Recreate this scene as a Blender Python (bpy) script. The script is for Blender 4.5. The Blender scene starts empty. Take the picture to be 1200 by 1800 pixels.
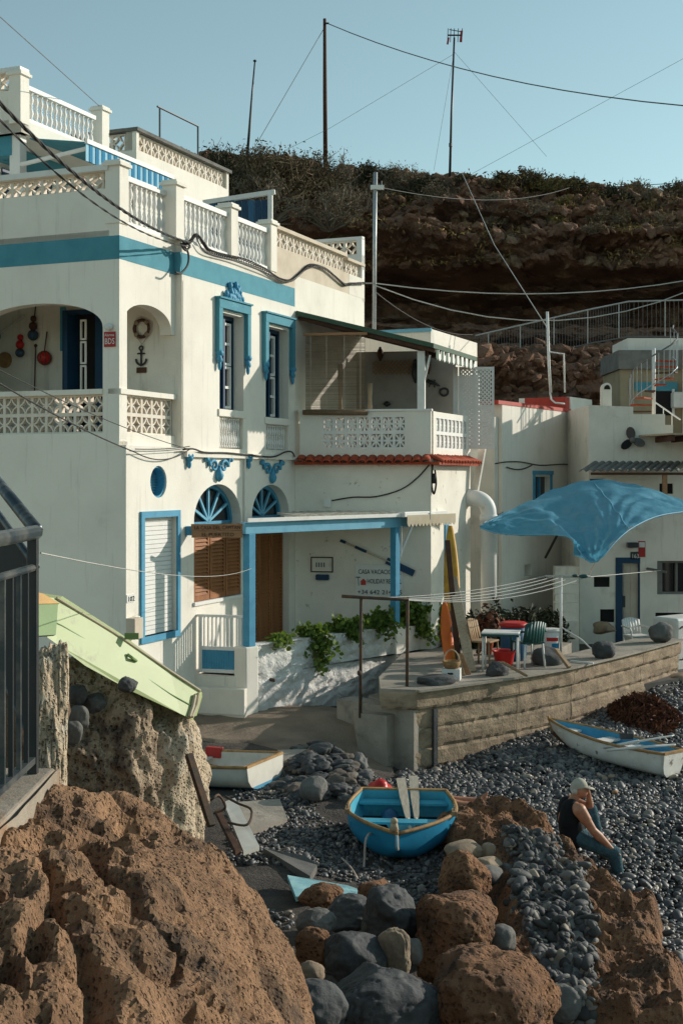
import bpy, bmesh, math, random
import numpy as np
from mathutils import Vector, Matrix

R = math.radians
random.seed(7)
rng = np.random.default_rng(11)
S = bpy.context.scene
COL = S.collection

# ---------------------------------------------------------------- camera
FOC, HOR = 2300.0, 840.0            # focal length and horizon row, in pixels of the 1200x1800 photograph
cam = bpy.data.cameras.new('camera')
cam.sensor_fit = 'VERTICAL'
cam.sensor_height = 36.0
cam.lens = FOC / 1800.0 * 36.0
cam.shift_y = -(900.0 - HOR) / 1800.0
cam.clip_start = 0.1
cam.clip_end = 5000
camo = bpy.data.objects.new('camera', cam)
camo.location = (0, 0, 0)
camo.rotation_euler = (R(90), 0, 0)
COL.objects.link(camo)
S.camera = camo

# ---------------------------------------------------------------- sky, sun, exposure
SUN_AZ, SUN_EL = 63.0, 19.0         # azimuth from +Y towards +X
w = bpy.data.worlds.new('World')
S.world = w
w.use_nodes = True
nt = w.node_tree
sky = nt.nodes.new('ShaderNodeTexSky')
sky.sky_type = 'NISHITA'
sky.sun_disc = False
sky.sun_elevation = R(SUN_EL)
sky.sun_rotation = R(SUN_AZ)
sky.air_density = 1.0
sky.dust_density = 0.5
sky.ozone_density = 1.5
hs = nt.nodes.new('ShaderNodeHueSaturation')
hs.inputs['Saturation'].default_value = 0.60
tint = nt.nodes.new('ShaderNodeMix')
tint.data_type = 'RGBA'
tint.blend_type = 'MULTIPLY'
tint.inputs[0].default_value = 1.0
tint.inputs[7].default_value = (0.77, 0.99, 0.92, 1)
nt.links.new(sky.outputs[0], hs.inputs['Color'])
nt.links.new(hs.outputs[0], tint.inputs[6])
bg = nt.nodes['Background']
bg.inputs[1].default_value = 0.091
nt.links.new(tint.outputs[2], bg.inputs[0])
se, ca = math.sin(R(SUN_EL)), math.cos(R(SUN_EL))
SUN = Vector((math.sin(R(SUN_AZ)) * ca, math.cos(R(SUN_AZ)) * ca, se))
sl = bpy.data.lights.new('sun', 'SUN')
sl.energy = 2.5
sl.angle = R(0.55)
sl.color = (1.0, 0.93, 0.83)
so = bpy.data.objects.new('sun', sl)
so.rotation_euler = SUN.to_track_quat('Z', 'Y').to_euler()
so.location = (20, 10, 20)
COL.objects.link(so)
S.view_settings.view_transform = 'Standard'
S.view_settings.look = 'None'
S.view_settings.exposure = 0.70
S.view_settings.gamma = 1.0

# ---------------------------------------------------------------- numeric helpers
def P(px, py, d):
    return Vector(((px - 600) / FOC * d, d, (HOR - py) / FOC * d))

def PZ(px, py, z):
    return P(px, py, -z * FOC / (py - HOR))

def hash3(i, j, k, s):
    h = (i * 374761393 + j * 668265263 + k * 2147483647 + s * 974634777) & 0xffffffff
    h = ((h ^ (h >> 13)) * 1274126177) & 0xffffffff
    h = ((h ^ (h >> 16)) * 2246822519) & 0xffffffff
    return ((h ^ (h >> 15)) & 0xffffff) / float(0xffffff)

def vnoise(p, s=0):
    p = np.asarray(p, float)
    b = np.floor(p).astype(np.int64)
    f = p - b
    f = f * f * (3 - 2 * f)
    out = 0
    for a in (0, 1):
        wa = f[:, 0] if a else 1 - f[:, 0]
        for c in (0, 1):
            wc = f[:, 1] if c else 1 - f[:, 1]
            for e in (0, 1):
                we = f[:, 2] if e else 1 - f[:, 2]
                out = out + wa * wc * we * hash3(b[:, 0] + a, b[:, 1] + c, b[:, 2] + e, s)
    return out * 2 - 1

def fbm(p, octv=4, s=0, gain=.5, ridged=False):
    p = np.asarray(p, float)
    out, a = 0, 1.0
    for o in range(octv):
        v = vnoise(p * 2.03 ** o + 17.3 * o, s + o * 7)
        out = out + a * ((1 - 2 * np.abs(v)) if ridged else v)
        a *= gain
    return out

def worley(p, s=0):
    p = np.asarray(p, float)
    b = np.floor(p).astype(np.int64)
    f1 = np.full(len(p), 9.0)
    for a in (-1, 0, 1):
        for c in (-1, 0, 1):
            for e in (-1, 0, 1):
                i, j, k = b[:, 0] + a, b[:, 1] + c, b[:, 2] + e
                dx = i + hash3(i, j, k, s) - p[:, 0]
                dy = j + hash3(i, j, k, s + 1) - p[:, 1]
                dz = k + hash3(i, j, k, s + 2) - p[:, 2]
                f1 = np.minimum(f1, dx * dx + dy * dy + dz * dz)
    return np.sqrt(f1)

# ---------------------------------------------------------------- frames and mesh building
class Fr:
    """A vertical plane: horizontal direction u, outward normal n, both in the ground plane."""
    def __init__(s, o, u, n=None):
        s.o = Vector((o[0], o[1], 0))
        s.u = Vector((u[0], u[1], 0)).normalized()
        s.n = Vector((n[0], n[1], 0)).normalized() if n else Vector((s.u.y, -s.u.x, 0))
        s.rz = math.atan2(s.u.y, s.u.x)
    def p(s, t, o, z):
        return s.o + s.u * t + s.n * o + Vector((0, 0, z))
    def tz(s, px, py=840, off=0.0):
        k = (px - 600) / FOC
        b = s.o + s.n * off
        t = (k * b.y - b.x) / (s.u.x - k * s.u.y)
        d = b.y + t * s.u.y
        return t, (HOR - py) / FOC * d
    def t(s, px, off=0.0):
        return s.tz(px, 840, off)[0]
    def at(s, t=0, o=0, u=None):
        return Fr(s.p(t, o, 0), u or s.u)

Wd = Fr((0, 0), (1, 0))            # world frame: t = x, o = -y

BOXF = [(0, 1, 2, 3), (7, 6, 5, 4), (0, 4, 5, 1), (1, 5, 6, 2), (2, 6, 7, 3), (3, 7, 4, 0)]

class MB:
    def __init__(s):
        s.v = []
        s.f = []
    def add(s, vs, fs):
        o = len(s.v)
        s.v += [tuple(x) for x in vs]
        s.f += [tuple(i + o for i in f) for f in fs]
        return s
    def box(s, fr, t0, t1, o0, o1, z0, z1):
        c = [(t0, o0), (t1, o0), (t1, o1), (t0, o1)]
        return s.add([fr.p(a, b, z0) for a, b in c] + [fr.p(a, b, z1) for a, b in c], BOXF)
    def prism(s, fr, poly, o0, o1):
        n = len(poly)
        return s.add([fr.p(t, o0, z) for t, z in poly] + [fr.p(t, o1, z) for t, z in poly],
                     [tuple(range(n)), tuple(range(2 * n - 1, n - 1, -1))] + [(i, (i + 1) % n, n + (i + 1) % n, n + i) for i in range(n)])
    def plan(s, poly, z0, z1):
        n = len(poly)
        return s.add([(p[0], p[1], z0) for p in poly] + [(p[0], p[1], z1 if not callable(z1) else z1(p)) for p in poly],
                     [tuple(range(n)), tuple(range(2 * n - 1, n - 1, -1))] + [(i, (i + 1) % n, n + (i + 1) % n, n + i) for i in range(n)])
    def bar(s, a, b, w, h=None, up=(0, 0, 1)):
        a, b = Vector(a), Vector(b)
        h = h or w
        d = (b - a).normalized()
        up = Vector(up)
        if abs(d.dot(up)) > .98:
            up = Vector((0, 1, 0)) if abs(d.y) < .9 else Vector((1, 0, 0))
        x = d.cross(up).normalized()
        y = x.cross(d).normalized()
        vs = []
        for q in (a, b):
            for i, j in ((-1, -1), (1, -1), (1, 1), (-1, 1)):
                vs.append(q + x * (i * w / 2) + y * (j * h / 2))
        return s.add(vs, BOXF)
    def tube(s, pts, r, n=8, cap=True):
        pts = [Vector(p) for p in pts]
        rs = r if isinstance(r, (list, tuple)) else [r] * len(pts)
        o = len(s.v)
        prev = None
        for i, p in enumerate(pts):
            d = (pts[min(i + 1, len(pts) - 1)] - pts[max(i - 1, 0)])
            d = d.normalized() if d.length > 1e-9 else Vector((0, 0, 1))
            if prev is None:
                x = d.orthogonal().normalized()
            else:
                x = (prev - d * prev.dot(d))
                x = x.normalized() if x.length > 1e-6 else d.orthogonal().normalized()
            prev = x
            y = d.cross(x)
            for k in range(n):
                a = 2 * math.pi * k / n
                s.v.append(tuple(p + (x * math.cos(a) + y * math.sin(a)) * rs[i]))
        for i in range(len(pts) - 1):
            for k in range(n):
                a = o + i * n + k
                b = o + i * n + (k + 1) % n
                s.f.append((a, b, b + n, a + n))
        if cap:
            s.f.append(tuple(o + k for k in range(n))[::-1])
            e = o + (len(pts) - 1) * n
            s.f.append(tuple(e + k for k in range(n)))
        return s
    def lathe(s, base, prof, n=10, axis=None):
        base = Vector(base)
        if axis is None:
            X, Y, Zv = Vector((1, 0, 0)), Vector((0, 1, 0)), Vector((0, 0, 1))
        else:
            Zv = Vector(axis).normalized()
            X = Zv.orthogonal().normalized()
            Y = Zv.cross(X)
        o = len(s.v)
        for r, z in prof:
            for k in range(n):
                a = 2 * math.pi * (k + .5) / n
                s.v.append(tuple(base + X * (r * math.cos(a)) + Y * (r * math.sin(a)) + Zv * z))
        for i in range(len(prof) - 1):
            for k in range(n):
                a = o + i * n + k
                b = o + i * n + (k + 1) % n
                s.f.append((a, b, b + n, a + n))
        s.f.append(tuple(o + k for k in range(n))[::-1])
        e = o + (len(prof) - 1) * n
        s.f.append(tuple(e + k for k in range(n)))
        return s
    def ell(s, c, rx, ry, rz, rot=0, seg=10, rings=6):
        c = Vector(c)
        o = len(s.v)
        cr, sr = math.cos(rot), math.sin(rot)
        for i in range(rings + 1):
            th = math.pi * i / rings
            for k in range(seg):
                a = 2 * math.pi * k / seg
                x, y, z = rx * math.sin(th) * math.cos(a), ry * math.sin(th) * math.sin(a), rz * math.cos(th)
                s.v.append((c.x + x * cr - y * sr, c.y + x * sr + y * cr, c.z + z))
        for i in range(rings):
            for k in range(seg):
                a = o + i * seg + k
                b = o + i * seg + (k + 1) % seg
                s.f.append((a, a + seg, b + seg, b))
        return s
    def arc_ring(s, fr, ct, cz, r0, r1, a0, a1, o0, o1, n=8):
        for i in range(n):
            b0, b1 = a0 + (a1 - a0) * i / n, a0 + (a1 - a0) * (i + 1) / n
            s.prism(fr, [(ct + r0 * math.cos(b0), cz + r0 * math.sin(b0)), (ct + r1 * math.cos(b0), cz + r1 * math.sin(b0)),
                         (ct + r1 * math.cos(b1), cz + r1 * math.sin(b1)), (ct + r0 * math.cos(b1), cz + r0 * math.sin(b1))], o0, o1)
        return s

WL = {}

def mesh_of(name, v, f, fix=True, smooth=False):
    me = bpy.data.meshes.new(name)
    if isinstance(v, np.ndarray):
        v = v.tolist()
    me.from_pydata(v, [], f if isinstance(f, list) else f.tolist())
    if fix:
        bm = bmesh.new()
        bm.from_mesh(me)
        bmesh.ops.recalc_face_normals(bm, faces=bm.faces)
        bm.to_mesh(me)
        bm.free()
    if smooth:
        me.polygons.foreach_set('use_smooth', [True] * len(me.polygons))
    me.update()
    return me

def link(o, parent, loc):
    COL.objects.link(o)
    loc = Vector(loc)
    WL[o.name] = loc
    if parent is not None:
        o.parent = parent
        o.location = loc - WL[parent.name]
    else:
        o.location = loc
    return o

def obj(name, mb, mat, parent=None, smooth=False, bevel=0, fix=True):
    v = np.array(mb.v, float)
    lo, hi = v.min(0), v.max(0)
    org = np.array([(lo[0] + hi[0]) / 2, (lo[1] + hi[1]) / 2, lo[2]])
    me = mesh_of(name, v - org, mb.f, fix, smooth)
    me.materials.append(mat)
    o = bpy.data.objects.new(name, me)
    link(o, parent, org)
    if bevel:
        m = o.modifiers.new('bevel', 'BEVEL')
        m.width = bevel
        m.segments = 2
        m.limit_method = 'ANGLE'
    return o

def inst(name, me, parent, loc, rz=0, scale=None, rot=None):
    o = bpy.data.objects.new(name, me)
    link(o, parent, loc)
    o.rotation_euler = rot if rot is not None else (0, 0, rz)
    if scale is not None:
        o.scale = scale
    return o

def local_mesh(name, mb, mat, smooth=False):
    me = mesh_of(name, np.array(mb.v, float), mb.f, True, smooth)
    me.materials.append(mat)
    return me

def tag(o, label, cat, group=None, kind=None):
    if label:
        o['label'] = label
    if cat:
        o['category'] = cat
    if group:
        o['group'] = group
    if kind:
        o['kind'] = kind
    return o

def thing(name, label, cat, loc, group=None):
    o = bpy.data.objects.new(name, None)
    o.empty_display_size = .2
    link(o, None, loc)
    return tag(o, label, cat, group)

def structure(o):
    o['kind'] = 'structure'
    return o

def cut(o, cutter):
    me = mesh_of('cutter', np.array(cutter.v, float), cutter.f)
    c = bpy.data.objects.new('cutter', me)
    COL.objects.link(c)
    wl = WL[o.name]
    par = o.parent
    o.parent = None
    o.location = wl
    m = o.modifiers.new('cut', 'BOOLEAN')
    m.operation = 'DIFFERENCE'
    m.solver = 'EXACT'
    m.object = c
    m.use_self = True
    dg = bpy.context.evaluated_depsgraph_get()
    dg.update()
    new = bpy.data.meshes.new_from_object(o.evaluated_get(dg))
    o.modifiers.clear()
    old = o.data
    o.data = new
    new.name = old.name
    bpy.data.meshes.remove(old)
    bpy.data.objects.remove(c)
    bpy.data.meshes.remove(me)
    if par is not None:
        o.parent = par
        o.location = wl - WL[par.name]
    return o

def text(name, body, fr, t, o, z, size, mat, parent, width=None, thick=.004, align='LEFT', spacing=1.0):
    cu = bpy.data.curves.new(name, 'FONT')
    cu.body = body
    cu.size = size
    cu.extrude = thick / 2
    cu.resolution_u = 2
    cu.align_x = align
    cu.space_character = spacing
    tmp = bpy.data.objects.new('tmp', cu)
    COL.objects.link(tmp)
    dg = bpy.context.evaluated_depsgraph_get()
    dg.update()
    me = bpy.data.meshes.new_from_object(tmp.evaluated_get(dg))
    bpy.data.objects.remove(tmp)
    n = len(me.vertices)
    co = np.empty(n * 3)
    me.vertices.foreach_get('co', co)
    co = co.reshape(-1, 3)
    if width:
        co[:, 0] *= width / max(1e-6, co[:, 0].max() - co[:, 0].min())
    me.vertices.foreach_set('co', co.ravel())
    me.materials.clear()
    me.materials.append(mat)
    ob = bpy.data.objects.new(name, me)
    link(ob, parent, fr.p(t, o, z))
    ob.rotation_euler = (R(90), 0, fr.rz)
    return ob

# ---------------------------------------------------------------- materials
def M(name, col, rough=.8, col2=None, scale=2.0, lo=.42, hi=.68, bump=0.0, bscale=40.0, spec=.3, metal=0.0,
      stretch=(1, 1, 1), bdist=.01, island=None, coat=0.0, trans=0.0, dirt=None, dscale=1.2, dlo=.55, dhi=.75, pits=0.0, pscale=20.0, backlit=None, streak=None):
    m = bpy.data.materials.new(name)
    m.use_nodes = True
    t = m.node_tree
    b = t.nodes['Principled BSDF']
    b.inputs['Roughness'].default_value = rough
    b.inputs['Metallic'].default_value = metal
    b.inputs['Specular IOR Level'].default_value = spec
    b.inputs['Coat Weight'].default_value = coat
    b.inputs['Transmission Weight'].default_value = trans
    geo = t.nodes.new('ShaderNodeNewGeometry')
    mp = t.nodes.new('ShaderNodeMapping')
    mp.inputs['Scale'].default_value = stretch
    t.links.new(geo.outputs['Position'], mp.inputs[0])
    vec = mp.outputs[0]
    def noise(sc, det=6, rgh=.6, v=None):
        n = t.nodes.new('ShaderNodeTexNoise')
        n.inputs['Scale'].default_value = sc
        n.inputs['Detail'].default_value = det
        n.inputs['Roughness'].default_value = rgh
        t.links.new(v or vec, n.inputs['Vector'])
        return n.outputs['Fac']
    def ramp(f, a, c):
        r = t.nodes.new('ShaderNodeMapRange')
        r.inputs[1].default_value = a
        r.inputs[2].default_value = c
        t.links.new(f, r.inputs[0])
        return r.outputs[0]
    def mix(f, c1, c2):
        x = t.nodes.new('ShaderNodeMix')
        x.data_type = 'RGBA'
        t.links.new(f, x.inputs[0])
        for i, c in ((6, c1), (7, c2)):
            if isinstance(c, tuple):
                x.inputs[i].default_value = (*c[:3], 1)
            else:
                t.links.new(c, x.inputs[i])
        return x.outputs[2]
    if col2 is None:
        col2 = tuple(c * .86 for c in col)
    c = mix(ramp(noise(scale), lo, hi), col, col2)
    if island:
        cr = t.nodes.new('ShaderNodeValToRGB')
        el = cr.color_ramp.elements
        while len(el) < len(island):
            el.new(.5)
        for i, (pos, cc) in enumerate(island):
            el[i].position = pos
            el[i].color = (*cc, 1)
        t.links.new(geo.outputs['Random Per Island'], cr.inputs[0])
        x = t.nodes.new('ShaderNodeMix')
        x.data_type = 'RGBA'
        x.blend_type = 'MULTIPLY'
        x.inputs[0].default_value = 1
        t.links.new(c, x.inputs[6])
        t.links.new(cr.outputs[0], x.inputs[7])
        c = x.outputs[2]
    if dirt:
        c = mix(ramp(noise(dscale, 8, .65, geo.outputs['Position']), dlo, dhi), c, dirt)
    if streak:
        ms_ = t.nodes.new('ShaderNodeMapping')
        ms_.inputs['Scale'].default_value = (5, 5, .35)
        t.links.new(geo.outputs['Position'], ms_.inputs[0])
        c = mix(ramp(noise(1.6, 8, .7, ms_.outputs[0]), .56, .78), c, streak)
    h = None
    if pits:
        vo = t.nodes.new('ShaderNodeTexVoronoi')
        vo.inputs['Scale'].default_value = pscale
        t.links.new(geo.outputs['Position'], vo.inputs['Vector'])
        pf = ramp(vo.outputs['Distance'], .12, .42)
        c2m = t.nodes.new('ShaderNodeMix')
        c2m.data_type = 'RGBA'
        c2m.blend_type = 'MULTIPLY'
        c2m.inputs[7].default_value = (.42, .36, .32, 1)
        inv = t.nodes.new('ShaderNodeMath')
        inv.operation = 'MULTIPLY_ADD'
        inv.inputs[1].default_value = -pits
        inv.inputs[2].default_value = pits
        t.links.new(pf, inv.inputs[0])
        pm = t.nodes.new('ShaderNodeMath')
        pm.operation = 'MULTIPLY'
        t.links.new(inv.outputs[0], pm.inputs[0])
        t.links.new(ramp(noise(4.5, 4, .6, geo.outputs['Position']), .40, .62), pm.inputs[1])
        t.links.new(pm.outputs[0], c2m.inputs[0])
        t.links.new(c, c2m.inputs[6])
        c = c2m.outputs[2]
        h = pf
    t.links.new(c, b.inputs['Base Color'])
    if bump:
        bn = t.nodes.new('ShaderNodeBump')
        bn.inputs['Strength'].default_value = bump
        bn.inputs['Distance'].default_value = bdist
        nz = noise(bscale, 8, .65, geo.outputs['Position'])
        if h is not None:
            ad = t.nodes.new('ShaderNodeMath')
            ad.operation = 'MULTIPLY_ADD'
            ad.inputs[1].default_value = 1.2
            t.links.new(nz, ad.inputs[0])
            t.links.new(h, ad.inputs[2])
            nz = ad.outputs[0]
        t.links.new(nz, bn.inputs['Height'])
        t.links.new(bn.outputs[0], b.inputs['Normal'])
    if backlit:
        tr = t.nodes.new('ShaderNodeBsdfTranslucent')
        tr.inputs[0].default_value = (*backlit[1], 1)
        ms = t.nodes.new('ShaderNodeMixShader')
        ms.inputs[0].default_value = backlit[0]
        out = t.nodes['Material Output']
        t.links.new(b.outputs[0], ms.inputs[1])
        t.links.new(tr.outputs[0], ms.inputs[2])
        t.links.new(ms.outputs[0], out.inputs[0])
    return m

m_white = M('white_stucco', (.86, .80, .70), .9, (.76, .70, .605), .9, .42, .72, bump=.35, bscale=45, bdist=.012, dirt=(.55, .49, .41), dscale=.9, dlo=.62, dhi=.9, streak=(.63, .58, .50))
m_white2 = M('aged_white_stucco', (.82, .76, .655), .9, (.71, .655, .56), 1.6, .4, .7, bump=.4, bscale=30, bdist=.015, dirt=(.45, .40, .33), dscale=1.3, dlo=.58, dhi=.8, streak=(.52, .48, .41))
m_wing = M('spotted_render', (.84, .78, .67), .9, (.73, .67, .57), 1.2, .4, .7, bump=.4, bscale=28, bdist=.015, dirt=(.33, .27, .21), dscale=5.0, dlo=.62, dhi=.72)
m_rough = M('rough_cast', (.82, .79, .74), .9, (.72, .68, .61), 1.4, .45, .8, bump=1.0, bscale=9, bdist=.09, stretch=(1, 1, 1))
m_beige = M('beige_render', (.66, .56, .44), .92, (.56, .46, .35), 2.5, bump=.3, bscale=50)
m_trimw = M('white_paint', (.80, .77, .72), .55, (.70, .67, .61), 4, .5, .8, bump=.08, bscale=30, dirt=(.55, .47, .36), dscale=4, dlo=.66, dhi=.85)
m_block = M('cream_concrete_block', (.78, .70, .60), .85, (.68, .58, .47), 5, bump=.15, bscale=60)
m_band = M('teal_band_paint', (.085, .29, .36), .8, (.065, .24, .31), 3, .4, .7, bump=.3, bscale=45, bdist=.01)
m_blue = M('blue_trim_paint', (.075, .31, .47), .55, (.055, .25, .40), 5, bump=.1, bscale=30, dirt=(.22, .33, .36), dscale=6, dlo=.66, dhi=.78)
m_pblue = M('pale_blue_paint', (.16, .42, .56), .5, (.12, .35, .50), 4, bump=.1, bscale=30)
m_navy = M('navy_paint', (.012, .05, .105), .5, (.010, .04, .085), 5, bump=.1)
m_glass = M('dark_glass', (.012, .014, .016), .12, spec=.6)
m_dark = M('dark_void', (.018, .016, .015), .9)
m_brown = M('brown_shutter_wood', (.34, .135, .048), .6, (.24, .09, .03), 6, bump=.2, bscale=60, stretch=(1, 1, .2))
m_wood = M('weathered_wood', (.36, .24, .14), .8, (.24, .16, .09), 8, bump=.3, bscale=60, stretch=(6, 6, 1))
m_wood2 = M('pale_timber', (.52, .40, .27), .8, (.38, .28, .18), 7, bump=.25, bscale=50, stretch=(4, 4, 1))
m_sign = M('sign_board_wood', (.42, .22, .11), .8, (.30, .15, .075), 9, bump=.3, bscale=50, stretch=(1, 1, 8))
m_dwood = M('dark_wood', (.10, .045, .025), .75, (.06, .03, .02), 7, bump=.25, bscale=50)
m_steel = M('galvanised_steel', (.42, .43, .43), .45, (.33, .34, .34), 10, metal=.6)
m_black = M('black_iron', (.018, .022, .026), .4, (.03, .03, .03), 8, spec=.5)
m_rail = M('worn_rail', (.045, .06, .07), .32, (.20, .19, .17), 5, .45, .7, spec=.6, metal=.4)
m_rust = M('rusty_iron', (.075, .055, .042), .8, (.15, .075, .035), 12, bump=.3, bscale=80)
m_cable = M('black_cable', (.028, .026, .024), .6, (.05, .045, .04), 20)
m_wire = M('grey_wire', (.16, .15, .14), .6)
m_wwire = M('pale_wire', (.50, .48, .44), .6)
m_tile = M('red_roof_tile', (.44, .075, .028), .8, (.30, .05, .022), 6, bump=.3, bscale=50, dirt=(.22, .10, .06), dscale=5, dlo=.6, dhi=.8)
m_red = M('red_paint', (.48, .05, .03), .6, (.36, .04, .025), 5)
m_conc = M('board_marked_concrete', (.40, .295, .195), .92, (.23, .165, .11), 3.2, .38, .68, bump=.8, bscale=26, bdist=.025, dirt=(.15, .115, .085), dscale=2.6, dlo=.52, dhi=.72)
m_concg = M('grey_concrete', (.37, .32, .26), .92, (.26, .225, .18), 2.2, .4, .7, bump=.5, bscale=25, bdist=.02, dirt=(.14, .12, .10), dscale=2.5, dlo=.55, dhi=.75)
m_path = M('dirty_concrete_path', (.26, .20, .145), .95, (.16, .12, .088), 1.4, .4, .7, bump=.7, bscale=18, bdist=.03)
m_ground = M('dark_gravel_ground', (.12, .10, .082), .95, (.06, .052, .046), 3, .35, .65, bump=1.0, bscale=22, bdist=.06)
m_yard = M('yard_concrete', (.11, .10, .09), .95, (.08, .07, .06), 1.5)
m_lava = M('porous_lava', (.43, .24, .13), .95, (.22, .12, .066), 2.2, .35, .68, bump=1.0, bscale=30, bdist=.03, dirt=(.11, .072, .048), dscale=2.6, dlo=.50, dhi=.68, pits=.6, pscale=48)
m_lava2 = M('red_brown_lava', (.33, .165, .083), .95, (.14, .074, .042), 2.0, .35, .68, bump=1.0, bscale=26, bdist=.035, dirt=(.075, .05, .038), dscale=2.5, dlo=.5, dhi=.7, pits=.6, pscale=22)
m_tuff = M('tan_tuff', (.64, .50, .35), .95, (.46, .33, .21), 1.6, .38, .66, bump=.9, bscale=16, bdist=.05, dirt=(.76, .67, .54), dscale=1.6, dlo=.5, dhi=.66, pits=.35, pscale=34)
m_basalt = M('dark_basalt', (.075, .075, .074), .8, (.042, .042, .043), 3, bump=.6, bscale=30, bdist=.02, dirt=(.12, .112, .10), dscale=4, dlo=.58, dhi=.75, spec=.4)
m_greyrock = M('grey_stone', (.17, .16, .145), .85, (.10, .095, .085), 3, bump=.5, bscale=30, bdist=.015)
m_tanrock = M('tan_stone', (.33, .25, .17), .9, (.22, .16, .11), 4, bump=.6, bscale=35, bdist=.015)
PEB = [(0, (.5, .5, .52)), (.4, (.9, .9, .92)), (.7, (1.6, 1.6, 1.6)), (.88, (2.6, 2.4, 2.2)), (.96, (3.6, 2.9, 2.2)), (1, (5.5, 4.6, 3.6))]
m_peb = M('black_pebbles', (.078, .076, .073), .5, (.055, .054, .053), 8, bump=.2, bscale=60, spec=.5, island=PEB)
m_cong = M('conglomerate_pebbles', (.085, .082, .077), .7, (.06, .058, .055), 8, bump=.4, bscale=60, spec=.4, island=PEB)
m_cement = M('conglomerate_cement', (.26, .235, .20), .95, (.12, .105, .09), 5, bump=.8, bscale=25, bdist=.03)
m_cliff = M('cliff_rock', (.36, .19, .115), .97, (.15, .08, .05), .35, .35, .65, bump=1.0, bscale=2.6, bdist=.45, stretch=(1, 1, 2.6), dirt=(.52, .36, .22), dscale=.5, dlo=.56, dhi=.72)
m_bank = M('earth_bank', (.20, .125, .08), .97, (.11, .07, .05), 1.2, .4, .7, bump=1.0, bscale=7, bdist=.12)
m_skin = M('skin', (.46, .21, .12), .5, (.36, .15, .085), 12, spec=.35)
m_tank = M('black_tank_top', (.010, .010, .012), .9)
m_jeans = M('blue_green_trousers', (.06, .125, .15), .9, (.035, .08, .10), 14, bump=1.0, bscale=16, bdist=.04)
m_cap = M('beige_cap_cloth', (.46, .42, .34), .9, (.38, .34, .27), 12)
m_hair = M('grey_hair', (.55, .52, .48), .8)
m_boatb = M('boat_blue_paint', (.025, .27, .46), .42, (.02, .22, .38), 4, spec=.4, dirt=(.28, .40, .42), dscale=7, dlo=.64, dhi=.72, bump=.1, bscale=30)
m_boati = M('boat_inner_blue', (.075, .40, .53), .5, (.055, .31, .42), 5, dirt=(.07, .16, .19), dscale=4, dlo=.58, dhi=.78, bump=.1)
m_boatw = M('boat_white_paint', (.74, .71, .65), .5, (.62, .58, .51), 5, dirt=(.22, .17, .13), dscale=5.5, dlo=.60, dhi=.66, bump=.15, bscale=25)
m_boatc = M('boat_cream_paint', (.66, .62, .54), .55, (.56, .52, .45), 4)
m_boatg = M('boat_lime_paint', (.40, .46, .20), .5, (.36, .41, .18), 2.5, spec=.35, dirt=(.27, .28, .14), dscale=6, dlo=.60, dhi=.74)
m_boatg2 = M('boat_dark_green_paint', (.20, .30, .11), .6)
m_yellow = M('yellow_paint', (.62, .33, .04), .55, (.45, .22, .03), 4)
m_gunw = M('wooden_gunwale', (.42, .24, .09), .7, (.26, .14, .06), 8, bump=.2)
m_oar = M('oar_wood', (.60, .50, .38), .75, (.44, .35, .25), 8, bump=.2, stretch=(5, 1, 1))
m_rope = M('pale_rope', (.55, .44, .36), .9, (.42, .32, .26), 30, bump=.5, bscale=150)
m_tarp = M('blue_tarpaulin', (.14, .44, .60), .42, (.10, .36, .52), 7, spec=.6, bump=.5, bscale=7, bdist=.04, backlit=(.4, (.13, .48, .68)))
m_orange = M('orange_plastic', (.80, .17, .03), .45)
m_redp = M('red_plastic', (.55, .025, .02), .4)
m_bluep = M('blue_plastic', (.03, .11, .21), .45)
m_greenp = M('dark_green_plastic', (.02, .085, .075), .45)
m_whitep = M('white_plastic', (.74, .72, .67), .5, (.64, .61, .56), 5)
m_leaf = M('green_leaf', (.15, .22, .045), .6, (.09, .145, .03), 10, .35, .65, island=[(0, (.6, .65, .6)), (.6, (1, 1, 1)), (1, (1.7, 1.5, 1.2))], backlit=(.3, (.20, .30, .04)))
m_dleaf = M('dark_leaf', (.045, .052, .024), .65, (.028, .033, .017), 10, island=[(0, (.5, .5, .5)), (1, (1.5, 1.4, 1.2))])
m_dry = M('dry_twigs', (.25, .185, .115), .9, (.16, .12, .08), 3, island=[(0, (.5, .5, .5)), (1, (1.6, 1.5, 1.4))])
m_scrub = M('olive_scrub', (.13, .095, .055), .85, (.085, .062, .038), 3, island=[(0, (.5, .5, .5)), (1, (1.6, 1.5, 1.2))])
m_weed = M('dry_red_seaweed', (.14, .055, .028), .9, (.085, .036, .022), 6, island=[(0, (.5, .5, .5)), (1, (1.6, 1.4, 1.3))])
m_cactus = M('cactus_green', (.06, .09, .05), .7, (.04, .06, .035), 5)
m_corr = M('grey_fibre_cement', (.21, .20, .18), .9, (.15, .14, .125), 4)
m_bamboo = M('bamboo_blind', (.20, .13, .075), .8, (.14, .09, .05), 6)
m_teal2 = M('worn_turquoise', (.33, .55, .56), .6, (.22, .43, .47), 7, .4, .6, dirt=(.10, .22, .25), dscale=9, dlo=.58, dhi=.66)
m_text = M('black_lettering', (.015, .015, .016), .6)
m_board = M('sign_white', (.74, .72, .67), .6, (.70, .68, .63), 3)
m_signred = M('alarm_red', (.42, .03, .025), .5)
m_green = M('green_roof_edge', (.06, .11, .07), .7)
m_awn = M('cream_awning', (.66, .57, .42), .8, (.58, .48, .34), 4, backlit=(.25, (.6, .5, .35)))
m_awnb = M('awning_blue', (.03, .25, .45), .8, backlit=(.2, (.05, .3, .5)))
m_awnl = M('awning_pale', (.30, .55, .68), .8)
m_plate = M('wicker', (.33, .19, .075), .8, (.22, .12, .05), 20, bump=.6, bscale=60)
m_yell = M('ochre_render', (.38, .31, .20), .9, (.30, .24, .16), 2, bump=.3)

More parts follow.
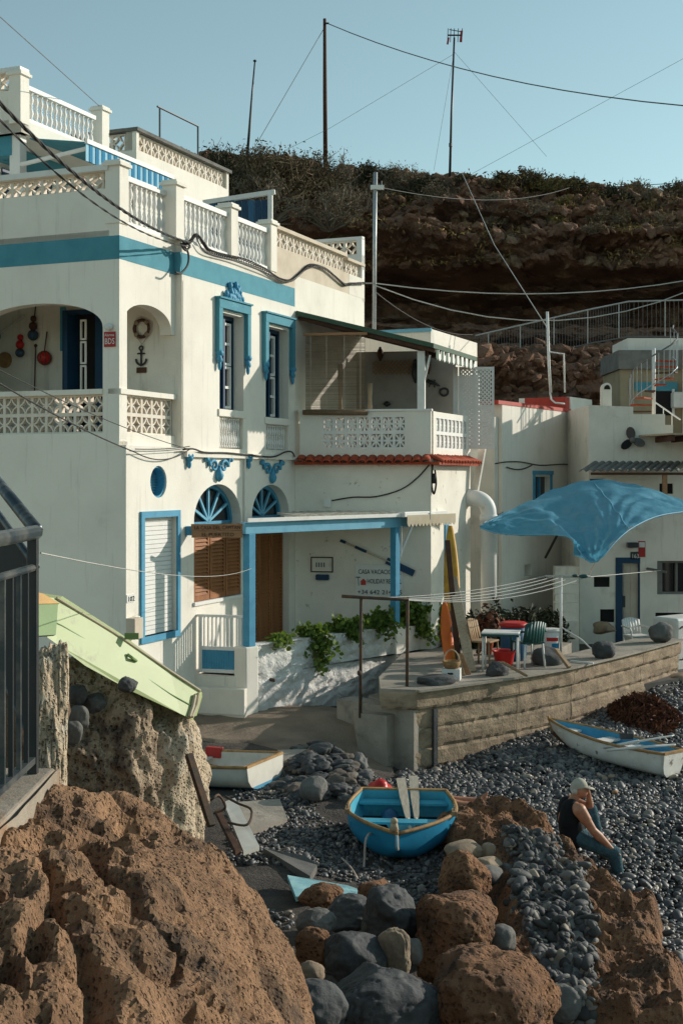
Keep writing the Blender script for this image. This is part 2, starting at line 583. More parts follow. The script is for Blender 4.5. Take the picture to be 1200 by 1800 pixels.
m_prom = M('bounce_promenade_concrete', (.58, .45, .31), .95, (.50, .38, .25), .6, bump=.3, bscale=20)  # pale warm tone chosen so the unseen walkway bounces fill light

m_grey = M('shade_grey_wall', (.34, .33, .30), .9, (.27, .26, .24), 2, bump=.2)  # grey puts the deep shade of the balcony into its back wall
# ================================================================ terrain
U = Vector((.3852, .9228))
B0 = P(210, 840, 20.0)
FB = Fr(B0, U)                       # loggia plane of the main house
FA = Fr(FB.p(0, .12, 0), U)          # main sunlit facade, slightly proud
FL = Fr(B0, (.9228, -.3852))         # shaded facade towards the camera, t < 0 to the left

CT = [(700, 1378, 20.4), (740, 1366, 20.3), (790, 1352, 20.6), (880, 1322, 20.8), (1000, 1290, 22.0), (1100, 1240, 24.0), (1190, 1200, 26.4),
      (1080, 1540, 15.8), (1200, 1610, 14.9), (1200, 1400, 19.0), (950, 1400, 18.6), (820, 1400, 18.6), (700, 1530, 15.4), (600, 1450, 16.9), (712, 1461, 16.95), (984, 1316, 21.3), (1178, 1369, 19.9), (467, 1384, 18.3), (380, 1380, 18.6), (800, 1425, 17.7),
      (420, 1392, 18.0), (345, 1245, 22.2), (400, 1250, 22.0), (450, 1255, 21.8), (500, 1262, 21.6), (580, 1255, 21.5), (640, 1252, 21.2), (420, 1302, 20.2), (560, 1305, 20.0), (560, 1400, 17.7), (480, 1500, 15.2), (350, 1300, 20.2), (480, 1310, 20.0),
      (650, 1350, 20.5), (700, 1700, 12.0), (600, 1800, 11.0), (1000, 1800, 11.3), (1200, 1800, 11.3), (400, 1600, 13.5), (800, 1560, 14.9), (300, 1900, 10)]
CT = np.array([P(*c) for c in CT])
CT = np.vstack([CT, [[-6, 21, -3.9], [-8, 12, -4.2], [-4, 6, -4.5], [0, 4, -4.8], [6, 6, -5.1], [10, 12, -5.2], [12, 20, -4.8], [10, 28, -4.3], [4, 30, -4.3], [-4, 30, -4.2], [0, 34, -4.3], [12, 36, -4.3], [-8, 36, -4.2]]])

def H0(x, y):
    x, y = np.atleast_1d(np.asarray(x, float)), np.atleast_1d(np.asarray(y, float))
    d2 = (x[:, None] - CT[None, :, 0]) ** 2 + (y[:, None] - CT[None, :, 1]) ** 2 + .25
    wt = d2 ** -1.6
    return (wt * CT[None, :, 2]).sum(1) / wt.sum(1)

def H(x, y):
    x, y = np.atleast_1d(np.asarray(x, float)), np.atleast_1d(np.asarray(y, float))
    p = np.stack([x, y, 0 * x], 1)
    return H0(x, y) + .05 * fbm(p * .9, 4, 3)

def grid_mesh(nx, ny, fn):
    a, b = np.meshgrid(np.linspace(0, 1, nx), np.linspace(0, 1, ny))
    v = fn(a.ravel(), b.ravel())
    i = np.arange((nx - 1) * (ny - 1))
    r, c = i // (nx - 1), i % (nx - 1)
    k = r * nx + c
    f = np.stack([k, k + 1, k + nx + 1, k + nx], 1)
    return v, f

def arr_obj(name, v, f, mat, parent=None, smooth=True, fix=False):
    v = np.asarray(v, float)
    lo, hi = v.min(0), v.max(0)
    org = np.array([(lo[0] + hi[0]) / 2, (lo[1] + hi[1]) / 2, lo[2]])
    me = mesh_of(name, v - org, f, fix, smooth)
    me.materials.append(mat)
    o = bpy.data.objects.new(name, me)
    return link(o, parent, org)

def _t(a, b):
    x = -9 + 23 * a
    y = 3 + 36 * b
    z = H(x, y)
    return np.stack([x, y, z], 1)
v, f = grid_mesh(190, 300, _t)
structure(arr_obj('beach_ground', v, f, m_ground))
mb = MB()
mb.add([(-2500, -2500, -6.2), (2500, -2500, -6.2), (2500, 2500, -6.2), (-2500, 2500, -6.2)], [(0, 1, 2, 3)])
structure(obj('ground', mb, m_ground, fix=False))

# concrete path along the foot of the house
def _pa(a, b):
    x = -2.7 + 3.5 * a
    y = 20.05 - .25 * a + .18 * np.sin(a * 8) + .1 * np.sin(a * 21) + b * 3.2
    z = H(x, y) + .035 - .12 * (b < .02)
    return np.stack([x, y, z + .012 * fbm(np.stack([x * 3, y * 3, 0 * x], 1), 3, 5)], 1)
v, f = grid_mesh(80, 24, _pa)
structure(arr_obj('concrete_path', v, f, m_path))

# promenade under the photographer, unseen, added to bounce warm light onto shaded walls
mb = MB()
pv_ = [(-30, -60, -1.47), (-1.9, -60, -1.47), (-1.9, 6.0, -1.47), (-30, 6.0, -1.47), (-30, 7.5, -1.9), (-2.6, 7.5, -1.9), (-30, 12, -3.2), (-3.0, 12, -3.2), (-30, 19.5, -3.7), (-4.4, 19.5, -3.7)]
mb.add(pv_, [(0, 1, 2, 3), (3, 2, 5, 4), (4, 5, 7, 6), (6, 7, 9, 8)])
structure(obj('bounce_promenade', mb, m_prom, fix=False))

# ================================================================ cliff
PROF = [(120, 2.0), (80, .8), (66, .3), (58, 0), (55.5, -1.1), (53.4, -2.4), (52, -3.2), (50.6, -3.9), (50.9, -4.5), (53, -5.1), (55, -5.7), (55.6, -6.4), (54, -6.9), (50.5, -7.0),
        (48, -7.7), (45.5, -8.5), (43.6, -8.75), (42.4, -8.9), (41.2, -9.6), (40.3, -10.7), (39.6, -12.4), (39.2, -14.5), (39, -18)]
pd = np.array([p[0] for p in PROF], float)
pz = np.array([p[1] for p in PROF], float)
ps = np.concatenate([[0], np.cumsum(np.sqrt(np.minimum(np.diff(pd) ** 2, 9) + np.diff(pz) ** 2))])
ps /= ps[-1]
cx = np.array([-40, -12, -6, 1, 5, 7.5, 15, 24, 34, 60, 90], float)
cz = np.array([14.5, 14.4, 14.1, 13.5, 13.1, 12.9, 12.5, 11.0, 8.5, 5.0, 3.0])

def _cl(a, b):
    x = -26 + 66 * a
    crest = np.interp(x, cx, cz)
    wob = .035 * vnoise(np.stack([x * .16, 0 * x, b * 3], 1), 3)
    s = np.clip(b + wob * (b > .2) * (b < .9), 0, 1)
    d = np.interp(s, ps, pd)
    z0 = np.interp(s, ps, pz)
    z = crest * np.interp(-z0, [0, 8.5, 18], [1, .33, 0]) + z0 + np.interp(-z0, [0, 8.5, 18], [0, 12.9 * .67, 12.9])
    p = np.stack([x, d, z], 1)
    big = fbm(p * np.array([.16, .16, .3]), 3, 21)
    mid = fbm(p * np.array([.5, .5, 1.3]), 4, 31, ridged=True)
    fine = fbm(p * np.array([1.7, 1.7, 3.2]), 4, 41)
    strat = np.sin(z * 4.2 + big * 3) * .22 + np.sin(z * 9.5 + big * 5) * .10
    face = np.interp(-z0, [-.5, 1.2, 3, 18], [.25, .5, 1, .8])
    d2 = d + face * (-1.7 * big - .75 * mid - .42 * fine - 1.7 * strat)
    z2 = z + np.interp(-z0, [-.5, 2, 4], [1, .6, .15]) * (.35 * fine + .3 * mid * .5)
    return np.stack([x, d2, z2], 1)
v, f = grid_mesh(520, 210, _cl)
cliff_o = structure(arr_obj('cliff', v, f, m_cliff, smooth=False))
CLIFF = v.reshape(210, 520, 3)

# ================================================================ main house
HL = 'white two storey house with teal band, arched loggia and roof balustrades'
house = thing('white_house', HL, 'house', FA.p(3, -3, -4.2))
ZF, ZB0, ZB1, ZR = .50, 3.35, 3.71, 3.90

def arch_pts(t0, t1, zs, za, n=16, pw=1.0):
    out = []
    for i in range(n + 1):
        a = math.pi * i / n
        out.append(((t0 + t1) / 2 + (t1 - t0) / 2 * math.cos(a), zs + (za - zs) * math.sin(a) ** pw))
    return out            # from t1 to t0

def circ_pts(ct, cz_, r, n=24):
    return [(ct + r * math.cos(2 * math.pi * i / n), cz_ + r * math.sin(2 * math.pi * i / n)) for i in range(n)]

TE = FA.t(518)                       # end of the painted facade
TT = FA.t(640)                       # end of the whole house
T1 = FA.t(320)                       # start of the solid upper storey
# --- ground floor block with pockets
gf = obj('ground_floor_wall', MB().box(FA, 0, TT, -6.5, 0, -4.6, ZF), m_white, house)
C = MB()
oc, oz = FA.tz(279, 847)
C.prism(FA, circ_pts(oc, oz, .255), -.22, .3)
ra = [FA.tz(252, 911), FA.tz(310, 1112)]
rz0, rz1 = FA.tz(281, 1114)[1], FA.tz(281, 909)[1]
C.box(FA, ra[0][0], ra[1][0], -.12, .3, rz0, rz1)
w0, w1 = FA.t(341), FA.t(424)
wz0, wzs, wza = FA.tz(341, 1060)[1], FA.tz(380, 915)[1], FA.tz(381, 851)[1]
C.prism(FA, [(w0, wz0), (w1, wz0)] + arch_pts(w0, w1, wzs, wza, 20), -.26, .3)
e0, e1 = FA.t(443), FA.t(508)
ez0, ezs, eza = -3.75, FA.tz(470, 905)[1], FA.tz(473, 852)[1]
C.prism(FA, [(e0, ez0), (e1, ez0)] + arch_pts(e0, e1, ezs, eza, 20), -.26, .3)
cut(gf, C)
# --- upper solid storey
uf = obj('upper_floor_wall', MB().box(FA, T1, TT, -6.5, 0, ZF, ZB0), m_white, house)
C = MB()
WIN = []
for (xa, xb, yt, ys, yb) in ((386, 428, 553, 721, 795), (467, 507, 577, 735, 797)):
    ta, tb = FA.t(xa), FA.t(xb)
    xm = (xa + xb) / 2
    zt, zs_, zb_ = FA.tz(xm, yt)[1], FA.tz(xm, ys)[1], FA.tz(xm, yb)[1]
    WIN.append((ta, tb, zt, zs_, zb_))
    C.box(FA, ta, tb, -.3, .3, zs_, zt)
    C.box(FA, ta, tb - .02, -.14, .3, zb_ + .06, zs_ - .13)
cut(uf, C)
# --- wall above the storeys up to the terrace, the teal band as its own piece
obj('band_wall', MB().box(FA, T1, TE, -.3, .003, ZB0, ZB1), m_band, house)
obj('band_wall', MB().box(FB, 0, T1, -.3, .003, ZB0, ZB1).box(FB, T1 - .06, T1 - .002, -.2, .12, ZB0, ZB1), m_band, house)
obj('band_wall', MB().box(FL, -7, -.0, -.3, .003, ZB0, ZB1), m_band, house)
obj('attic_wall', MB().box(FA, TE, TT, -6.5, 0, ZB0, ZB1 + .25), m_white, house)
obj('parapet_wall', MB().box(FA, T1, FA.t(482), -.22, 0, ZB1, ZR), m_white, house)
pb0 = FA.t(482)
obj('parapet_wall', MB().box(FA, pb0, TT - .9, -.22, .0, ZB1 + .25, 4.40).box(FA, pb0, TE, -.22, .0, ZB1, ZB1 + .25), m_beige, house)
obj('parapet_wall', MB().box(FA, TT - .9, TT, -.22, .004, ZB1 + .25, 4.40), m_white, house)
obj('terrace_floor', MB().box(FA, 0, TT, -6.5, -.3, ZB0 + .05, ZR - .1), m_white2, house)
obj('parapet_wall', MB().box(FB, 0.0, T1, -.22, 0, ZB1, ZR), m_white, house)
lz = FL.tz(100, 340)[1]
obj('parapet_wall', MB().box(FL, -7, -.22, -.22, 0, ZB1, lz), m_white, house)
# --- loggia
al0, al1 = FL.t(-44), FL.t(181)
obj('loggia_wall', MB().prism(FL, [(-7, ZF), (al0, ZF)] + arch_pts(al0, al1, FL.tz(180, 576)[1], FL.tz(68, 534)[1], 24, .9)[::-1] + [(al1, ZF), (-.0, ZF), (-.0, ZB0), (-7, ZB0)], -.22, 0), m_white, house)
ab0, ab1 = FB.t(218), FB.t(302)
obj('loggia_wall', MB().prism(FB, [(.005, ZF), (ab0, ZF)] + arch_pts(ab0, ab1, FB.tz(260, 580)[1], FB.tz(258, 536)[1], 24, .8)[::-1] + [(ab1, FB.tz(260, 580)[1]), (T1, FB.tz(260, 580)[1]), (T1, ZB0), (.005, ZB0)], -.22, -.003), m_white, house)
obj('loggia_floor', MB().box(FA, .02, T1, -6.5, -.14, ZF - .1, ZF + .02), m_white2, house)
obj('loggia_ceiling', MB().box(FA, .1, T1, -6.5, -.14, ZB0 - .12, ZB0 - .01), m_white2, house)
FK = Fr(FA.p(T1 - .004, 0, 0), (.9228, -.3852))      # back wall of the loggia, faces the camera
obj('loggia_back_wall', MB().box(FK, -6.4, -.0, -.05, 0, ZF, ZB0 - .1), m_white2, house)
# rails of pierced blocks
blk = MB()
bs, bw = .28, .026
blk.box(Wd, -bs / 2, bs / 2, -.045, .045, 0, bw).box(Wd, -bs / 2, bs / 2, -.045, .045, bs - bw, bs)
blk.box(Wd, -bs / 2, -bs / 2 + bw, -.0449, .0449, bw, bs - bw).box(Wd, bs / 2 - bw, bs / 2, -.0449, .0449, bw, bs - bw)
for cx_, cz_, a in ((-1, 0, 0), (1, 0, 90), (1, 2, 180), (-1, 2, 270)):
    blk.arc_ring(Wd, cx_ * bs / 2, cz_ * bs / 2, .125, .148, R(a), R(a + 90), -.040, .040, 5)
me_blk = local_mesh('pierced_block', blk, m_block)
blk2 = MB()
blk2.box(Wd, -.14, .14, -.065, .065, 0, .03).box(Wd, -.14, .14, -.065, .065, .25, .28).box(Wd, -.14, -.11, -.0649, .0649, .03, .25).box(Wd, .11, .14, -.0649, .0649, .03, .25)
blk2.box(Wd, -.016, .016, -.04, .04, .02, .26).box(Wd, -.12, .12, -.0402, .0402, .124, .156)
for sx in (-1, 1):
    for sz in (-1, 1):
        blk2.bar((sx * .012, 0, .14 + sz * .012), (sx * .12, 0, .14 + sz * .12), .035, .076, up=(0, 1, 0))
me_blk2 = local_mesh('flower_block', blk2, m_trimw)

def blocks(parent, fr, t0, t1, z0, rows, me=me_blk, s=.28, off=-.11, h=None):
    n = max(1, round((t1 - t0) / s))
    wd = (t1 - t0) / n
    h = h or s
    for r in range(rows):
        for i in range(n):
            inst('pierced_block', me, parent, fr.p(t0 + wd * (i + .5), off, z0 + r * h), fr.rz, (wd / .28, 1, h / .28))

rz_t, rz_b = FL.tz(100, 686)[1], FL.tz(100, 767)[1]
obj('loggia_rail', MB().box(FL, al0 - .1, al1, -.2, .03, rz_t - .08, rz_t).box(FL, al0, al1, -.19, .0, ZF, rz_b + .04).box(FL, al1 - .0, -.0, -.24, .006, ZF - .02, ZF + .06), m_white, house)
blocks(house, FL, al0, al1 - .02, rz_b + .04, 2, h=(rz_t - .08 - rz_b - .04) / 2)
obj('loggia_rail', MB().box(FB, .0, T1 + .0, -.2, .03, rz_t - .08, rz_t).box(FB, .02, T1, -.19, .0, ZF, rz_b + .04), m_white, house)
blocks(house, FB, ab0 + .02, T1 - .03, rz_b + .04, 2, h=(rz_t - .08 - rz_b - .04) / 2)
# roof parapet of pierced blocks on the shaded side
lz1 = FL.tz(100, 299)[1]
obj('parapet_cap', MB().box(FL, -7, -.18, -.26, .05, lz1 - .09, lz1), m_trimw, house)
blocks(house, FL, -6.0, -.32, lz, 1, h=lz1 - .09 - lz)

# balusters
def vase(h, r=.048):
    return [(r * .9, 0), (r * .9, .05 * h), (r * .45, .09 * h), (r, .26 * h), (r * .8, .36 * h), (r * .42, .46 * h), (r * .7, .5 * h), (r * .42, .54 * h),
            (r * .8, .64 * h), (r, .74 * h), (r * .45, .91 * h), (r * .9, .95 * h), (r * .9, h)]
me_bal = local_mesh('baluster', MB().lathe((0, 0, 0), vase(.64), 8), m_trimw, True)
me_bals = local_mesh('baluster', MB().lathe((0, 0, 0), vase(.50, .036), 6), m_trimw, True)
PIERM = MB().box(Wd, -.13, .13, -.13, .13, 0, .88).box(Wd, -.17, .17, -.17, .17, .88, .93).box(Wd, -.14, .14, -.14, .14, .93, .97)
me_pier = local_mesh('balustrade_pier', PIERM, m_white)

def balustrade(parent, fr, t0, t1, z0, off=-.11, sp=.155, h=.64):
    obj('balustrade_rail', MB().box(fr, t0, t1, off - .08, off + .08, z0, z0 + .07).box(fr, t0, t1, off - .07, off + .07, z0 + .07 + h, z0 + .15 + h), m_trimw, parent)
    n = max(2, round((t1 - t0) / sp))
    for i in range(n):
        inst('baluster', me_bal, parent, fr.p(t0 + (t1 - t0) * (i + .5) / n, off, z0 + .07), 0, (1, 1, h / .64))

def pier(parent, fr, t, z0, off=-.11, s=1.0):
    inst('balustrade_pier', me_pier, parent, fr.p(t, off, z0), fr.rz, (1, 1, s))

tp = [.10, FA.t(315), FA.t(411), FA.t(480)]
pier(house, FB, .11, ZR, s=1.0)
balustrade(house, FB, .26, FB.t(302), ZR)
pier(house, FA, tp[1], ZR)
balustrade(house, FA, tp[1] + .14, tp[2] - .14, ZR)
pier(house, FA, tp[2], ZR)
balustrade(house, FA, tp[2] + .14, tp[3] - .14, ZR)
pier(house, FA, tp[3], ZR)
blocks(house, FA, tp[3] + .14, FA.t(607), 4.40, 1, s=.30, h=.34)
blocks(house, FA, FA.t(612), TT, 4.38, 1, s=.30, h=.30)
obj('parapet_cap', MB().box(FA, tp[3] + .14, FA.t(609), -.2, .02, 4.74, 4.81), m_beige, house)
obj('parapet_cap', MB().box(FA, FA.t(610), TT, -.2, .02, 4.68, 4.74), m_beige, house)
# rear screen of blocks at the end of the terrace
FE = Fr(FA.p(TT - .06, 0, 0), (.9228, -.3852))
blocks(house, FE, -2.0, -.12, 4.93, 1, s=.3, off=0, h=.34)
obj('screen_frame', MB().box(FE, -2.2, 0, -.07, .07, 5.27, 5.34).box(FE, -2.2, 0, -.07, .07, 3.9, 4.93).box(FE, -.12, 0, -.08, .08, 4.6, 5.30), m_trimw, house)
# cornice above the ground floor
obj('cornice', MB().box(FA, T1 + .05, TE, -.05, .07, FA.tz(420, 800)[1] - .06, FA.tz(420, 800)[1] + .03), m_white, house)

# --- windows of the upper storey
for k, (ta, tb, zt, zs_, zb_) in enumerate(WIN):
    wn = obj('window', MB().box(FA, ta, ta + .06, -.28, -.06, zs_, zt).box(FA, tb - .06, tb, -.28, -.2, zs_, zt).box(FA, ta, tb, -.28, -.2, zt - .07, zt).box(FA, ta + .05, tb - .05, -.297, -.28, zs_, zt - .05), m_navy, house)
    obj('pane', MB().box(FA, ta + .07, tb - .07, -.272, -.262, zs_ + .02, zt - .08), m_glass, wn)
    hz = zt - zs_
    obj('shutter_leaf', MB().box(FA, ta + .33, ta + .40, -.24, -.1, zs_ + .02, zt - .08), m_navy, wn)
    for (sa, sb, z0, z1) in ((ta + .45, ta + .80, zs_ + .04, zs_ + hz * .47), (ta + .45, ta + .80, zs_ + hz * .48, zt - .12)):
        s_ = MB()
        s_.box(FA, sa, sa + .05, -.25, -.19, z0, z1).box(FA, sb - .05, sb, -.25, -.19, z0, z1)
        for zz in (z0, (z0 + z1) / 2 - .02, z1 - .045):
            s_.box(FA, sa + .05, sb - .05, -.249, -.191, zz, zz + .045)
        obj('sash', s_, m_trimw, wn)
    obj('sill', MB().box(FA, ta - .06, tb + .06, -.2, .03, zs_ - .12, zs_), m_white, wn)
    n = 9
    for i in range(n):
        inst('baluster', me_bals, house, FA.p(ta + .05 + (tb - ta - .12) * (i + .5) / n, -.06, zb_ + .08), 0, (1, 1, (zs_ - .13 - zb_ - .09) / .50))
    # hood moulding with drops
    zd = zt - hz * .42
    hd = MB()
    hd.box(FA, ta - .16, tb + .14, 0, .09, zt + .06, zt + .22).box(FA, ta - .16, ta - .03, 0, .085, zd, zt + .06).box(FA, tb + .02, tb + .14, 0, .085, zd, zt + .06)
    hd.box(FA, ta - .18, tb + .16, 0, .12, zt + .22, zt + .25)
    ho = obj('hood_moulding', hd, m_band, wn)
    for tc in (ta - .095, tb + .08):
        dr = MB()
        dr.ell(FA.p(tc, .05, zd - .02), .075, .075, .07).ell(FA.p(tc - .03, .06, zd - .11), .05, .05, .07).ell(FA.p(tc + .03, .05, zd - .14), .045, .045, .06).ell(FA.p(tc, .05, zd - .23), .035, .035, .09)
        obj('drop_ornament', dr, m_blue, wn, True)

def ornament(fr, px, py, wpx, hpx, seed, leaves=26):
    r = random.Random(seed)
    t0, z0 = fr.tz(px, py + hpx / 2)
    d = fr.p(t0, 0, 0).y
    wd, h = (fr.t(px + wpx / 2) - fr.t(px - wpx / 2)), hpx * d / FOC
    o_ = MB()
    for i in range(leaves):
        a = R(15 + 150 * (i + .5) / leaves + r.uniform(-6, 6))
        l = r.uniform(.45, 1.0)
        for q in (.35, .62, .88):
            o_.ell(fr.p(t0 + math.cos(a) * wd / 2 * l * q, .03 + .02 * r.random(), z0 + .05 + math.sin(a) * h * 1.25 * l * q), .05, .05, .07, r.random() * 3, 6, 4)
    return o_

obj('crest_ornament', ornament(FA, 408, 530, 40, 42, 3), m_blue, house, True)

def scroll(fr, px, py, sc):
    t0, z0 = fr.tz(px, py)
    o_ = MB()
    for sg in (-1, 1):
        pts = []
        for i in range(26):
            a = i / 25
            ang = a * 7.0
            rr = .13 * (1 - a) + .03
            pts.append(fr.p(t0 + sg * (.20 + rr * math.cos(ang)) * sc, .035, z0 + (.02 + rr * math.sin(ang) * .8) * sc))
        o_.tube(pts, [.035 * sc * (1 - .4 * i / 25) for i in range(26)], 6)
        pts = [fr.p(t0 + sg * (.36 + .10 * i / 8) * sc, .035, z0 + (.05 + .14 * math.sin(i / 8 * 2.6)) * sc) for i in range(9)]
        o_.tube(pts, .03 * sc, 6)
        o_.ell(fr.p(t0 + sg * .47 * sc, .035, z0 + .15 * sc), .05 * sc, .05 * sc, .05 * sc)
    o_.lathe(fr.p(t0, .035, z0 - .26 * sc), [(.01, 0), (.07 * sc, .05 * sc), (.09 * sc, .12 * sc), (.05 * sc, .22 * sc), (.03 * sc, .27 * sc), (.06 * sc, .30 * sc)], 10)
    return o_
obj('scroll_ornament', scroll(FA, 382, 822, .95), m_blue, house, True)
obj('scroll_ornament', scroll(FA, 476, 827, .95), m_blue, house, True)
for px, py in ((329, 806), (434, 808)):
    t0, z0 = FA.tz(px, py)
    obj('corbel_ornament', MB().ell(FA.p(t0, .04, z0), .07, .05, .06).ell(FA.p(t0, .04, z0 - .09), .04, .04, .08).ell(FA.p(t0 - .06, .04, z0 + .05), .05, .04, .04).ell(FA.p(t0 + .06, .04, z0 + .05), .05, .04, .04), m_blue, house, True)

# --- oval louvre
ov = obj('round_window', MB().arc_ring(FA, oc, oz, .225, .256, 0, 2 * math.pi, -.215, -.03, 28), m_blue, house)
lv = MB()
for i in range(11):
    z = oz - .21 + .042 * i
    hw = math.sqrt(max(.001, .225 ** 2 - (z - oz + .01) ** 2))
    lv.add([FA.p(oc - hw, -.16, z), FA.p(oc + hw, -.16, z), FA.p(oc + hw, -.2, z + .045), FA.p(oc - hw, -.2, z + .045)], [(0, 1, 2, 3)])
obj('louvre', lv, m_pblue, ov)
# --- roller shutter
rs = obj('roller_shutter', MB().box(FA, ra[0][0] - .10, ra[0][0], -.05, .035, rz0 - .10, rz1 + .10).box(FA, ra[1][0], ra[1][0] + .09, -.10, .035, rz0 - .10, rz1 + .10)
         .box(FA, ra[0][0], ra[1][0], -.05, .0349, rz1, rz1 + .10).box(FA, ra[0][0], ra[1][0], -.10, .0349, rz0 - .10, rz0), m_blue, house)
n = 26
sm = local_mesh('slat', MB().box(Wd, -(ra[1][0] - ra[0][0]) / 2, (ra[1][0] - ra[0][0]) / 2, 0, .018, .004, (rz1 - rz0) / n - .003), m_trimw)
for i in range(n):
    inst('slat', sm, rs, FA.p((ra[0][0] + ra[1][0]) / 2, -.10, rz0 + (rz1 - rz0) * i / n), FA.rz)
# --- arched window with fanlight and brown louvred shutters, then the arched door
def fan(t0, t1, zs, za, parent, name):
    fl = obj(name, MB().box(FA, t0, t1, -.25, -.19, zs - .05, zs), m_blue, parent)
    aw = MB()
    pts = arch_pts(t0, t1, zs, za, 20)
    inn = arch_pts(t0 + .07, t1 - .07, zs, za - .07, 20)
    for i in range(20):
        aw.prism(FA, [pts[i], pts[i + 1], inn[i + 1], inn[i]], -.25, -.18)
    obj('arch_frame', aw, m_blue, fl)
    obj('pane', MB().prism(FA, [(a, b) for a, b in inn], -.245, -.235), m_glass, fl)
    tc = (t0 + t1) / 2
    for i in range(1, 6):
        a = math.pi * i / 6
        e = (tc + (t1 - t0) / 2 * .93 * math.cos(a), zs + (za - zs) * .93 * math.sin(a))
        obj('spoke', MB().bar(FA.p(tc, -.205, zs), FA.p(e[0], -.205, e[1]), .045, .04, up=FA.n), m_pblue, fl)
    return fl

def louvre_panel(name, parent, t0, t1, z0, z1, off, mat, pitch=.062):
    p_ = obj(name, MB().box(FA, t0, t0 + .06, off, off + .05, z0, z1).box(FA, t1 - .06, t1, off, off + .05, z0, z1).box(FA, t0 + .06, t1 - .06, off, off + .05, z0, z0 + .08).box(FA, t0 + .06, t1 - .06, off, off + .05, z1 - .08, z1)
             .box(FA, t0 + .06, t1 - .06, off, off + .006, z0 + .08, z1 - .08), mat, parent)
    n = int((z1 - z0 - .16) / pitch)
    hw = (t1 - t0 - .12) / 2
    q = MB().add([(-hw, .045, .0), (hw, .045, .0), (hw, .008, .058), (-hw, .008, .058), (-hw, .053, .006), (hw, .053, .006), (hw, .016, .064), (-hw, .016, .064)], BOXF)
    for v_ in range(len(q.v)):
        q.v[v_] = (q.v[v_][0], -q.v[v_][1], q.v[v_][2])
    sm = local_mesh('slat', q, mat)
    for i in range(n):
        inst('slat', sm, p_, FA.p((t0 + t1) / 2, off, z0 + .08 + (z1 - z0 - .16) * i / n), FA.rz)

fan(w0, w1, wzs - .02, wza, house, 'fanlight')
tw = (w1 - w0) / 3
sh_z1 = wzs - .08
for i in range(3):
    louvre_panel('louvred_shutter', house, w0 + tw * i + .012, w0 + tw * (i + 1) - .012, wz0 + .02, sh_z1, -.06, m_brown)
obj('window_sill', MB().box(FA, w0 - .03, w1 + .03, -.2, .04, wz0 - .05, wz0 + .01), m_trimw, house)
fan(e0, e1, ezs - .02, eza, house, 'fanlight')
tw = (e1 - e0) / 3
for i in range(3):
    louvre_panel('louvred_door', house, e0 + tw * i + .01, e0 + tw * (i + 1) - .01, ez0 + .05, ezs - .08, -.18, m_brown)
# --- small things on the facade
nt_, nz_ = FA.tz(229, 1052)
hn = obj('house_number', MB().box(FA, nt_ - .11, nt_ + .11, 0, .012, nz_ - .06, nz_ + .06), m_board, house)
text('digits', '102', FA, nt_ - .09, .016, nz_ - .042, .11, m_text, hn, width=.17)
mt, mz = FA.tz(233, 1102)
bx = obj('meter_box', MB().box(FA, mt - .19, mt + .06, 0, .16, mz - .17, mz + .15), m_beige, house, bevel=.01)
obj('cover', MB().box(FA, mt + .07, mt + .2, 0, .02, mz - .16, mz + .15), m_trimw, bx)
# downpipe joint
tpipe = FA.t(428)
obj('drain_pipe', MB().tube([FA.p(tpipe, .03, FA.tz(428, 800)[1]), FA.p(tpipe, .03, FA.tz(428, 930)[1])], .02, 6), m_trimw, house)

# --- loggia decorations (hang on the wall: things of their own)
def hung(name, label, cat, mb_, mat, smooth=True):
    return tag(obj(name, mb_, mat, None, smooth), label, cat)
rt, rzc = FK.tz(252, 578)
lr = thing('life_ring', 'dark rope life ring hung on the loggia wall above an anchor', 'life ring', FK.p(rt, .05, rzc - .17))
q = MB()
q.tube([FK.p(rt + .14 * math.cos(a), .05, rzc + .14 * math.sin(a)) for a in np.linspace(0, 2 * math.pi, 25)], .028, 8)
obj('ring', q, m_dwood, lr, True)
for a in (45, 135, 225, 315):
    obj('binding', MB().ell(FK.p(rt + .14 * math.cos(R(a)), .05, rzc + .14 * math.sin(R(a))), .045, .045, .045), m_tanrock, lr, True)
obj('rope', MB().tube([FK.p(rt + .17 * math.cos(a), .05, rzc + .17 * math.sin(a) + .02 * math.sin(4 * a)) for a in np.linspace(0, 2 * math.pi, 33)], .009, 5).tube([FK.p(rt - .09, .04, rzc - .15), FK.p(rt, .04, rzc - .27), FK.p(rt + .09, .04, rzc - .15)], .008, 5), m_rope, lr, True)
at_, az = FK.tz(250, 628)
an = thing('wall_anchor', 'small black anchor ornament under the life ring', 'anchor', FK.p(at_, .03, az - .15))
q = MB().tube([FK.p(at_, .03, az + .12), FK.p(at_, .03, az - .13)], .016, 6).tube([FK.p(at_ + .10 * math.cos(a), .03, az - .03 + .10 * math.sin(a)) for a in np.linspace(math.pi, 2 * math.pi, 12)], .018, 6).tube([FK.p(at_ - .07, .03, az + .06), FK.p(at_ + .07, .03, az + .06)], .013, 6)
obj('shank', q, m_black, an, True)
obj('ring', MB().tube([FK.p(at_ + .035 * math.cos(a), .03, az + .15 + .035 * math.sin(a)) for a in np.linspace(0, 6.283, 13)], .014, 6), m_black, an, True)
obj('plaque', MB().box(FK, at_ - .09, at_ + .09, 0, .03, az - .26, az - .17), m_dwood, an)

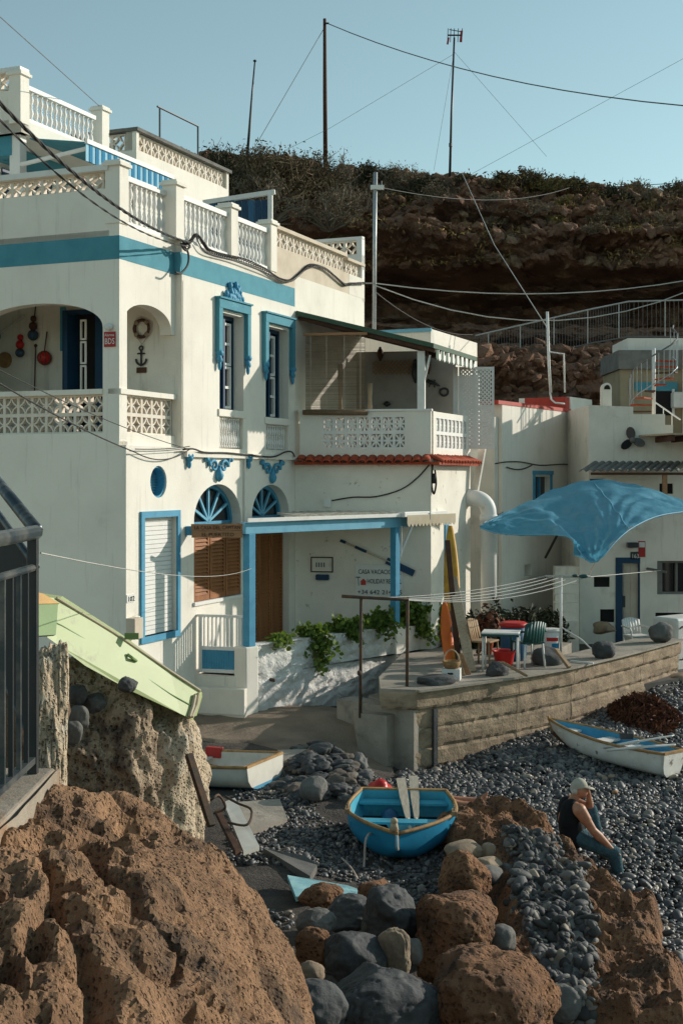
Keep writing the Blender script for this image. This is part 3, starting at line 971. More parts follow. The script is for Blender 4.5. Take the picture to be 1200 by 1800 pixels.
def float_net(px, py, r, mat, label, rope_len, extra=None):
    t, z = FK.tz(px, py)
    th = thing('glass_float', label, 'fishing float', FK.p(t, .08, z - r))
    obj('float', MB().ell(FK.p(t, .09, z), r, r, r, 0, 16, 10), mat, th, True)
    nb = MB()
    for a in range(0, 180, 45):
        nb.tube([FK.p(t + r * 1.03 * math.cos(b) * math.cos(R(a)), .09 + r * 1.03 * math.cos(b) * math.sin(R(a)), z + r * 1.03 * math.sin(b)) for b in np.linspace(0, 6.283, 17)], .008, 5)
    obj('net', nb, m_rust, th, True)
    obj('rope', MB().tube([FK.p(t, .09, z + r), FK.p(t + .01, .03, z + r + rope_len)], .012, 6), m_rust, th, True)
    if extra:
        obj('upper_float', MB().ell(FK.p(t, .09, z + r + .07), .075, .075, .075, 0, 12, 8).ell(FK.p(t, .08, z + r + .2), .055, .055, .055, 0, 12, 8), extra, th, True)
float_net(64, 590, .085, m_bluep, 'blue float hung under two dark floats, highest on the loggia wall', .42, m_dwood)
float_net(41, 621, .07, m_bluep, 'small blue float under a red float beside the round plate', .22, m_redp)
float_net(84, 630, .115, m_redp, 'big red netted float hanging left of the loggia door', .34)
pt, pz_ = FK.tz(10, 633)
q = MB()
q.lathe(FK.p(pt, .0, pz_), [(.02, .05), (.13, .05), (.14, .03), (.14, 0)], 20, axis=FK.n)
tag(obj('wall_plate', q, m_plate, None, True), 'round dark woven plate on the loggia wall', 'plate')
t0, z0 = FK.tz(66, 608)
t1, z1 = FK.tz(64, 690)
tag(obj('wall_stick', MB().tube([FK.p(t0, .05, z0), FK.p(t1, .05, z1)], .012, 6).ell(FK.p(t0, .05, z0), .03, .03, .03), m_dwood, None, True), 'thin dark stick standing against the loggia wall between floats', 'stick')
t0, z0 = FK.tz(-2, 590)
t1, z1 = FK.tz(46, 555)
oarw = thing('wall_oar', 'pale oar with blue tip hung slanting on the loggia wall', 'oar', FK.p(t0, .04, z0))
obj('shaft', MB().tube([FK.p(t0, .04, z0), FK.p(t1, .04, z1)], .02, 8), m_boatc, oarw, True)
obj('blade', MB().box(FK, t0 - .12, t0 + .06, .02, .05, z0 - .06, z0 + .06), m_blue, oarw)
# loggia door
d0t, d1t = FK.t(116), FK.t(182)
dz1 = FK.tz(150, 545)[1]
dr = obj('loggia_door', MB().box(FK, d0t, d0t + .07, 0, .10, ZF, dz1).box(FK, d0t + .07, d1t + .3, 0, .09, dz1 - .08, dz1).box(FK, d0t + .20, d0t + .27, .0, .35, ZF, dz1 - .1).box(FK, d1t - .1, d1t + .3, .0, .10, ZF, dz1 - .08), m_navy, house)
obj('door_gap', MB().box(FK, d0t + .07, d1t - .1, 0, .012, ZF, dz1 - .08), m_dark, dr)
q = MB()
for (xa, xb) in ((143, 152),):
    a_, b_ = FK.t(143, .34), FK.t(153, .34)
    for (yt, yb) in ((562, 598), (600, 640), (642, 690)):
        zt, zb = FK.tz(148, yt, .34)[1], FK.tz(148, yb, .34)[1]
        q.box(FK, a_, a_ + .025, .34, .37, zb, zt).box(FK, b_ - .025, b_, .34, .37, zb, zt).box(FK, a_, b_, .341, .369, zt - .03, zt).box(FK, a_, b_, .341, .369, zb, zb + .03)
obj('sash', q, m_trimw, dr)
obj('blue_strip', MB().box(FK, FK.t(107), FK.t(116), 0, .02, FK.tz(110, 617)[1], FK.tz(110, 540)[1]), m_band, house)
obj('blue_strip', MB().box(FK, FK.t(218) - .06, FK.t(219.5), 0, .02, FK.tz(110, 610)[1], FK.tz(110, 540)[1]), m_band, house)
# alarm plate with siren
lt, lz_ = FL.tz(194, 597)
al = thing('alarm_sign', 'small red alarm sign with white siren on the loggia pier', 'sign', FL.p(lt, .01, lz_ - .12))
obj('plate', MB().box(FL, lt - .10, lt + .10, .004, .02, lz_ - .11, lz_ + .12), m_signred, al)
text('lettering', 'Alarma', FL, lt - .085, .024, lz_ + .05, .06, m_board, al, width=.17)
text('lettering', 'BDS', FL, lt - .085, .024, lz_ - .07, .13, m_board, al, width=.17)
obj('siren', MB().ell(FL.p(lt, .05, lz_ + .19), .07, .05, .055), m_whitep, al, True)

# ================================================================ set-back top storey and the block behind it
FC = Fr(P(38, 840, 24.0), U)
FCL = Fr(FC.o, (.9228, -.3852))
ce = FC.t(180)
top = thing('roof_storey', 'set back upper storey with white balustrade on its flat roof', 'house', FC.p(1, -1.5, ZR))
zc0, zc1 = FC.tz(38, 208)[1], FC.tz(38, 142)[1]
obj('storey_wall', MB().box(FC, .35, ce, -4, -.9, ZR, zc0 - .55), m_white2, top)
obj('roof_slab', MB().box(FC, 0, ce + .1, -4, 0, zc0 - .25, zc0).box(FCL, -6, .0, -.25, 0, zc0 - .25, FCL.tz(10, 160)[1]), m_white, top)
obj('blue_beam', MB().box(FC, .1, ce, -1.0, -.75, zc0 - .6, zc0 - .26).box(FCL, -6, -.3, -.35, -.1, zc0 - .62, zc0 - .26), m_band, top)
obj('column', MB().box(FC, .12, .32, -.35, -.12, ZR, zc0 - .25), m_trimw, top)
obj('terrace_door', MB().box(FC, .6, 2.2, -.92, -.87, ZR, ZR + 2.0), m_navy, top)
h_ = zc1 - zc0 - .15
balustrade(top, FC, .22, ce - .16, zc0, h=h_)
for t_, s_ in ((-.02, 1.0), (ce, 1.05)):
    pier(top, FC, t_ + .1, zc0 - .08, s=s_)
q = FCL.tz(8, 157)[1]
blocks(top, FCL, -2.6, -.22, q, 1, s=.3, h=.3, off=-.1)
obj('parapet_cap', MB().box(FCL, -6, -.0, -.24, .04, q + .3, q + .38).box(FCL, -.24, 0, -.22, 0, q - .1, q + .3), m_trimw, top)
# striped awning rolled out from the top storey
aw = thing('striped_awning', 'blue striped awning rolled out below the upper balustrade', 'awning', FC.p(1.4, .7, 5.6))
az0, az1 = zc0 - .30, FC.tz(150, 249, 1.45)[1]
t_a, t_b = FC.t(150, 1.45), FC.t(302, 1.45)
obj('canopy', MB().add([FC.p(.25, .0, az0), FC.p(t_b + .3, .0, az0), FC.p(t_b, 1.45, az1), FC.p(t_a, 1.45, az1), FC.p(.25, .0, az0 - .02), FC.p(t_b + .3, .0, az0 - .02), FC.p(t_b, 1.45, az1 - .02), FC.p(t_a, 1.45, az1 - .02)], BOXF), m_band, aw)
obj('front_bar', MB().box(FC, t_a, t_b, 1.44, 1.50, az1 - .03, az1 + .05), m_trimw, aw)
obj('arm', MB().bar(FC.p(t_a + .1, 0, az0 - .55), FC.p(t_a + .2, 1.4, az1 - .06), .06), m_trimw, aw)
n = 30
for i in range(n):
    a_, b_ = t_a + (t_b - t_a) * i / n, t_a + (t_b - t_a) * (i + 1) / n
    obj('valance_stripe', MB().box(FC, a_, b_, 1.46, 1.466 + .01 * (i % 2), az1 - .34, az1 - .03), m_awnb if i % 2 else m_awnl, aw)

FD = Fr(P(240, 840, 27.0), U)
FDL = Fr(FD.o, (.9228, -.3852))
de = FD.t(402)
zd1 = FD.tz(240, 224)[1]
bk = thing('roof_block', 'plain white roof block with a row of pierced blocks and brown coping', 'house', FD.p(2, -1.5, ZR))
obj('block_wall', MB().box(FD, 0, de, -4.0, 0, ZR, zd1 - .46).box(FD, 0, .1, -.25, 0, zd1 - .46, zd1 - .07).box(FD, de - .1, de, -.25, 0, zd1 - .46, zd1 - .07).box(FDL, -4, -2.0, -.25, 0, zd1 - .46, zd1 - .07).box(FDL, -.25, -.1, -.25, 0, zd1 - .46, zd1 - .07), m_white, bk)
obj('coping', MB().box(FD, -.05, de + .05, -.28, .06, zd1 - .07, zd1).box(FDL, -4, -.28, -.28, .06, zd1 - .07, zd1), m_greyrock, bk)
blocks(bk, FD, .12, de - .12, zd1 - .45, 1, s=.30, h=.37)
blocks(bk, FDL, -1.3, -.30, zd1 - .45, 1, s=.3, h=.37)
obj('corner_step', MB().box(FD, de, de + .12, -1.2, -.2, ZR, zd1 - .9), m_white2, bk)
# pipe frame on its roof
pf = thing('roof_pipe_frame', 'black bent pipe frame standing on the white roof block', 'pipe frame', FD.p(1.5, -.15, zd1))
tA, zA = FD.tz(281, 190, -.15)
tB, zB = FD.tz(348, 222, -.15)
obj('post', MB().tube([FD.p(tA, -.15, zd1 - .1), FD.p(tA, -.15, zA)], .022, 6), m_black, pf)
obj('post', MB().tube([FD.p(tB, -.15, zd1 - .1), FD.p(tB, -.15, zB)], .022, 6), m_black, pf)
obj('top_bar', MB().tube([FD.p(tA - .1, -.15, zA + .01), FD.p(tB, -.15, zB)], .022, 6), m_black, pf)
# blue windbreak with white frame
FW = Fr(P(366, 840, 26.5), (.98, -.12))
wb = thing('blue_windbreak', 'blue panelled windbreak with white frame on the roof terrace', 'screen', FW.p(.6, 0, ZR))
we, wtop = FW.t(479), FW.tz(420, 346)[1]
obj('frame', MB().bar(FW.p(-.1, 0, wtop - .1), FW.p(we + .05, 0, wtop + .08), .09, .09).box(FW, we - .09, we, -.05, .05, ZR, wtop + .02), m_trimw, wb)
n = 9
for i in range(n):
    a_ = .02 + (we - .12) * i / n
    obj('panel', MB().box(FW, a_ + .012, a_ + (we - .12) / n - .008, -.02, .015, ZR, wtop - .08), m_navy if i % 3 else m_bluep, wb)
obj('backing', MB().box(FW, 0, we - .1, -.04, -.025, ZR, wtop - .09), m_awnl, wb)
# ================================================================ wing with covered balcony
Q0 = FA.p(TE, 0, 0)
FG = Fr(Q0, (.985, -.17))            # wing front, faces the camera
g1 = FG.t(757)
FS = Fr(FG.p(g1, 0, 0), U)           # wing side, faces the sun
s2 = FS.t(826)
Q1, Q2, Q3 = FG.p(g1, 0, 0), FS.p(s2, 0, 0), FA.p(TT - .4, 0.005, 0)
wing = thing('balcony_house', 'spotted white annex with covered balcony above a red tile course', 'house', FG.p(1.3, -1, -4.2))
ZW = .30
obj('wing_wall', MB().plan([FA.p(TE - .0, .004, 0), Q1, Q2, Q3], -4.5, ZW), m_wing, wing)
obj('balcony_floor', MB().plan([FA.p(TE, .005, 0), FG.p(g1 + .03, .03, 0), FS.p(s2 + .02, .03, 0), Q3], ZW, ZW + .10), m_white2, wing)
obj('shade_floor_sheet', MB().plan([FA.p(TE + .2, .02, 0), FG.p(g1 - .2, -.2, 0), FS.p(s2 - .2, -.2, 0), Q3], ZW + .10, ZW + .112), m_dwood, wing)  # dark sheet added so the openings of the blocks look shaded
zr0, zr1 = ZW + .10, FG.tz(650, 723)[1]
ga, gb, gp = FG.t(566), FG.t(713), FG.t(747)
obj('balcony_parapet', MB().box(FG, FG.t(527), ga, -.14, 0, zr0, zr1).box(FG, gb, g1, -.14, 0, zr0, zr1).box(FG, ga, gb, -.13, -.004, zr1 - .08, zr1 - .003).box(FG, ga, gb, -.13, -.004, zr0, zr0 + .16)
    .box(FS, .15, .3, -.14, 0, zr0, zr1).box(FS, .3, s2 - .25, -.13, -.004, zr1 - .09, zr1 - .003).box(FS, .3, s2 - .25, -.13, -.004, zr0, zr0 + .16).box(FS, s2 - .25, s2, -.14, 0, zr0, zr1), m_white, wing)
obj('parapet_cap', MB().box(FG, FG.t(524), g1 + .02, -.17, .03, zr1, zr1 + .04), m_trimw, wing)
blocks(wing, FG, ga, gb, zr0 + .16, 2, me=me_blk2, s=.235, off=-.07, h=(zr1 - .08 - zr0 - .16) / 2)
blocks(wing, FS, .3, s2 - .25, zr0 + .16, 2, me=me_blk2, s=.24, off=-.07, h=(zr1 - .09 - zr0 - .16) / 2)
# back wall of the balcony
FH = Fr(FA.p(TT - .45, 0, 0), (.985, -.17))
hb = FH.t(800)
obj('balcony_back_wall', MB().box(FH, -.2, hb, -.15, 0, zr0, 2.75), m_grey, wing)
obj('side_door', MB().box(FH, hb - .02, hb + .5, -.2, .02, zr0, 2.2), m_trimw, wing)
# lean-to roof
zt0 = FA.tz(519, 546)[1]
zv = FG.tz(727, 606)[1]
ze = zv - .02
ra_, rb_ = FA.p(TE + .02, .02, zt0), FA.p(TT, .02, zt0)
rc_, rd_ = FS.p(-.2, .12, zv), FS.p(s2 + .1, .12, ze)
dn = Vector((0, 0, -.09))
obj('lean_to_roof', MB().add([ra_, rb_, rd_, rc_, ra_ + dn, rb_ + dn, rd_ + dn, rc_ + dn], BOXF), m_green, wing)
nb = 9
for i in range(nb):
    a = (i + .3) / nb
    obj('rafter', MB().bar(ra_.lerp(rb_, a) + dn * 1.5, rc_.lerp(rd_, a) + dn * 1.5, .05, .07), m_dwood, wing)
obj('eave_beam', MB().bar(FG.p(g1 - .1, -.07, zv - .16), FS.p(s2 - .05, -.07, ze - .16), .09, .1), m_dwood, wing)
obj('corner_post', MB().box(FG, FG.t(733), FG.t(746), -.15, -.0, zr1 + .04, zv - .12), m_trimw, wing)
obj('brace', MB().bar(FG.p(g1 - .16, -.05, zr1 + .5), FG.p(g1 - .02, -.05, zv - .2), .04), m_trimw, wing)
# scalloped green and white valance
n = 18
for i in range(n):
    a, b = .0 + (s2 + .05) * i / n, (s2 + .05) * (i + 1) / n
    obj('valance_stripe', MB().prism(FS, [(a, zv - .10), (a, zv - .26), ((a + b) / 2, zv - .31), (b, zv - .26), (b, zv - .10)], .10, .106 + .004 * (i % 2)), m_trimw if i % 2 else m_green, wing)
# trellis under the roof
def lattice(mb_, fr, t0, t1, z0, z1, pitch, wd, o0, o1):
    wdt, hgt = t1 - t0, z1 - z0
    for sg in (1, -1):
        c = -hgt
        while c < wdt:
            a0, a1 = max(0, c), min(wdt, c + hgt)
            if a1 - a0 > .02:
                p0, p1 = (a0, a0 - c), (a1, a1 - c)
                if sg < 0:
                    p0, p1 = (p0[0], hgt - p0[1]), (p1[0], hgt - p1[1])
                o_ = (o0 + o1) / 2 + sg * (o1 - o0) * .25
                mb_.bar(fr.p(t0 + p0[0], o_, z0 + p0[1]), fr.p(t0 + p1[0], o_, z0 + p1[1]), wd, (o1 - o0) / 2, up=fr.n)
            c += pitch
    return mb_
obj('trellis', lattice(MB(), FH, FH.t(655), FH.t(730), 2.25, 2.55, .09, .02, .02, .05), m_wood, wing)
# bamboo blind hanging at the front
b0, b1 = FG.t(538), FG.t(642)
bz0, bz1 = FG.tz(590, 722)[1], FG.tz(590, 590)[1]
bl = thing('bamboo_blind', 'half transparent brown bamboo blind hanging from the balcony roof', 'blind', FG.p((b0 + b1) / 2, .06, bz0))
q = MB()
n = 64
for i in range(n):
    z = bz0 + (bz1 - bz0) * i / n
    q.box(FG, b0, b1, .05, .056, z, z + (bz1 - bz0) / n * random.uniform(.5, .72))
obj('slats', q, m_bamboo, bl)['kind'] = 'stuff'
obj('head_rail', MB().box(FG, b0 - .05, b1 + .05, .03, .09, bz1, bz1 + .05), m_sign, bl)
obj('rolled_foot', MB().tube([FG.p(b0 - .05, .07, bz0 - .03), FG.p(b1 + .05, .07, bz0 - .05)], .05, 10), m_bamboo, bl, True)
q = MB()
for a in (.08, .35, .65, .92):
    q.box(FG, b0 + (b1 - b0) * a, b0 + (b1 - b0) * a + .012, .056, .062, bz0, bz1)
obj('cords', q, m_rope, bl)
# things seen behind the blind and on the balcony wall
for (px, d_, h, mat, lab) in ((598, 26.6, 1.9, m_wood2, 'pale turned timber post behind the bamboo blind'), (650, 26.3, 1.5, m_wood2, 'slim timber post at the right edge of the bamboo blind')):
    p0 = P(px, 840, d_)
    tag(obj('timber_post', MB().lathe((p0.x, p0.y, zr0), [(.07, 0), (.07, .3), (.045, .4), (.06, .9), (.04, 1.2), (.06, h)], 10), m_wood2, None, True), lab, 'post')
for (px, py, rx, rz_, mat, lab, cat, nm) in ((668, 622, .07, .13, m_dwood, 'dark lantern hanging under the balcony roof beside the blind', 'lantern', 'hanging_lantern'),
                                     (730, 652, .09, .22, m_black, 'tall dark ornament on the balcony wall behind the corner post', 'ornament', 'wall_ornament'),
                                     (753, 642, .05, .16, m_dwood, 'narrow dark wooden plaque right of the corner post', 'plaque', 'wall_plaque'),
                                     (680, 710, .08, .05, m_black, 'dark starfish shaped ornament low on the balcony wall', 'ornament', 'wall_ornament')):
    t_, z_ = FH.tz(px, py, .05)
    q = MB().ell(FH.p(t_, .06, z_), rx, .05, rz_, 0, 10, 8).ell(FH.p(t_, .06, z_ + rz_ * .9), rx * .5, .04, rz_ * .3, 0, 8, 6).ell(FH.p(t_, .06, z_ - rz_), rx * .4, .03, rz_ * .25, 0, 8, 6)
    tag(obj(nm, q, mat, None, True), lab, cat)
t_, z_ = FH.tz(760, 673, .05)
q = MB().tube([FH.p(t_ - .16, .04, z_ + .04), FH.p(t_ - .05, .04, z_ + .02), FH.p(t_ + .06, .04, z_ - .02), FH.p(t_ + .16, .04, z_ - .07)], [.02, .045, .04, .01], 8)
for a, b in ((-.1, .09), (-.08, -.09), (.05, .07), (.04, -.10)):
    q.tube([FH.p(t_ + a * .6, .04, z_ + .01), FH.p(t_ + a, .04, z_ + b)], .014, 5)
tag(obj('wall_lizard', q, m_black, None, True), 'black lizard ornament on the balcony wall', 'ornament')
t_, z_ = FH.tz(780, 689, .05)
tag(obj('wall_wreath', MB().tube([FH.p(t_ + .09 * math.cos(a), .04, z_ + .08 * math.sin(a)) for a in np.linspace(0, 6.283, 15)], .022, 6), m_black, None, True), 'small dark wreath on the balcony wall beside the lizard', 'wreath')
# open lattice door at the balcony end
FT = Fr(P(806, 840, 27.5), (1, -.08))
te = FT.t(868)
tz0, tz1 = FT.tz(835, 789)[1], FT.tz(835, 645)[1]
ld = thing('lattice_door', 'white lattice door standing open at the balcony end', 'door', FT.p(te / 2, 0, tz0))
zm = (tz0 + tz1) / 2 + .0
tm = te * .42
obj('door_frame', MB().box(FT, 0, .05, -.02, .02, tz0, tz1).box(FT, te - .05, te, -.02, .02, tz0, tz1).box(FT, tm - .025, tm + .025, -.0195, .0195, tz0, tz1).box(FT, .05, te - .05, -.019, .019, tz0, tz0 + .06).box(FT, .05, te - .05, -.019, .019, tz1 - .06, tz1).box(FT, .05, te - .05, -.019, .019, zm - .03, zm + .03), m_trimw, ld)
for (a, b) in ((.05, tm - .025), (tm + .025, te - .05)):
    for (c, e) in ((tz0 + .06, zm - .03), (zm + .03, tz1 - .06)):
        obj('lattice_panel', lattice(MB(), FT, a, b, c, e, .085, .034, -.012, .012), m_trimw, ld)
obj('hinge_post', MB().box(FT, -.12, -.02, -.06, .04, zr0 - .2, tz1), m_trimw, ld)
# tile courses
def half_tile(r, l, n=7):
    q = MB()
    for rr in (r, r - .016):
        for y in (0, l):
            for k in range(n + 1):
                a = math.pi * k / n
                q.v.append((rr * math.cos(a), -y, rr * math.sin(a) * .8 - y * .38))
    m = n + 1
    for k in range(n):
        q.f += [(k, k + 1, m + k + 1, m + k), (2 * m + k, 3 * m + k, 3 * m + k + 1, 2 * m + k + 1), (m + k, m + k + 1, 3 * m + k + 1, 3 * m + k), (k, 2 * m + k, 2 * m + k + 1, k + 1)]
    q.f += [(0, m, 3 * m, 2 * m), (n, 2 * m + n, 3 * m + n, m + n)]
    return q
me_tile = local_mesh('roof_tile', half_tile(.092, .30), m_tile, True)
n = 15
zt_ = FG.tz(640, 797)[1] - .02
for i in range(n):
    inst('roof_tile', me_tile, wing, FG.p(FG.t(523) + (g1 - FG.t(523)) * (i + .5) / n, -.03, zt_ - .06 + random.uniform(-.006, .006)), FG.rz + R(random.uniform(-3, 3)))
n = 14
for i in range(n):
    inst('roof_tile', me_tile, wing, FS.p(s2 * (i + .3) / n, -.03, zt_ - .05 + random.uniform(-.006, .006)), FS.rz + R(random.uniform(-3, 3)))
obj('tile_ledge', MB().box(FG, FG.t(521), g1 + .18, 0, .2, zt_ - .20, zt_ - .15).box(FS, -.18, s2, .0, .2, zt_ - .202, zt_ - .152), m_tile, wing)
# drain pipe with elbow and strut
pp = thing('elbow_pipe', 'fat white plastic drain pipe with an elbow beside the annex', 'pipe', P(858, 1060, 27.3))
c1 = P(806, 876, 27.6)
pts = [c1, P(826, 875, 27.4)] + [P(832 + 26 * math.sin(a), 901 - 26 * math.cos(a), 27.3) for a in np.linspace(.0, math.pi / 2, 9)] + [P(858, 1075, 27.3)]
obj('pipe', MB().tube(pts, .165, 16), m_trimw, pp, True)
obj('collar', MB().tube([P(858, 905, 27.3), P(858, 918, 27.3)], .185, 16), m_trimw, pp, True)
obj('collar', MB().tube([P(822, 875, 27.4), P(830, 875, 27.35)], .185, 16), m_trimw, pp, True)
tag(obj('prop_plank', MB().bar(P(848, 788, 27.6), P(834, 866, 27.4), .16, .05), m_white2), 'weathered white plank propped under the lattice door', 'plank')
# cable and box on the wing
bt, bz_ = FG.tz(576, 884)
obj('junction_box', MB().box(FG, bt - .07, bt + .07, 0, .06, bz_ - .08, bz_ + .08), m_trimw, wing)
# small flat-roofed box behind
FX = Fr(P(757, 840, 30.0), (.40, .9165))
FXL = Fr(FX.o, (.9165, -.40))
xe = FX.t(838)
xb = thing('roof_hut', 'small flat roofed white hut with pale blue edge behind the balcony', 'hut', FX.p(.7, -1, .5))
xz = FX.tz(757, 578)[1]
obj('hut_wall', MB().box(FX, 0, xe, -3.0, 0, -1, xz), m_white, xb)
obj('blue_edge', MB().box(FXL, -2.9, .02, 0, .04, xz - .06, xz + .02).box(FXL, -1.2, -.6, 0, .02, xz - .62, xz - .55), m_pblue, xb)
obj('hut_door', MB().box(FXL, -1.15, -.65, .0, .03, xz - 1.6, xz - .62), m_navy, xb)

# ================================================================ pergola, terrace wall, gate
p1 = P(438, 840, 21.75); p2 = P(694, 840, 24.6); p3 = P(781, 840, 26.0)
ZTW = -2.8
perg = thing('blue_pergola', 'blue timber pergola with pale roof over the house terrace', 'pergola', (p2.x, p2.y, ZTW))
for p_, s_ in ((p1, .15), (p2, .13), (p3, .13)):
    fr_ = Fr(p_, (p2 - p1).xy)
    obj('post', MB().box(fr_, -s_ / 2, s_ / 2, -s_ / 2, s_ / 2, ZTW, -.93), m_blue, perg, bevel=.006)
F12 = Fr(p1, (p2 - p1).xy)
l12 = (p2 - p1).length
F23 = Fr(p2, (p3 - p2).xy)
l23 = (p3 - p2).length
obj('front_beam', MB().box(F12, -.14, l12 + .1, -.06, .06, -.93, -.74), m_pblue, perg, bevel=.005)
obj('side_beam', MB().box(F23, .07, l23 + .1, -.05, .05, -.93, -.745), m_pblue, perg)
fa0 = FA.p(FA.t(327), .0, 0)
F10 = Fr(fa0, (p1 - fa0).xy)
l10 = (p1 - fa0).length
obj('gate_beam', MB().box(F10, .0, l10 - .08, -.05, .05, -.95, -.80), m_blue, perg)
roofpoly = [F12.p(.75, .12, 0), F12.p(l12 + .05, .12, 0), F23.p(.1, .05, 0), F23.p(l23, .05, 0), FS.p(.1, .03, 0), FG.p(g1, .02, 0), FG.p(.4, .02, 0), FA.p(TE - .2, .02, 0), FA.p(FA.t(492), .05, 0)]
obj('roof_sheet', MB().plan(roofpoly, -.70, -.675), m_trimw, perg)
obj('edge_strip', MB().box(F12, -.16, l12 + .05, .121, .15, -.73, -.665), m_trimw, perg)
nb = 16
for i in range(nb):
    a = F12.p(l12 * (i + .5) / nb, .10, -.655)
    b = a + Vector((-.9228, .3852, 0)) * 1.5
    b2 = a + Vector((-.25, 1.0, 0)) * (1.2 + .12 * i)
    if i > 3:
        obj('roof_batten', MB().bar(a, b2, .05, .04), m_boatc, perg)
obj('wall_plate', MB().box(FG, .3, g1, .03, .09, -.80, -.705), m_pblue, perg)
# awning cassette and scalloped valance
va = thing('cream_valance', 'cream scalloped awning valance on the right side of the pergola', 'awning', F23.p(.8, .3, -.95))
obj('cassette', MB().box(F23, .0, l23 * .86, .06, .22, -.74, -.64), m_trimw, va, bevel=.01)
n = 14
for i in range(n):
    a, b = .02 + (l23 * .98) * i / n, .02 + (l23 * .98) * (i + 1) / n
    obj('scallop', MB().prism(F23, [(a, -.70), (a, -.86)] + [(a + (b - a) * k / 6, -.86 - .06 * math.sin(math.pi * k / 6)) for k in range(1, 6)] + [(b, -.86), (b, -.70)], .26, .266), m_awn, va)
obj('arm', MB().bar(F23.p(.1, .05, -1.45), F23.p(.35, .22, -.78), .04), m_whitep, va)
obj('crank', MB().tube([F23.p(.05, .12, -.9), F23.p(.02, .12, -1.5)], .012, 6), m_steel, va)
# hanging name board
sg = thing('name_board', 'brown wooden name board hung on the pergola beam before the shutters', 'sign', F10.p(.4, .08, -1.0))
sa, sb = F10.t(336, .08), F10.t(427, .08)
sz0, sz1 = F10.tz(380, 945, .08)[1], F10.tz(380, 921, .08)[1]
obj('plank', MB().box(F10, sa, sb, .06, .09, (sz0 + sz1) / 2 + .003, sz1), m_sign, sg)
obj('plank', MB().box(F10, sa + .01, sb - .005, .06, .09, sz0, (sz0 + sz1) / 2 - .003), m_sign, sg)
text('lettering', 'LA CASA DEL CAPITAN', F10, sa + .05, .094, (sz0 + sz1) / 2 + .025, .085, m_text, sg, width=sb - sa - .10)
text('lettering', 'EL PUERTITO', F10, sa + .17, .094, sz0 + .022, .085, m_text, sg, width=(sb - sa) * .62)

# rough white terrace wall
def rough_slab(fr, t0, t1, z0, z1, off, amp, res=.035, seed=0):
    nx, nz = max(2, int((t1 - t0) / res)), max(2, int((z1 - z0) / res))
    t, z = np.meshgrid(np.linspace(t0, t1, nx), np.linspace(z0, z1, nz))
    t, z = t.ravel(), z.ravel()
    b = np.array(fr.o)[None, :] + t[:, None] * np.array(fr.u)[None, :]
    b[:, 2] = z
    nn = fbm(np.stack([t * 5 + z * 3, z * 11 - t * 3, 0 * t + seed], 1), 4, seed, .6)
    nn2 = fbm(np.stack([t * 1.1, z * 1.1, 0 * t + seed], 1), 2, seed + 5)
    edge = np.minimum(np.minimum(t - t0, t1 - t), np.minimum(z - z0, z1 - z))
    o_ = off + amp * (nn + nn2) * np.clip(edge / .05 + .2, 0, 1)
    v = b + o_[:, None] * np.array(fr.n)[None, :]
    k = (np.arange(nz - 1)[:, None] * nx + np.arange(nx - 1)[None, :]).ravel()
    f = np.stack([k, k + 1, k + nx + 1, k + nx], 1)
    return v, f
tw_ = thing('terrace_wall', 'rough cast white terrace wall with leafy planting along its top', 'wall', (p2.x - .6, p2.y - .4, -4.1))
obj('wall_core', MB().box(F12, -.10, l12 + .12, -.20, -.01, -4.5, ZTW), m_rough, tw_)
v, f = rough_slab(F12, .12, l12 + .10, -4.5, ZTW, .035, .028, seed=3)
arr_obj('render_coat', v, f, m_rough, tw_)
obj('wall_top', MB().box(F12, .1, l12 + .1, -.2, .05, ZTW, ZTW + .02), m_rough, tw_)
obj('gate_pier', MB().box(F12, -.16, .13, -.2, .09, -4.5, ZTW + .002), m_white, tw_, bevel=.02)
obj('corner_pier', MB().box(F12, l12 - .1, l12 + .14, -.12, .10, -4.5, ZTW + .05), m_white, tw_, bevel=.02)
obj('side_wall', MB().box(F23, .1, l23 + .1, -.15, .06, -4.2, ZTW - .03), m_white, tw_)
# rusty stain stub
st, sz_ = F12.tz(478, 1195, .06)
obj('pipe_stub', MB().tube([F12.p(st, .02, sz_), F12.p(st, .12, sz_)], .03, 8), m_rust, tw_, True)
# steps below the gate
fg0 = FA.p(FA.t(346), .01, 0)
F1G = Fr(fg0, (p1 - fg0).xy)
lg = (p1 - fg0).length
stp = thing('gate_steps', 'worn white steps below the little gate', 'steps', F1G.p(.4, .1, -4))
obj('step', MB().box(F1G, -.08, lg - .02, -.6, .08, -3.7, -3.30), m_white2, stp, bevel=.01)
obj('step', MB().box(F1G, -.14, lg + .02, -.6, .30, -3.9, -3.47), m_white2, stp, bevel=.01)
obj('step', MB().box(F1G, -.10, lg + .02, -.6, .27, -4.6, -3.9), m_white2, stp)
gt = thing('garden_gate', 'small white gate with upright bars and blue lower panel', 'gate', F1G.p(lg / 2, 0, -3.28))
gz0, gz1 = -3.26, -2.33
g0, g9 = .03, lg - .12
obj('gate_frame', MB().box(F1G, g0, g0 + .06, -.02, .02, gz0, gz1).box(F1G, g9 - .06, g9, -.02, .02, gz0, gz1).box(F1G, g0 - .03, g9 + .02, -.03, .03, gz1, gz1 + .04).box(F1G, g0 + .06, g9 - .06, -.02, .02, gz0 + .38, gz0 + .44).box(F1G, g0 + .06, g9 - .06, -.02, .02, gz0, gz0 + .06), m_trimw, gt)
n = 9
for i in range(n):
    a = g0 + .06 + (g9 - g0 - .12) * (i + .5) / n
    obj('bar', MB().box(F1G, a - .013, a + .013, -.012, .012, gz0 + .44, gz1), m_trimw, gt)
n = 15
for i in range(n):
    a = g0 + .06 + (g9 - g0 - .12) * i / n
    obj('slat', MB().box(F1G, a + .002, a + (g9 - g0 - .12) / n - .003, -.01, .01, gz0 + .06, gz0 + .38), m_blue, gt)
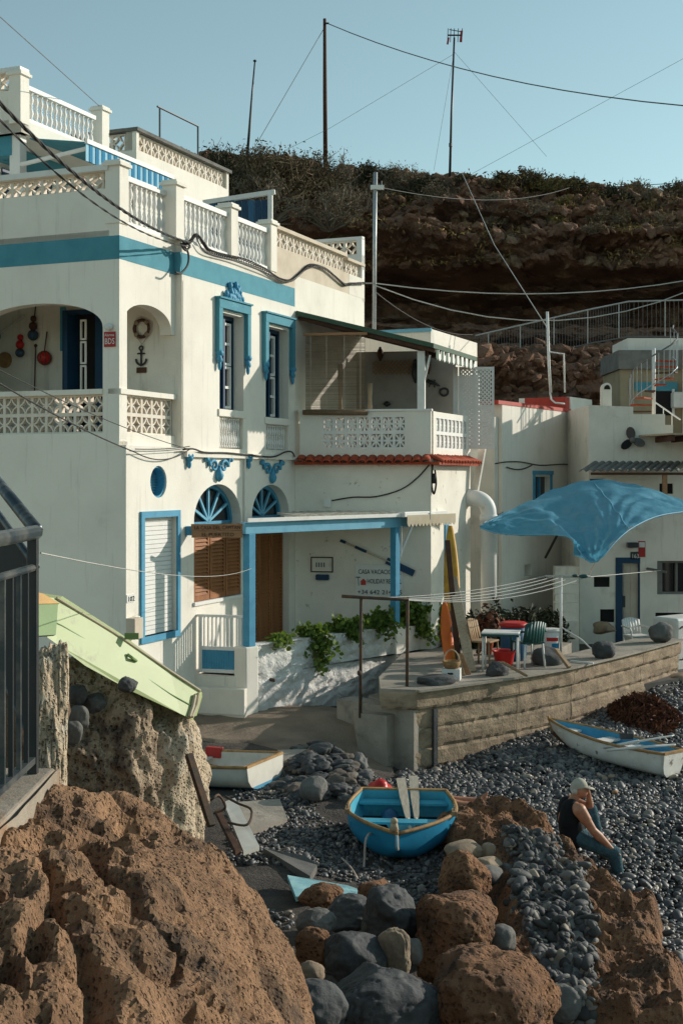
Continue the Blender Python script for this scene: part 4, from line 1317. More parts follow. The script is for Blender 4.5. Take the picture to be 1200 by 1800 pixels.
obj('terrace_floor', MB().plan([p1, p2, p3, FG.p(g1, .02, 0), FA.p(TE, .02, 0), FA.p(FA.t(350), .02, 0)], -3.6, -3.3), m_white2, tw_)
# ---- things on the terrace wall surface
def wall_thing(name, label, cat, px, py):
    t_, z_ = FG.tz(px, py, .02)
    return thing(name, label, cat, FG.p(t_, .02, z_)), t_, z_
hs_, ht, hz_ = wall_thing('rental_sign', 'white holiday rental board with black lettering and a red house', 'sign', 665, 1048)
ha, hb_ = FG.t(625, .02), FG.t(708, .02)
hz0, hz1 = FG.tz(660, 1049, .02)[1], FG.tz(660, 992, .02)[1]
obj('board', MB().box(FG, ha, hb_, .01, .025, hz0, hz1), m_board, hs_)
wd_ = hb_ - ha
hh = hz1 - hz0
text('lettering', 'CASA VACACIONAL', FG, ha + .05, .03, hz0 + hh * .70, .13, m_text, hs_, width=wd_ * .90, thick=.006)
text('lettering', 'HOLIDAY RENTAL', FG, ha + wd_ * .24, .03, hz0 + hh * .41, .13, m_text, hs_, width=wd_ * .72, thick=.006)
text('lettering', '+34 642 214 5 5', FG, ha + .03, .03, hz0 + hh * .08, .12, m_text, hs_, width=wd_ * .94, thick=.006)
q = MB().prism(FG, [(ha + .10, hz0 + hh * .36), (ha + .20, hz0 + hh * .36), (ha + .20, hz0 + hh * .46), (ha + .215, hz0 + hh * .46), (ha + .15, hz0 + hh * .56), (ha + .085, hz0 + hh * .46), (ha + .10, hz0 + hh * .46)], .026, .032)
obj('printed_house', q, m_red, hs_)
q = MB().bar(FG.p(ha + .06, .029, hz0 + hh * .34), FG.p(ha + .05, .029, hz0 + hh * .58), .012, .004, up=FG.n)
for a in (20, 60, 120, 160):
    q.bar(FG.p(ha + .05, .029, hz0 + hh * .58), FG.p(ha + .05 + .05 * math.cos(R(a)), .029, hz0 + hh * .58 + .03 * math.sin(R(a))), .012, .004, up=FG.n)
obj('printed_palm', q, m_greenp, hs_)
pf_, ft, fz = wall_thing('picture_frame', 'thin framed plate on the terrace wall left of the rental board', 'picture', 565, 1005)
fa_, fb_ = FG.t(546, .02), FG.t(585, .02)
fz0, fz1 = FG.tz(565, 1006, .02)[1], FG.tz(565, 979, .02)[1]
obj('frame', MB().box(FG, fa_, fa_ + .02, .0, .03, fz0, fz1).box(FG, fb_ - .02, fb_, .0, .03, fz0, fz1).box(FG, fa_ + .02, fb_ - .02, 0, .03, fz0, fz0 + .02).box(FG, fa_ + .02, fb_ - .02, 0, .03, fz1 - .02, fz1), m_dwood, pf_)
obj('plate', MB().box(FG, fa_ + .02, fb_ - .02, 0, .012, fz0 + .02, fz1 - .02), m_white2, pf_)
q = MB()
for i in range(4):
    q.box(FG, fa_ + .1 + .05 * i, fa_ + .125 + .05 * i, .012, .016, fz0 + .1, fz0 + .19)
obj('marks', q, m_greyrock, pf_)
bt_, bz_ = FG.tz(567, 1015, .02)
tag(obj('letter_box', MB().box(FG, bt_ - .13, bt_ + .13, 0, .10, bz_ - .05, bz_ + .06), m_navy, None, bevel=.02), 'small dark blue box on the wall under the framed plate', 'box')
oa = FG.tz(598, 950, .05)
ob_ = FG.tz(690, 990, .05)
oc_ = FG.tz(727, 1008, .05)
wo = thing('mounted_oar', 'dark blue bladed oar mounted slanting on the terrace wall', 'oar', FG.p(oa[0], .05, oc_[1]))
pA, pB, pC = FG.p(oa[0], .05, oa[1]), FG.p(ob_[0], .05, ob_[1]), FG.p(oc_[0], .05, oc_[1])
obj('shaft', MB().tube([pA, pB], .016, 8), m_oar, wo, True)
obj('grip', MB().tube([pA, pA.lerp(pB, .1)], .03, 8), m_navy, wo, True)
obj('collar', MB().tube([pA.lerp(pB, .28), pA.lerp(pB, .5)], .028, 8), m_navy, wo, True)
obj('blade', MB().bar(pB.lerp(pA, .12), pC, .13, .025, up=FG.n), m_navy, wo)

# ================================================================ plants on the terrace wall
def leaves_mesh(centers, size, seed, round_leaf=True, droop=.3, aspect=1.0):
    r = np.random.default_rng(seed)
    n = len(centers)
    d = r.normal(size=(n, 3))
    d[:, 2] = np.abs(d[:, 2]) * .8 + .2
    d /= np.linalg.norm(d, axis=1)[:, None]
    x = np.cross(d, r.normal(size=(n, 3)))
    x /= np.linalg.norm(x, axis=1)[:, None] + 1e-9
    y = np.cross(d, x)
    s = size * r.uniform(.6, 1.25, n)
    if round_leaf:
        ang = np.linspace(0, 2 * np.pi, 7)[:-1]
        ring = [(math.cos(a), math.sin(a) * aspect, .18 * math.cos(2 * a)) for a in ang]
    else:
        ring = [(-1, 0, 0), (0, -.35, .1), (1, 0, -.2), (0, .35, .1)]
    k = len(ring)
    v = np.zeros((n, k, 3))
    for i, (a, b, c) in enumerate(ring):
        v[:, i] = centers + s[:, None] * (a * x + b * y + c * d)
    f = np.arange(n * k).reshape(n, k)
    return v.reshape(-1, 3), f

def wall_plant(name, label, p_, rx, ry, hz_, n, seed, mat=m_leaf, size=.055, hang=0.0, group=None):
    r = np.random.default_rng(seed)
    th = thing(name, label, 'plant', p_, group)
    c = []
    stems = MB()
    p_ = Vector(p_)
    for i in range(max(4, n // 18)):
        a = r.uniform(0, 6.283)
        l = r.uniform(.3, 1) ** .6
        tip = p_ + Vector((math.cos(a) * rx * l, math.sin(a) * ry * l, hz_ * r.uniform(.15, 1) * (1.1 - l * .6)))
        if hang and r.random() < .45:
            tip += Vector((r.uniform(-.1, .2), -r.uniform(.05, .12), -hang * r.uniform(.3, 1.0) - hz_ * .4))
        mid = p_.lerp(tip, .55) + Vector((0, 0, hz_ * .25))
        stems.tube([p_ + Vector((math.cos(a) * rx * .2, math.sin(a) * ry * .2, 0)), mid, tip], [.012, .009, .005], 5)
        for q in range(28):
            w_ = r.uniform(.3, 1.05)
            b = (p_.lerp(mid, w_ * 2) if w_ < .5 else mid.lerp(tip, w_ * 2 - 1))
            c.append(np.array(b) + r.normal(size=3) * size * 1.1)
    v, f = leaves_mesh(np.array(c), size, seed)
    arr_obj('foliage', v, f, mat, th, smooth=False)['kind'] = 'stuff'
    obj('stems', stems, m_scrub, th, True)
    return th
for k, (fr_, px, rx, hz_, n, hang, lab) in enumerate(((F12, 492, .25, .12, 160, .05, 'sparse creeping plant at the left end of the terrace wall'),
        (F12, 545, .42, .26, 700, .55, 'bushy green plant trailing over the terrace wall near the door'),
        (F12, 608, .40, .32, 620, .1, 'leafy green plant on the wall top below the framed plate'),
        (F12, 660, .38, .46, 620, .05, 'tall leafy plant below the rental board left of the blue post'),
        (F23, 722, .42, .55, 800, .25, 'leafy plant right of the middle blue post'),
        (F23, 762, .40, .46, 700, .75, 'green plant spilling down the right side of the terrace wall'))):
    p_ = fr_.p(fr_.t(px, -.04), -.04, ZTW)
    wall_plant('leafy_plant', lab, p_, rx, .16, hz_, n, 40 + k, hang=hang, size=.043, group='plants along the terrace wall')

# ================================================================ sea wall and upper terrace
ZT = -3.30
EPX = [(668, 1211), (732, 1213), (830, 1200), (912, 1188), (960, 1180), (1008, 1171), (1070, 1156), (1130, 1141), (1196, 1123)]
E = [PZ(a, b, ZT) for a, b in EPX]
sw = thing('sea_wall', 'curved board marked concrete sea wall above the pebble beach', 'wall', (3, 21, -4.8))
inn = []
for i, e in enumerate(E):
    d = (E[min(i + 1, len(E) - 1)] - E[max(i - 1, 0)])
    nrm = Vector((-d.y, d.x, 0)).normalized()      # inland side
    inn.append(nrm)
def offs(i, o):
    return E[i] + inn[i] * o
slab = [tuple(offs(i, .03).xy) for i in range(len(E))] + [tuple(offs(8, .8).xy), tuple(offs(6, .85).xy), tuple(offs(5, .95).xy), (3.9, 24.6), (4.6, 26.2), (2.0, 27.2), tuple(FS.p(.3, .05, 0).xy), tuple(F23.p(l23, .1, 0).xy), tuple(F12.p(l12, .15, 0).xy), (.62, 21.7)]
obj('terrace_slab', MB().plan(slab, ZT - .30, ZT), m_concg, sw)
core = [tuple(offs(i, .10).xy) for i in range(1, len(E))] + [tuple(offs(8, .75).xy), tuple(offs(6, .8).xy), tuple(offs(5, .9).xy), (3.8, 24.5), (4.5, 26.1), (2.0, 27.0), (1.2, 24.0), (.62, 21.9), (.45, 21.6)]
obj('wall_core', MB().plan(core, -5.2, ZT - .301), m_concg, sw)
zs = [-3.30, -3.615, -3.93, -4.25, -4.56, -5.0]
rr = random.Random(5)
for j in range(5):
    for i in range(0 if j == 0 else 1, len(E) - 1):
        a, b = E[i], E[i + 1]
        n_ = ((inn[i] + inn[i + 1]) * .5).normalized()
        u_ = (b - a)
        L = Vector((u_.x, u_.y, 0)).length
        fr_ = Fr(a, u_.xy)
        o_ = (.0 if j == 0 else -.05) + rr.uniform(-.006, .006)
        g = .002
        ztop = zs[j] - (.035 if j == 0 else .008) - .0
        q = MB()
        nx = max(3, int(L / .045))
        nz = 8
        tt, zz = np.meshgrid(np.linspace(g, L - g, nx), np.linspace(zs[j + 1] + .008, ztop, nz))
        tt, zz = tt.ravel(), zz.ravel()
        base = np.array(fr_.o)[None] + tt[:, None] * np.array(fr_.u)[None]
        base[:, 2] = zz
        eg = np.minimum(zz - zs[j + 1] - .008, ztop - zz)
        oo = o_ + .012 * fbm(base * np.array([3, 3, 9]), 4, 9) - .02 * np.clip(.35 - worley(base * 7, 3), 0, 1) - .03 * np.clip(1 - eg / .02, 0, 1) * (.4 + .6 * (vnoise(base * 9, 4) > 0))
        vv = base + oo[:, None] * np.array(fr_.n)[None]
        back = base - .12 * np.array(fr_.n)[None]
        k = (np.arange(nz - 1)[:, None] * nx + np.arange(nx - 1)[None, :]).ravel()
        f = np.stack([k, k + 1, k + nx + 1, k + nx], 1).tolist()
        ring = list(range(nx)) + [r_ * nx + nx - 1 for r_ in range(1, nz)] + list(range(nz * nx - 2, (nz - 1) * nx - 1, -1)) + [r_ * nx for r_ in range(nz - 2, 0, -1)]
        m0 = len(vv)
        vv = np.vstack([vv, back[ring]])
        f += [(ring[c], m0 + c, m0 + (c + 1) % len(ring), ring[(c + 1) % len(ring)]) for c in range(len(ring))]
        arr_obj('concrete_panel', vv, f, m_conc, sw, smooth=False)
lip = MB()
for i in range(1, len(E) - 1):
    fr_ = Fr(E[i], (E[i + 1] - E[i]).xy)
    L = (E[i + 1] - E[i]).length
    obj('coping_lip', MB().box(fr_, 0, L, .0, .075, ZT - .032, ZT + .004), m_concg, sw)
q = MB()
fr_ = Fr(E[1], (E[2] - E[1]).xy)
obj('drain_stain', MB().box(fr_, .36, .44, -.05, .004, -4.95, -3.64), m_basalt, sw)
# return of the wall at its left end
FR_ = Fr(E[1] + inn[1] * .04, (-.75, .66))
obj('end_block', MB().box(FR_, .0, 1.6, -.04, .35, -5.2, ZT - .32), m_concg, sw)
obj('end_block', MB().plan([(E[0].x - .35, E[0].y + .25), (E[0].x + .1, E[0].y - .02), (E[0].x + .5, E[0].y + .6), (E[0].x - .5, E[0].y + 1.4)], -4.8, -3.72), m_concg, sw)

# yard behind the sea wall
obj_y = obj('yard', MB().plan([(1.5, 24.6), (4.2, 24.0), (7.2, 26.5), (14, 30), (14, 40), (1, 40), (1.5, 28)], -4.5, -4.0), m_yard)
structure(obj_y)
# ================================================================ houses on the right
FM = Fr(P(882, 840, 31.0), (.52, .853))
me_ = FM.t(1003)
mh = thing('corner_house', 'white house in shade with red roof edge and one small blue window', 'house', FM.p(2, -1, -4))
mzt = FM.tz(882, 711)[1]
mw = obj('house_wall', MB().box(FM, 0, me_ + 1.5, -3.5, 0, -4.4, mzt), m_white, mh)
wa_, wz_a = FM.tz(938, 884)
wb_, wz_b = FM.tz(966, 838)
C = MB().box(FM, wa_, wb_, -.2, .3, wz_a, wz_b)
C.box(FM, FM.t(921), FM.t(934), -.2, .3, FM.tz(928, 1012)[1], FM.tz(928, 992)[1])
cut(mw, C)
wn = obj('window', MB().box(FM, wa_ - .08, wa_, -.1, .04, wz_a, wz_b + .05).box(FM, wb_, wb_ + .08, -.1, .04, wz_a, wz_b + .05).box(FM, wa_ - .1, wb_ + .1, -.1, .06, wz_b + .05, wz_b + .15).box(FM, (wa_ + wb_) / 2 - .03, (wa_ + wb_) / 2 + .03, -.12, -.06, wz_a, wz_b), m_blue, mh)
obj('pane', MB().box(FM, wa_, wb_, -.19, -.15, wz_a, wz_b), m_glass, wn)
obj('red_coping', MB().box(FM, -.25, me_ - .05, -.5, .02, mzt, mzt + .09).box(FM, me_ - .3, me_, -1.2, -.05, mzt + .09, mzt + .4), m_red, mh)
obj('roof_upstand', MB().box(FM, me_, me_ + 1.6, -1.5, -.02, mzt, FM.tz(1015, 699)[1]), m_white, mh)
obj('quoin', MB().box(FM, -.22, -.02, -2, -.1, -4.4, mzt - .3), m_white2, mh)
rc = thing('roof_pipes', 'white bent antenna pipe standing on the red edged roof', 'pipe', P(975, 700, 32.5))
obj('tall_pipe', MB().tube([P(961, 548, 32.5), P(964, 640, 32.5), P(967, 690, 32.5)], .035, 8), m_trimw, rc, True)
obj('short_pipe', MB().tube([P(963, 618, 32.5), P(990, 622, 32.6), P(992, 690, 32.6)], .022, 8), m_trimw, rc, True)
obj('foot_pipe', MB().tube([P(966, 690, 32.5), P(968, 702, 32.5), P(975, 708, 32.4), P(992, 710, 32.4)], .022, 8), m_trimw, rc, True)

FQ = Fr(P(1034, 840, 31.5), (1, 0))
rh = thing('stepped_house', 'cream house with stepped parapet and corrugated roof above its door', 'house', FQ.p(2, -1, -4))
def qz(y): return (HOR - y) / FOC * 31.5
def qt(x): return FQ.t(x)
rw = obj('house_wall', MB().prism(FQ, [(qt(1018), -4.4), (qt(1018), qz(880)), (0, qz(880)), (0, qz(712)), (qt(1112), qz(715)), (qt(1112), qz(728)), (qt(1168), qz(728)), (qt(1168), qz(747)), (qt(1182), qz(747)), (qt(1182), qz(775)), (qt(1290), qz(775)), (qt(1290), -4.4)], -4.5, 0), m_white2, rh)
C = MB().box(FQ, qt(1081), qt(1124), -.35, .3, -4.0, qz(980)).box(FQ, qt(1154), qt(1245), -.25, .3, qz(1045), qz(986)).box(FQ, qt(1158), qt(1182), -.25, .3, qz(868), qz(850)).box(FQ, qt(1043), qt(1071), -.1, .3, qz(1032), qz(1014)).box(FQ, qt(1054), qt(1079), -.1, .3, qz(1094), qz(1071)).box(FQ, qt(1151), qt(1240), -.2, .3, qz(1105), qz(1077))
cut(rw, C)
for (a, b, c, e) in ((1158, 1182, 868, 850), (1043, 1071, 1032, 1014), (1054, 1079, 1094, 1071), (1151, 1240, 1105, 1077)):
    obj('dark_recess', MB().box(FQ, qt(a), qt(b), -.1, -.06, qz(c), qz(e)), m_dark, rh)
dr = obj('door_frame', MB().box(FQ, qt(1081), qt(1093), -.34, .03, -4.0, qz(980)).box(FQ, qt(1093), qt(1124), -.34, .02, qz(990), qz(980)).box(FQ, qt(1122), qt(1124), -.34, .0, -4.0, qz(990)), m_navy, rh)
obj('door_leaf', MB().box(FQ, qt(1093), qt(1122), -.16, -.11, -4.0, qz(990)), m_beige, dr)
for (a, b) in ((1097, 1107), (1109, 1119)):
    for (c, e) in ((995, 1018), (1021, 1042), (1046, 1068), (1073, 1100)):
        obj('door_panel', MB().box(FQ, qt(a), qt(b), -.11, -.095, qz(e), qz(c)), m_beige, dr)
obj('door_handle', MB().box(FQ, qt(1095), qt(1099), -.11, -.06, qz(1068), qz(1048)), m_black, dr)
wn = obj('window', MB().box(FQ, qt(1154), qt(1164), -.22, -.05, qz(1045), qz(986)).box(FQ, qt(1164), qt(1245), -.22, -.1, qz(990), qz(986)).box(FQ, qt(1164), qt(1245), -.22, -.1, qz(1045), qz(1041)).box(FQ, qt(1188), qt(1192), -.22, -.1, qz(1041), qz(990)).box(FQ, qt(1218), qt(1222), -.22, -.1, qz(1041), qz(990)), m_corr, rh)
obj('pane', MB().box(FQ, qt(1164), qt(1245), -.24, -.21, qz(1041), qz(990)), m_glass, wn)
obj('wall_bracket', MB().bar(FQ.p(qt(1135), .05, qz(999)), FQ.p(qt(1165), .3, qz(1004)), .08, .05), m_greyrock, rh)
pl = obj('number_plate', MB().box(FQ, qt(1107), qt(1121), 0, .02, qz(983), qz(970)), m_black, rh)
text('digits', '163', FQ, qt(1108.5), .024, qz(981), .15, m_board, pl, width=qt(1119.5) - qt(1108.5))
al2 = obj('alarm_plate', MB().box(FQ, qt(1121), qt(1133), 0, .02, qz(979), qz(951)), m_signred, rh)
obj('white_field', MB().box(FQ, qt(1122), qt(1132), .02, .025, qz(962), qz(953)), m_board, al2)
obj('wall_lamp', MB().box(FQ, qt(1100), qt(1118), 0, .2, qz(962), qz(953)), m_black, rh, bevel=.02)
obj('side_window', MB().box(FQ, qt(1036), qt(1058), 0, .03, qz(880), qz(842)), m_navy, rh)
# rounded niche chimney on its roof
q = MB()
q.prism(FQ, [(qt(1071), qz(712)), (qt(1071), qz(678))] + arch_pts(qt(1071), qt(1088), qz(678), qz(668), 10)[::-1][1:-1] + [(qt(1088), qz(678)), (qt(1088), qz(712))], -1.2, -.9)
ch = obj('chimney', q, m_white2, rh)
obj('vent', MB().prism(FQ, arch_pts(qt(1074), qt(1085), qz(680), qz(672), 10), -.9, -.88), m_dark, ch)
# corrugated canopy
ca_ = thing('corrugated_canopy', 'grey corrugated sheet canopy fixed to the stepped house', 'canopy', FQ.p(qt(1100), .5, qz(830)))
n = 14
x0, x1 = 1022, 1190
for i in range(n):
    a, b = qt(x0 + (x1 - x0) * i / n), qt(x0 + (x1 - x0) * (i + 1) / n)
    m_ = (a + b) / 2
    q = MB()
    pr = [(a, 0), (a + (b - a) * .25, .045), (m_, .06), (a + (b - a) * .75, .045), (b, 0)]
    vs = []
    for (o_, z_, dx) in ((-.0, qz(814), .25), (1.0, qz(829) * 30.5 / 31.5, -.25)):
        vs += [FQ.p(t_ + dx, o_, z_ + h) for t_, h in pr]
    q.add(vs, [(k, k + 1, k + 6, k + 5) for k in range(4)])
    o_ = obj('sheet_wave', q, m_corr, ca_)
    sd = o_.modifiers.new('solid', 'SOLIDIFY')
    sd.thickness = .012
obj('purlin', MB().bar(FQ.p(qt(1025), .9, qz(833)), FQ.p(qt(1190), .9, qz(833)), .06), m_dwood, ca_)
obj('prop', MB().bar(FQ.p(qt(1152), .85, qz(833)), FQ.p(qt(1152), .85, qz(900)), .10), m_sign, ca_)
obj('prop', MB().bar(FQ.p(qt(1194), .85, qz(770)), FQ.p(qt(1194), .85, -4), .09), m_trimw, ca_)
# timber porch roof above
pr_ = thing('timber_canopy', 'flat timber canopy jutting from the stepped house at the right edge', 'canopy', FQ.p(qt(1180), .6, qz(780)))
obj('deck', MB().plan([FQ.p(qt(1122), .02, 0), FQ.p(qt(1300), .02, 0), FQ.p(qt(1300), 1.6, 0), FQ.p(qt(1150), 1.6, 0)], qz(768), qz(765)), m_wood2, pr_)
for i in range(6):
    t_ = qt(1150) + .38 * i
    obj('joist', MB().box(FQ, t_, t_ + .08, .03, 1.55, qz(778), qz(768.5)), m_dwood, pr_)
# three-bladed propeller
pc = FQ.p(qt(1108), .10, qz(774))
pv = thing('ship_propeller', 'dark three bladed ship propeller fixed to the cream wall', 'propeller', pc - Vector((0, 0, .3)))
obj('hub', MB().lathe(pc - Vector((0, .06, 0)), [(.03, -.1), (.07, -.05), (.07, .08)], 12, axis=(0, -1, 0)), m_greyrock, pv, True)
for a in (100, 215, 340):
    c = pc + Vector((math.cos(R(a)) * .17, 0, math.sin(R(a)) * .17))
    q = MB()
    for k in range(12):
        b = 2 * math.pi * k / 12
        lx, ly = math.cos(b) * .155, math.sin(b) * .10
        q.v.append(tuple(c + Vector((math.cos(R(a)) * lx - math.sin(R(a)) * ly, -.03 + ly * .5, math.sin(R(a)) * lx + math.cos(R(a)) * ly))))
    q.f = [tuple(range(12))]
    o_ = obj('blade', q, m_black if a != 340 else m_greyrock, pv)
    o_.modifiers.new('solid', 'SOLIDIFY').thickness = .025

# house high on the right with spiral stair
FV = Fr(P(1088, 840, 37.0), (1, 0))
def vz(y): return (HOR - y) / FOC * 37.0
def vt(x): return FV.t(x)
vh = thing('upper_house', 'small ochre and grey house on the slope behind the spiral stair', 'house', FV.p(1, -1, 0))
obj('house_wall', MB().box(FV, vt(1090), vt(1260), -2.5, -.05, -1.0, vz(648)), m_yell, vh)
obj('roof_fascia', MB().box(FV, vt(1085), vt(1260), -2.5, .12, vz(649), vz(616)), m_corr, vh)
obj('roof_box', MB().box(FV, vt(1105), vt(1260), -2.3, -.2, vz(616), vz(593)), m_white, vh)
dr = obj('door_lintel', MB().box(FV, vt(1115), vt(1190), -.05, .0, vz(687), vz(672)), m_band, vh)
obj('door', MB().box(FV, vt(1152), vt(1180), -.05, -.0, vz(730), vz(688)), m_dark, vh)
obj('door_jamb', MB().box(FV, vt(1180), vt(1184), -.05, .05, vz(730), vz(684)), m_trimw, vh)
obj('wall_cabinet', MB().box(FV, vt(1178), vt(1202), -.05, .35, vz(718), vz(690)), m_whitep, vh, bevel=.04)
obj('side_pillar', MB().box(FV, vt(1197), vt(1240), .05, .5, -1, vz(606)), m_white2, vh)
sc = P(1148, 840, 34.6)
ss = thing('spiral_stair', 'spiral stair with rusty treads and thin white railing', 'staircase', (sc.x, sc.y, 1.5))
zs0 = (HOR - 728) / FOC * 34.6
obj('centre_pole', MB().tube([(sc.x, sc.y, zs0), (sc.x, sc.y, (HOR - 612) / FOC * 34.6)], .05, 10), m_trimw, ss, True)
N = 9
hp = []
for i in range(N):
    a = R(165 + 220 * i / (N - 1))
    z = (HOR - (722 - 11.2 * i)) / FOC * 34.6
    r1 = .62
    da = R(13)
    q = MB().plan([(sc.x + .05 * math.cos(a), sc.y + .05 * math.sin(a)), (sc.x + r1 * math.cos(a - da), sc.y + r1 * math.sin(a - da)), (sc.x + r1 * math.cos(a + da), sc.y + r1 * math.sin(a + da))], z - .04, z)
    obj('tread', q, m_tile if i % 3 else m_dwood, ss)
    for s_ in (-.5, .5):
        b = a + da * s_
        x_, y_ = sc.x + r1 * math.cos(b), sc.y + r1 * math.sin(b)
        zh = z + .85 + .16 * s_ * .5
        obj('baluster', MB().tube([(x_, y_, z), (x_, y_, zh)], .009, 5), m_steel, ss)
    hp.append(Vector((sc.x + r1 * math.cos(a), sc.y + r1 * math.sin(a), z + .85)))
obj('handrail', MB().tube([hp[0] + Vector((.02, 0, -.7)), hp[0] + Vector((-.02, 0, -.25))] + hp + [hp[-1] + Vector((.1, .3, .12))], .022, 7), m_wire, ss, True)
obj('stringer', MB().tube([p_ - Vector((0, 0, .75)) for p_ in hp], .016, 6), m_steel, ss, True)
obj('low_rail', MB().tube([P(1150, 707, 34), P(1195, 738, 33.4)], .02, 6).tube([P(1165, 717, 33.8), P(1165, 748, 33.8)], .012, 5).tube([P(1180, 727, 33.6), P(1180, 755, 33.6)], .012, 5), m_trimw, ss)

# stair flight between the houses
fl = thing('white_stair', 'narrow flight of white steps between the two right hand houses', 'steps', P(1000, 1080, 30))
for i in range(7):
    y = 1092 - i * 16
    d_ = 29.6 + i * .33
    a, b = P(975, y, d_), P(1017, y, d_)
    obj('step', MB().box(Wd, a.x, b.x, -d_ - .34, -d_, -4.2, a.z), m_white2, fl)

# ================================================================ fence on the cliff path
FP = [P(835, 590, 44.5), P(900, 575, 44.4), P(970, 559, 44.3), P(1040, 543, 44.2), P(1104, 530, 44.1), P(1215, 527, 44.0)]
FBm = [P(835, 640, 44.5), P(900, 632, 44.4), P(970, 620, 44.3), P(1040, 603, 44.2), P(1104, 592, 44.1), P(1215, 592, 44.0)]
fe = thing('cliff_fence', 'long thin barred railing along the path below the cliff', 'fence', FBm[2])
obj('top_rail', MB().tube(FP, .028, 6), m_wwire, fe)
obj('foot_rail', MB().tube(FBm, .03, 6), m_wire, fe)
def along(pl_, s):
    x = s * (len(pl_) - 1)
    i = min(int(x), len(pl_) - 2)
    return pl_[i].lerp(pl_[i + 1], x - i)
for i in range(72):
    s = i / 71
    obj('bar', MB().tube([along(FBm, s), along(FP, s)],   .022 if i % 12 == 5 else .009, 5, cap=False), m_wwire if i % 12 == 5 else m_wire, fe)
# retaining walls
rwl = thing('retaining_wall', 'low pale concrete kerb wall under the cliff railing', 'wall', P(900, 640, 43.6))
pts = [P(838, 640, 43.8), P(930, 628, 43.6), P(1012, 612, 43.4), P(1014, 618, 43.3), P(935, 642, 43.4), P(900, 655, 43.4), P(838, 660, 43.6)]
q = MB().add([tuple(p_) for p_ in pts] + [tuple(p_ + Vector((0, .5, 0))) for p_ in pts], [tuple(range(7)), tuple(range(13, 6, -1))] + [(i, (i + 1) % 7, 7 + (i + 1) % 7, 7 + i) for i in range(7)])
obj('wall_face', q, m_concg, rwl)

# ================================================================ poles and antennas
def pole(name, label, pts, r, mat, cat='pole'):
    th = thing(name, label, cat, pts[0])
    obj('shaft', MB().tube(pts, r, 8), mat, th, True)
    return th
wp = pole('wooden_pole', 'tall dark wooden utility pole on the hilltop', [P(572, 300, 57), P(571, 160, 57), P(570.5, 33, 57)], [.10, .09, .07], m_dwood)
obj('insulator', MB().tube([P(570, 41, 56.9), P(578, 41, 56.9)], .04, 6), m_black, wp)
cp = pole('crooked_pole', 'thin crooked black rod rising from the scrub at the left', [P(434, 280, 55), P(439, 220, 55), P(443, 165, 55), P(448, 108, 55)], [.06, .055, .04, .03], m_black)
obj('tip', MB().ell(P(448, 107, 55), .08, .08, .05), m_black, cp, True)
ap = pole('antenna_mast', 'slim mast with a television antenna on the cliff edge', [P(789, 350, 56), P(793, 200, 56), P(798, 66, 56)], [.06, .05, .04], m_black)
q = MB()
q.tube([P(786, 62, 56), P(812, 62, 56)], .035, 5)
for x in (787, 792, 798, 805, 812):
    q.tube([P(x, 50, 56), P(x - 1, 74, 56)], .02, 4)
q.tube([P(789, 52, 56), P(812, 56, 56)], .02, 4)
obj('antenna', q, m_black, ap)
obj('reflector', MB().bar(P(811, 54, 56), P(809, 74, 56), .1, .04), m_signred, ap)
obj('reflector', MB().bar(P(788, 66, 56), P(786, 78, 56), .08, .04), m_signred, ap)
obj('mast_box', MB().lathe(P(791.5, 258, 55.9), [(.08, 0), (.08, .15)], 8), m_black, ap)
obj('mast_foot', MB().box(Wd, ap.location.x - .2, ap.location.x + .2, -56.2, -55.8, ap.location.z - .1, ap.location.z + .15), m_concg, ap)
lp = pole('steel_post', 'grey steel post with insulators behind the roof terrace', [P(657, 640, 31), P(658, 430, 31), P(659.5, 303, 31)], .048, m_steel)
obj('cross_arm', MB().box(Fr(P(662, 840, 31), (1, 0)), -.15, .17, -.06, .06, P(0, 333, 31).z, P(0, 326, 31).z), m_whitep, lp)
obj('insulator', MB().tube([P(650, 322, 31), P(650, 330, 31)], .02, 6), m_black, lp)
obj('insulator', MB().tube([P(670, 318, 31), P(670, 328, 31)], .02, 6), m_black, lp)

# ================================================================ cables
def cat(a, b, sag, n=14):
    return [a.lerp(b, i / n) - Vector((0, 0, 4 * sag * (i / n) * (1 - i / n))) for i in range(n + 1)]
def cable(label, pts, r, mat=m_cable, name='cable'):
    return tag(obj(name, MB().tube(pts, r, 5, cap=False), mat, None, True), label, 'cable')
def twisted(label, pts, r, tw=.045, mat=m_cable, turns=6, strands=3):
    P_ = []
    for i in range(len(pts) - 1):
        for k in range(8):
            P_.append(pts[i].lerp(pts[i + 1], k / 8))
    P_.append(pts[-1])
    q = MB()
    for s in range(strands):
        o_ = []
        for i, p_ in enumerate(P_):
            a = i * .55 + 2 * math.pi * s / strands
            d = (P_[min(i + 1, len(P_) - 1)] - P_[max(i - 1, 0)]).normalized()
            x = d.orthogonal().normalized()
            y = d.cross(x)
            o_.append(p_ + (x * math.cos(a) + y * math.sin(a)) * tw)
        q.tube(o_, r, 4, cap=False)
    return tag(obj('cable', q, mat, None, True), label, 'cable')
jx = FA.p(FA.t(326), .10, FA.tz(326, 428)[1])
twisted('thick twisted black cable slanting from top left to the roof corner', cat(P(-20, 160, 13), jx, .25), .011, .013)
twisted('lower black cable slanting from the left to the roof corner', cat(P(-20, 190, 13.5), jx + Vector((0, 0, -.06)), .3), .007, .007, strands=2)
def onA(lst, off=.05):
    return [FA.p(*(lambda tz_: (tz_[0], off, tz_[1]))(FA.tz(x, y, off))) for x, y in lst]
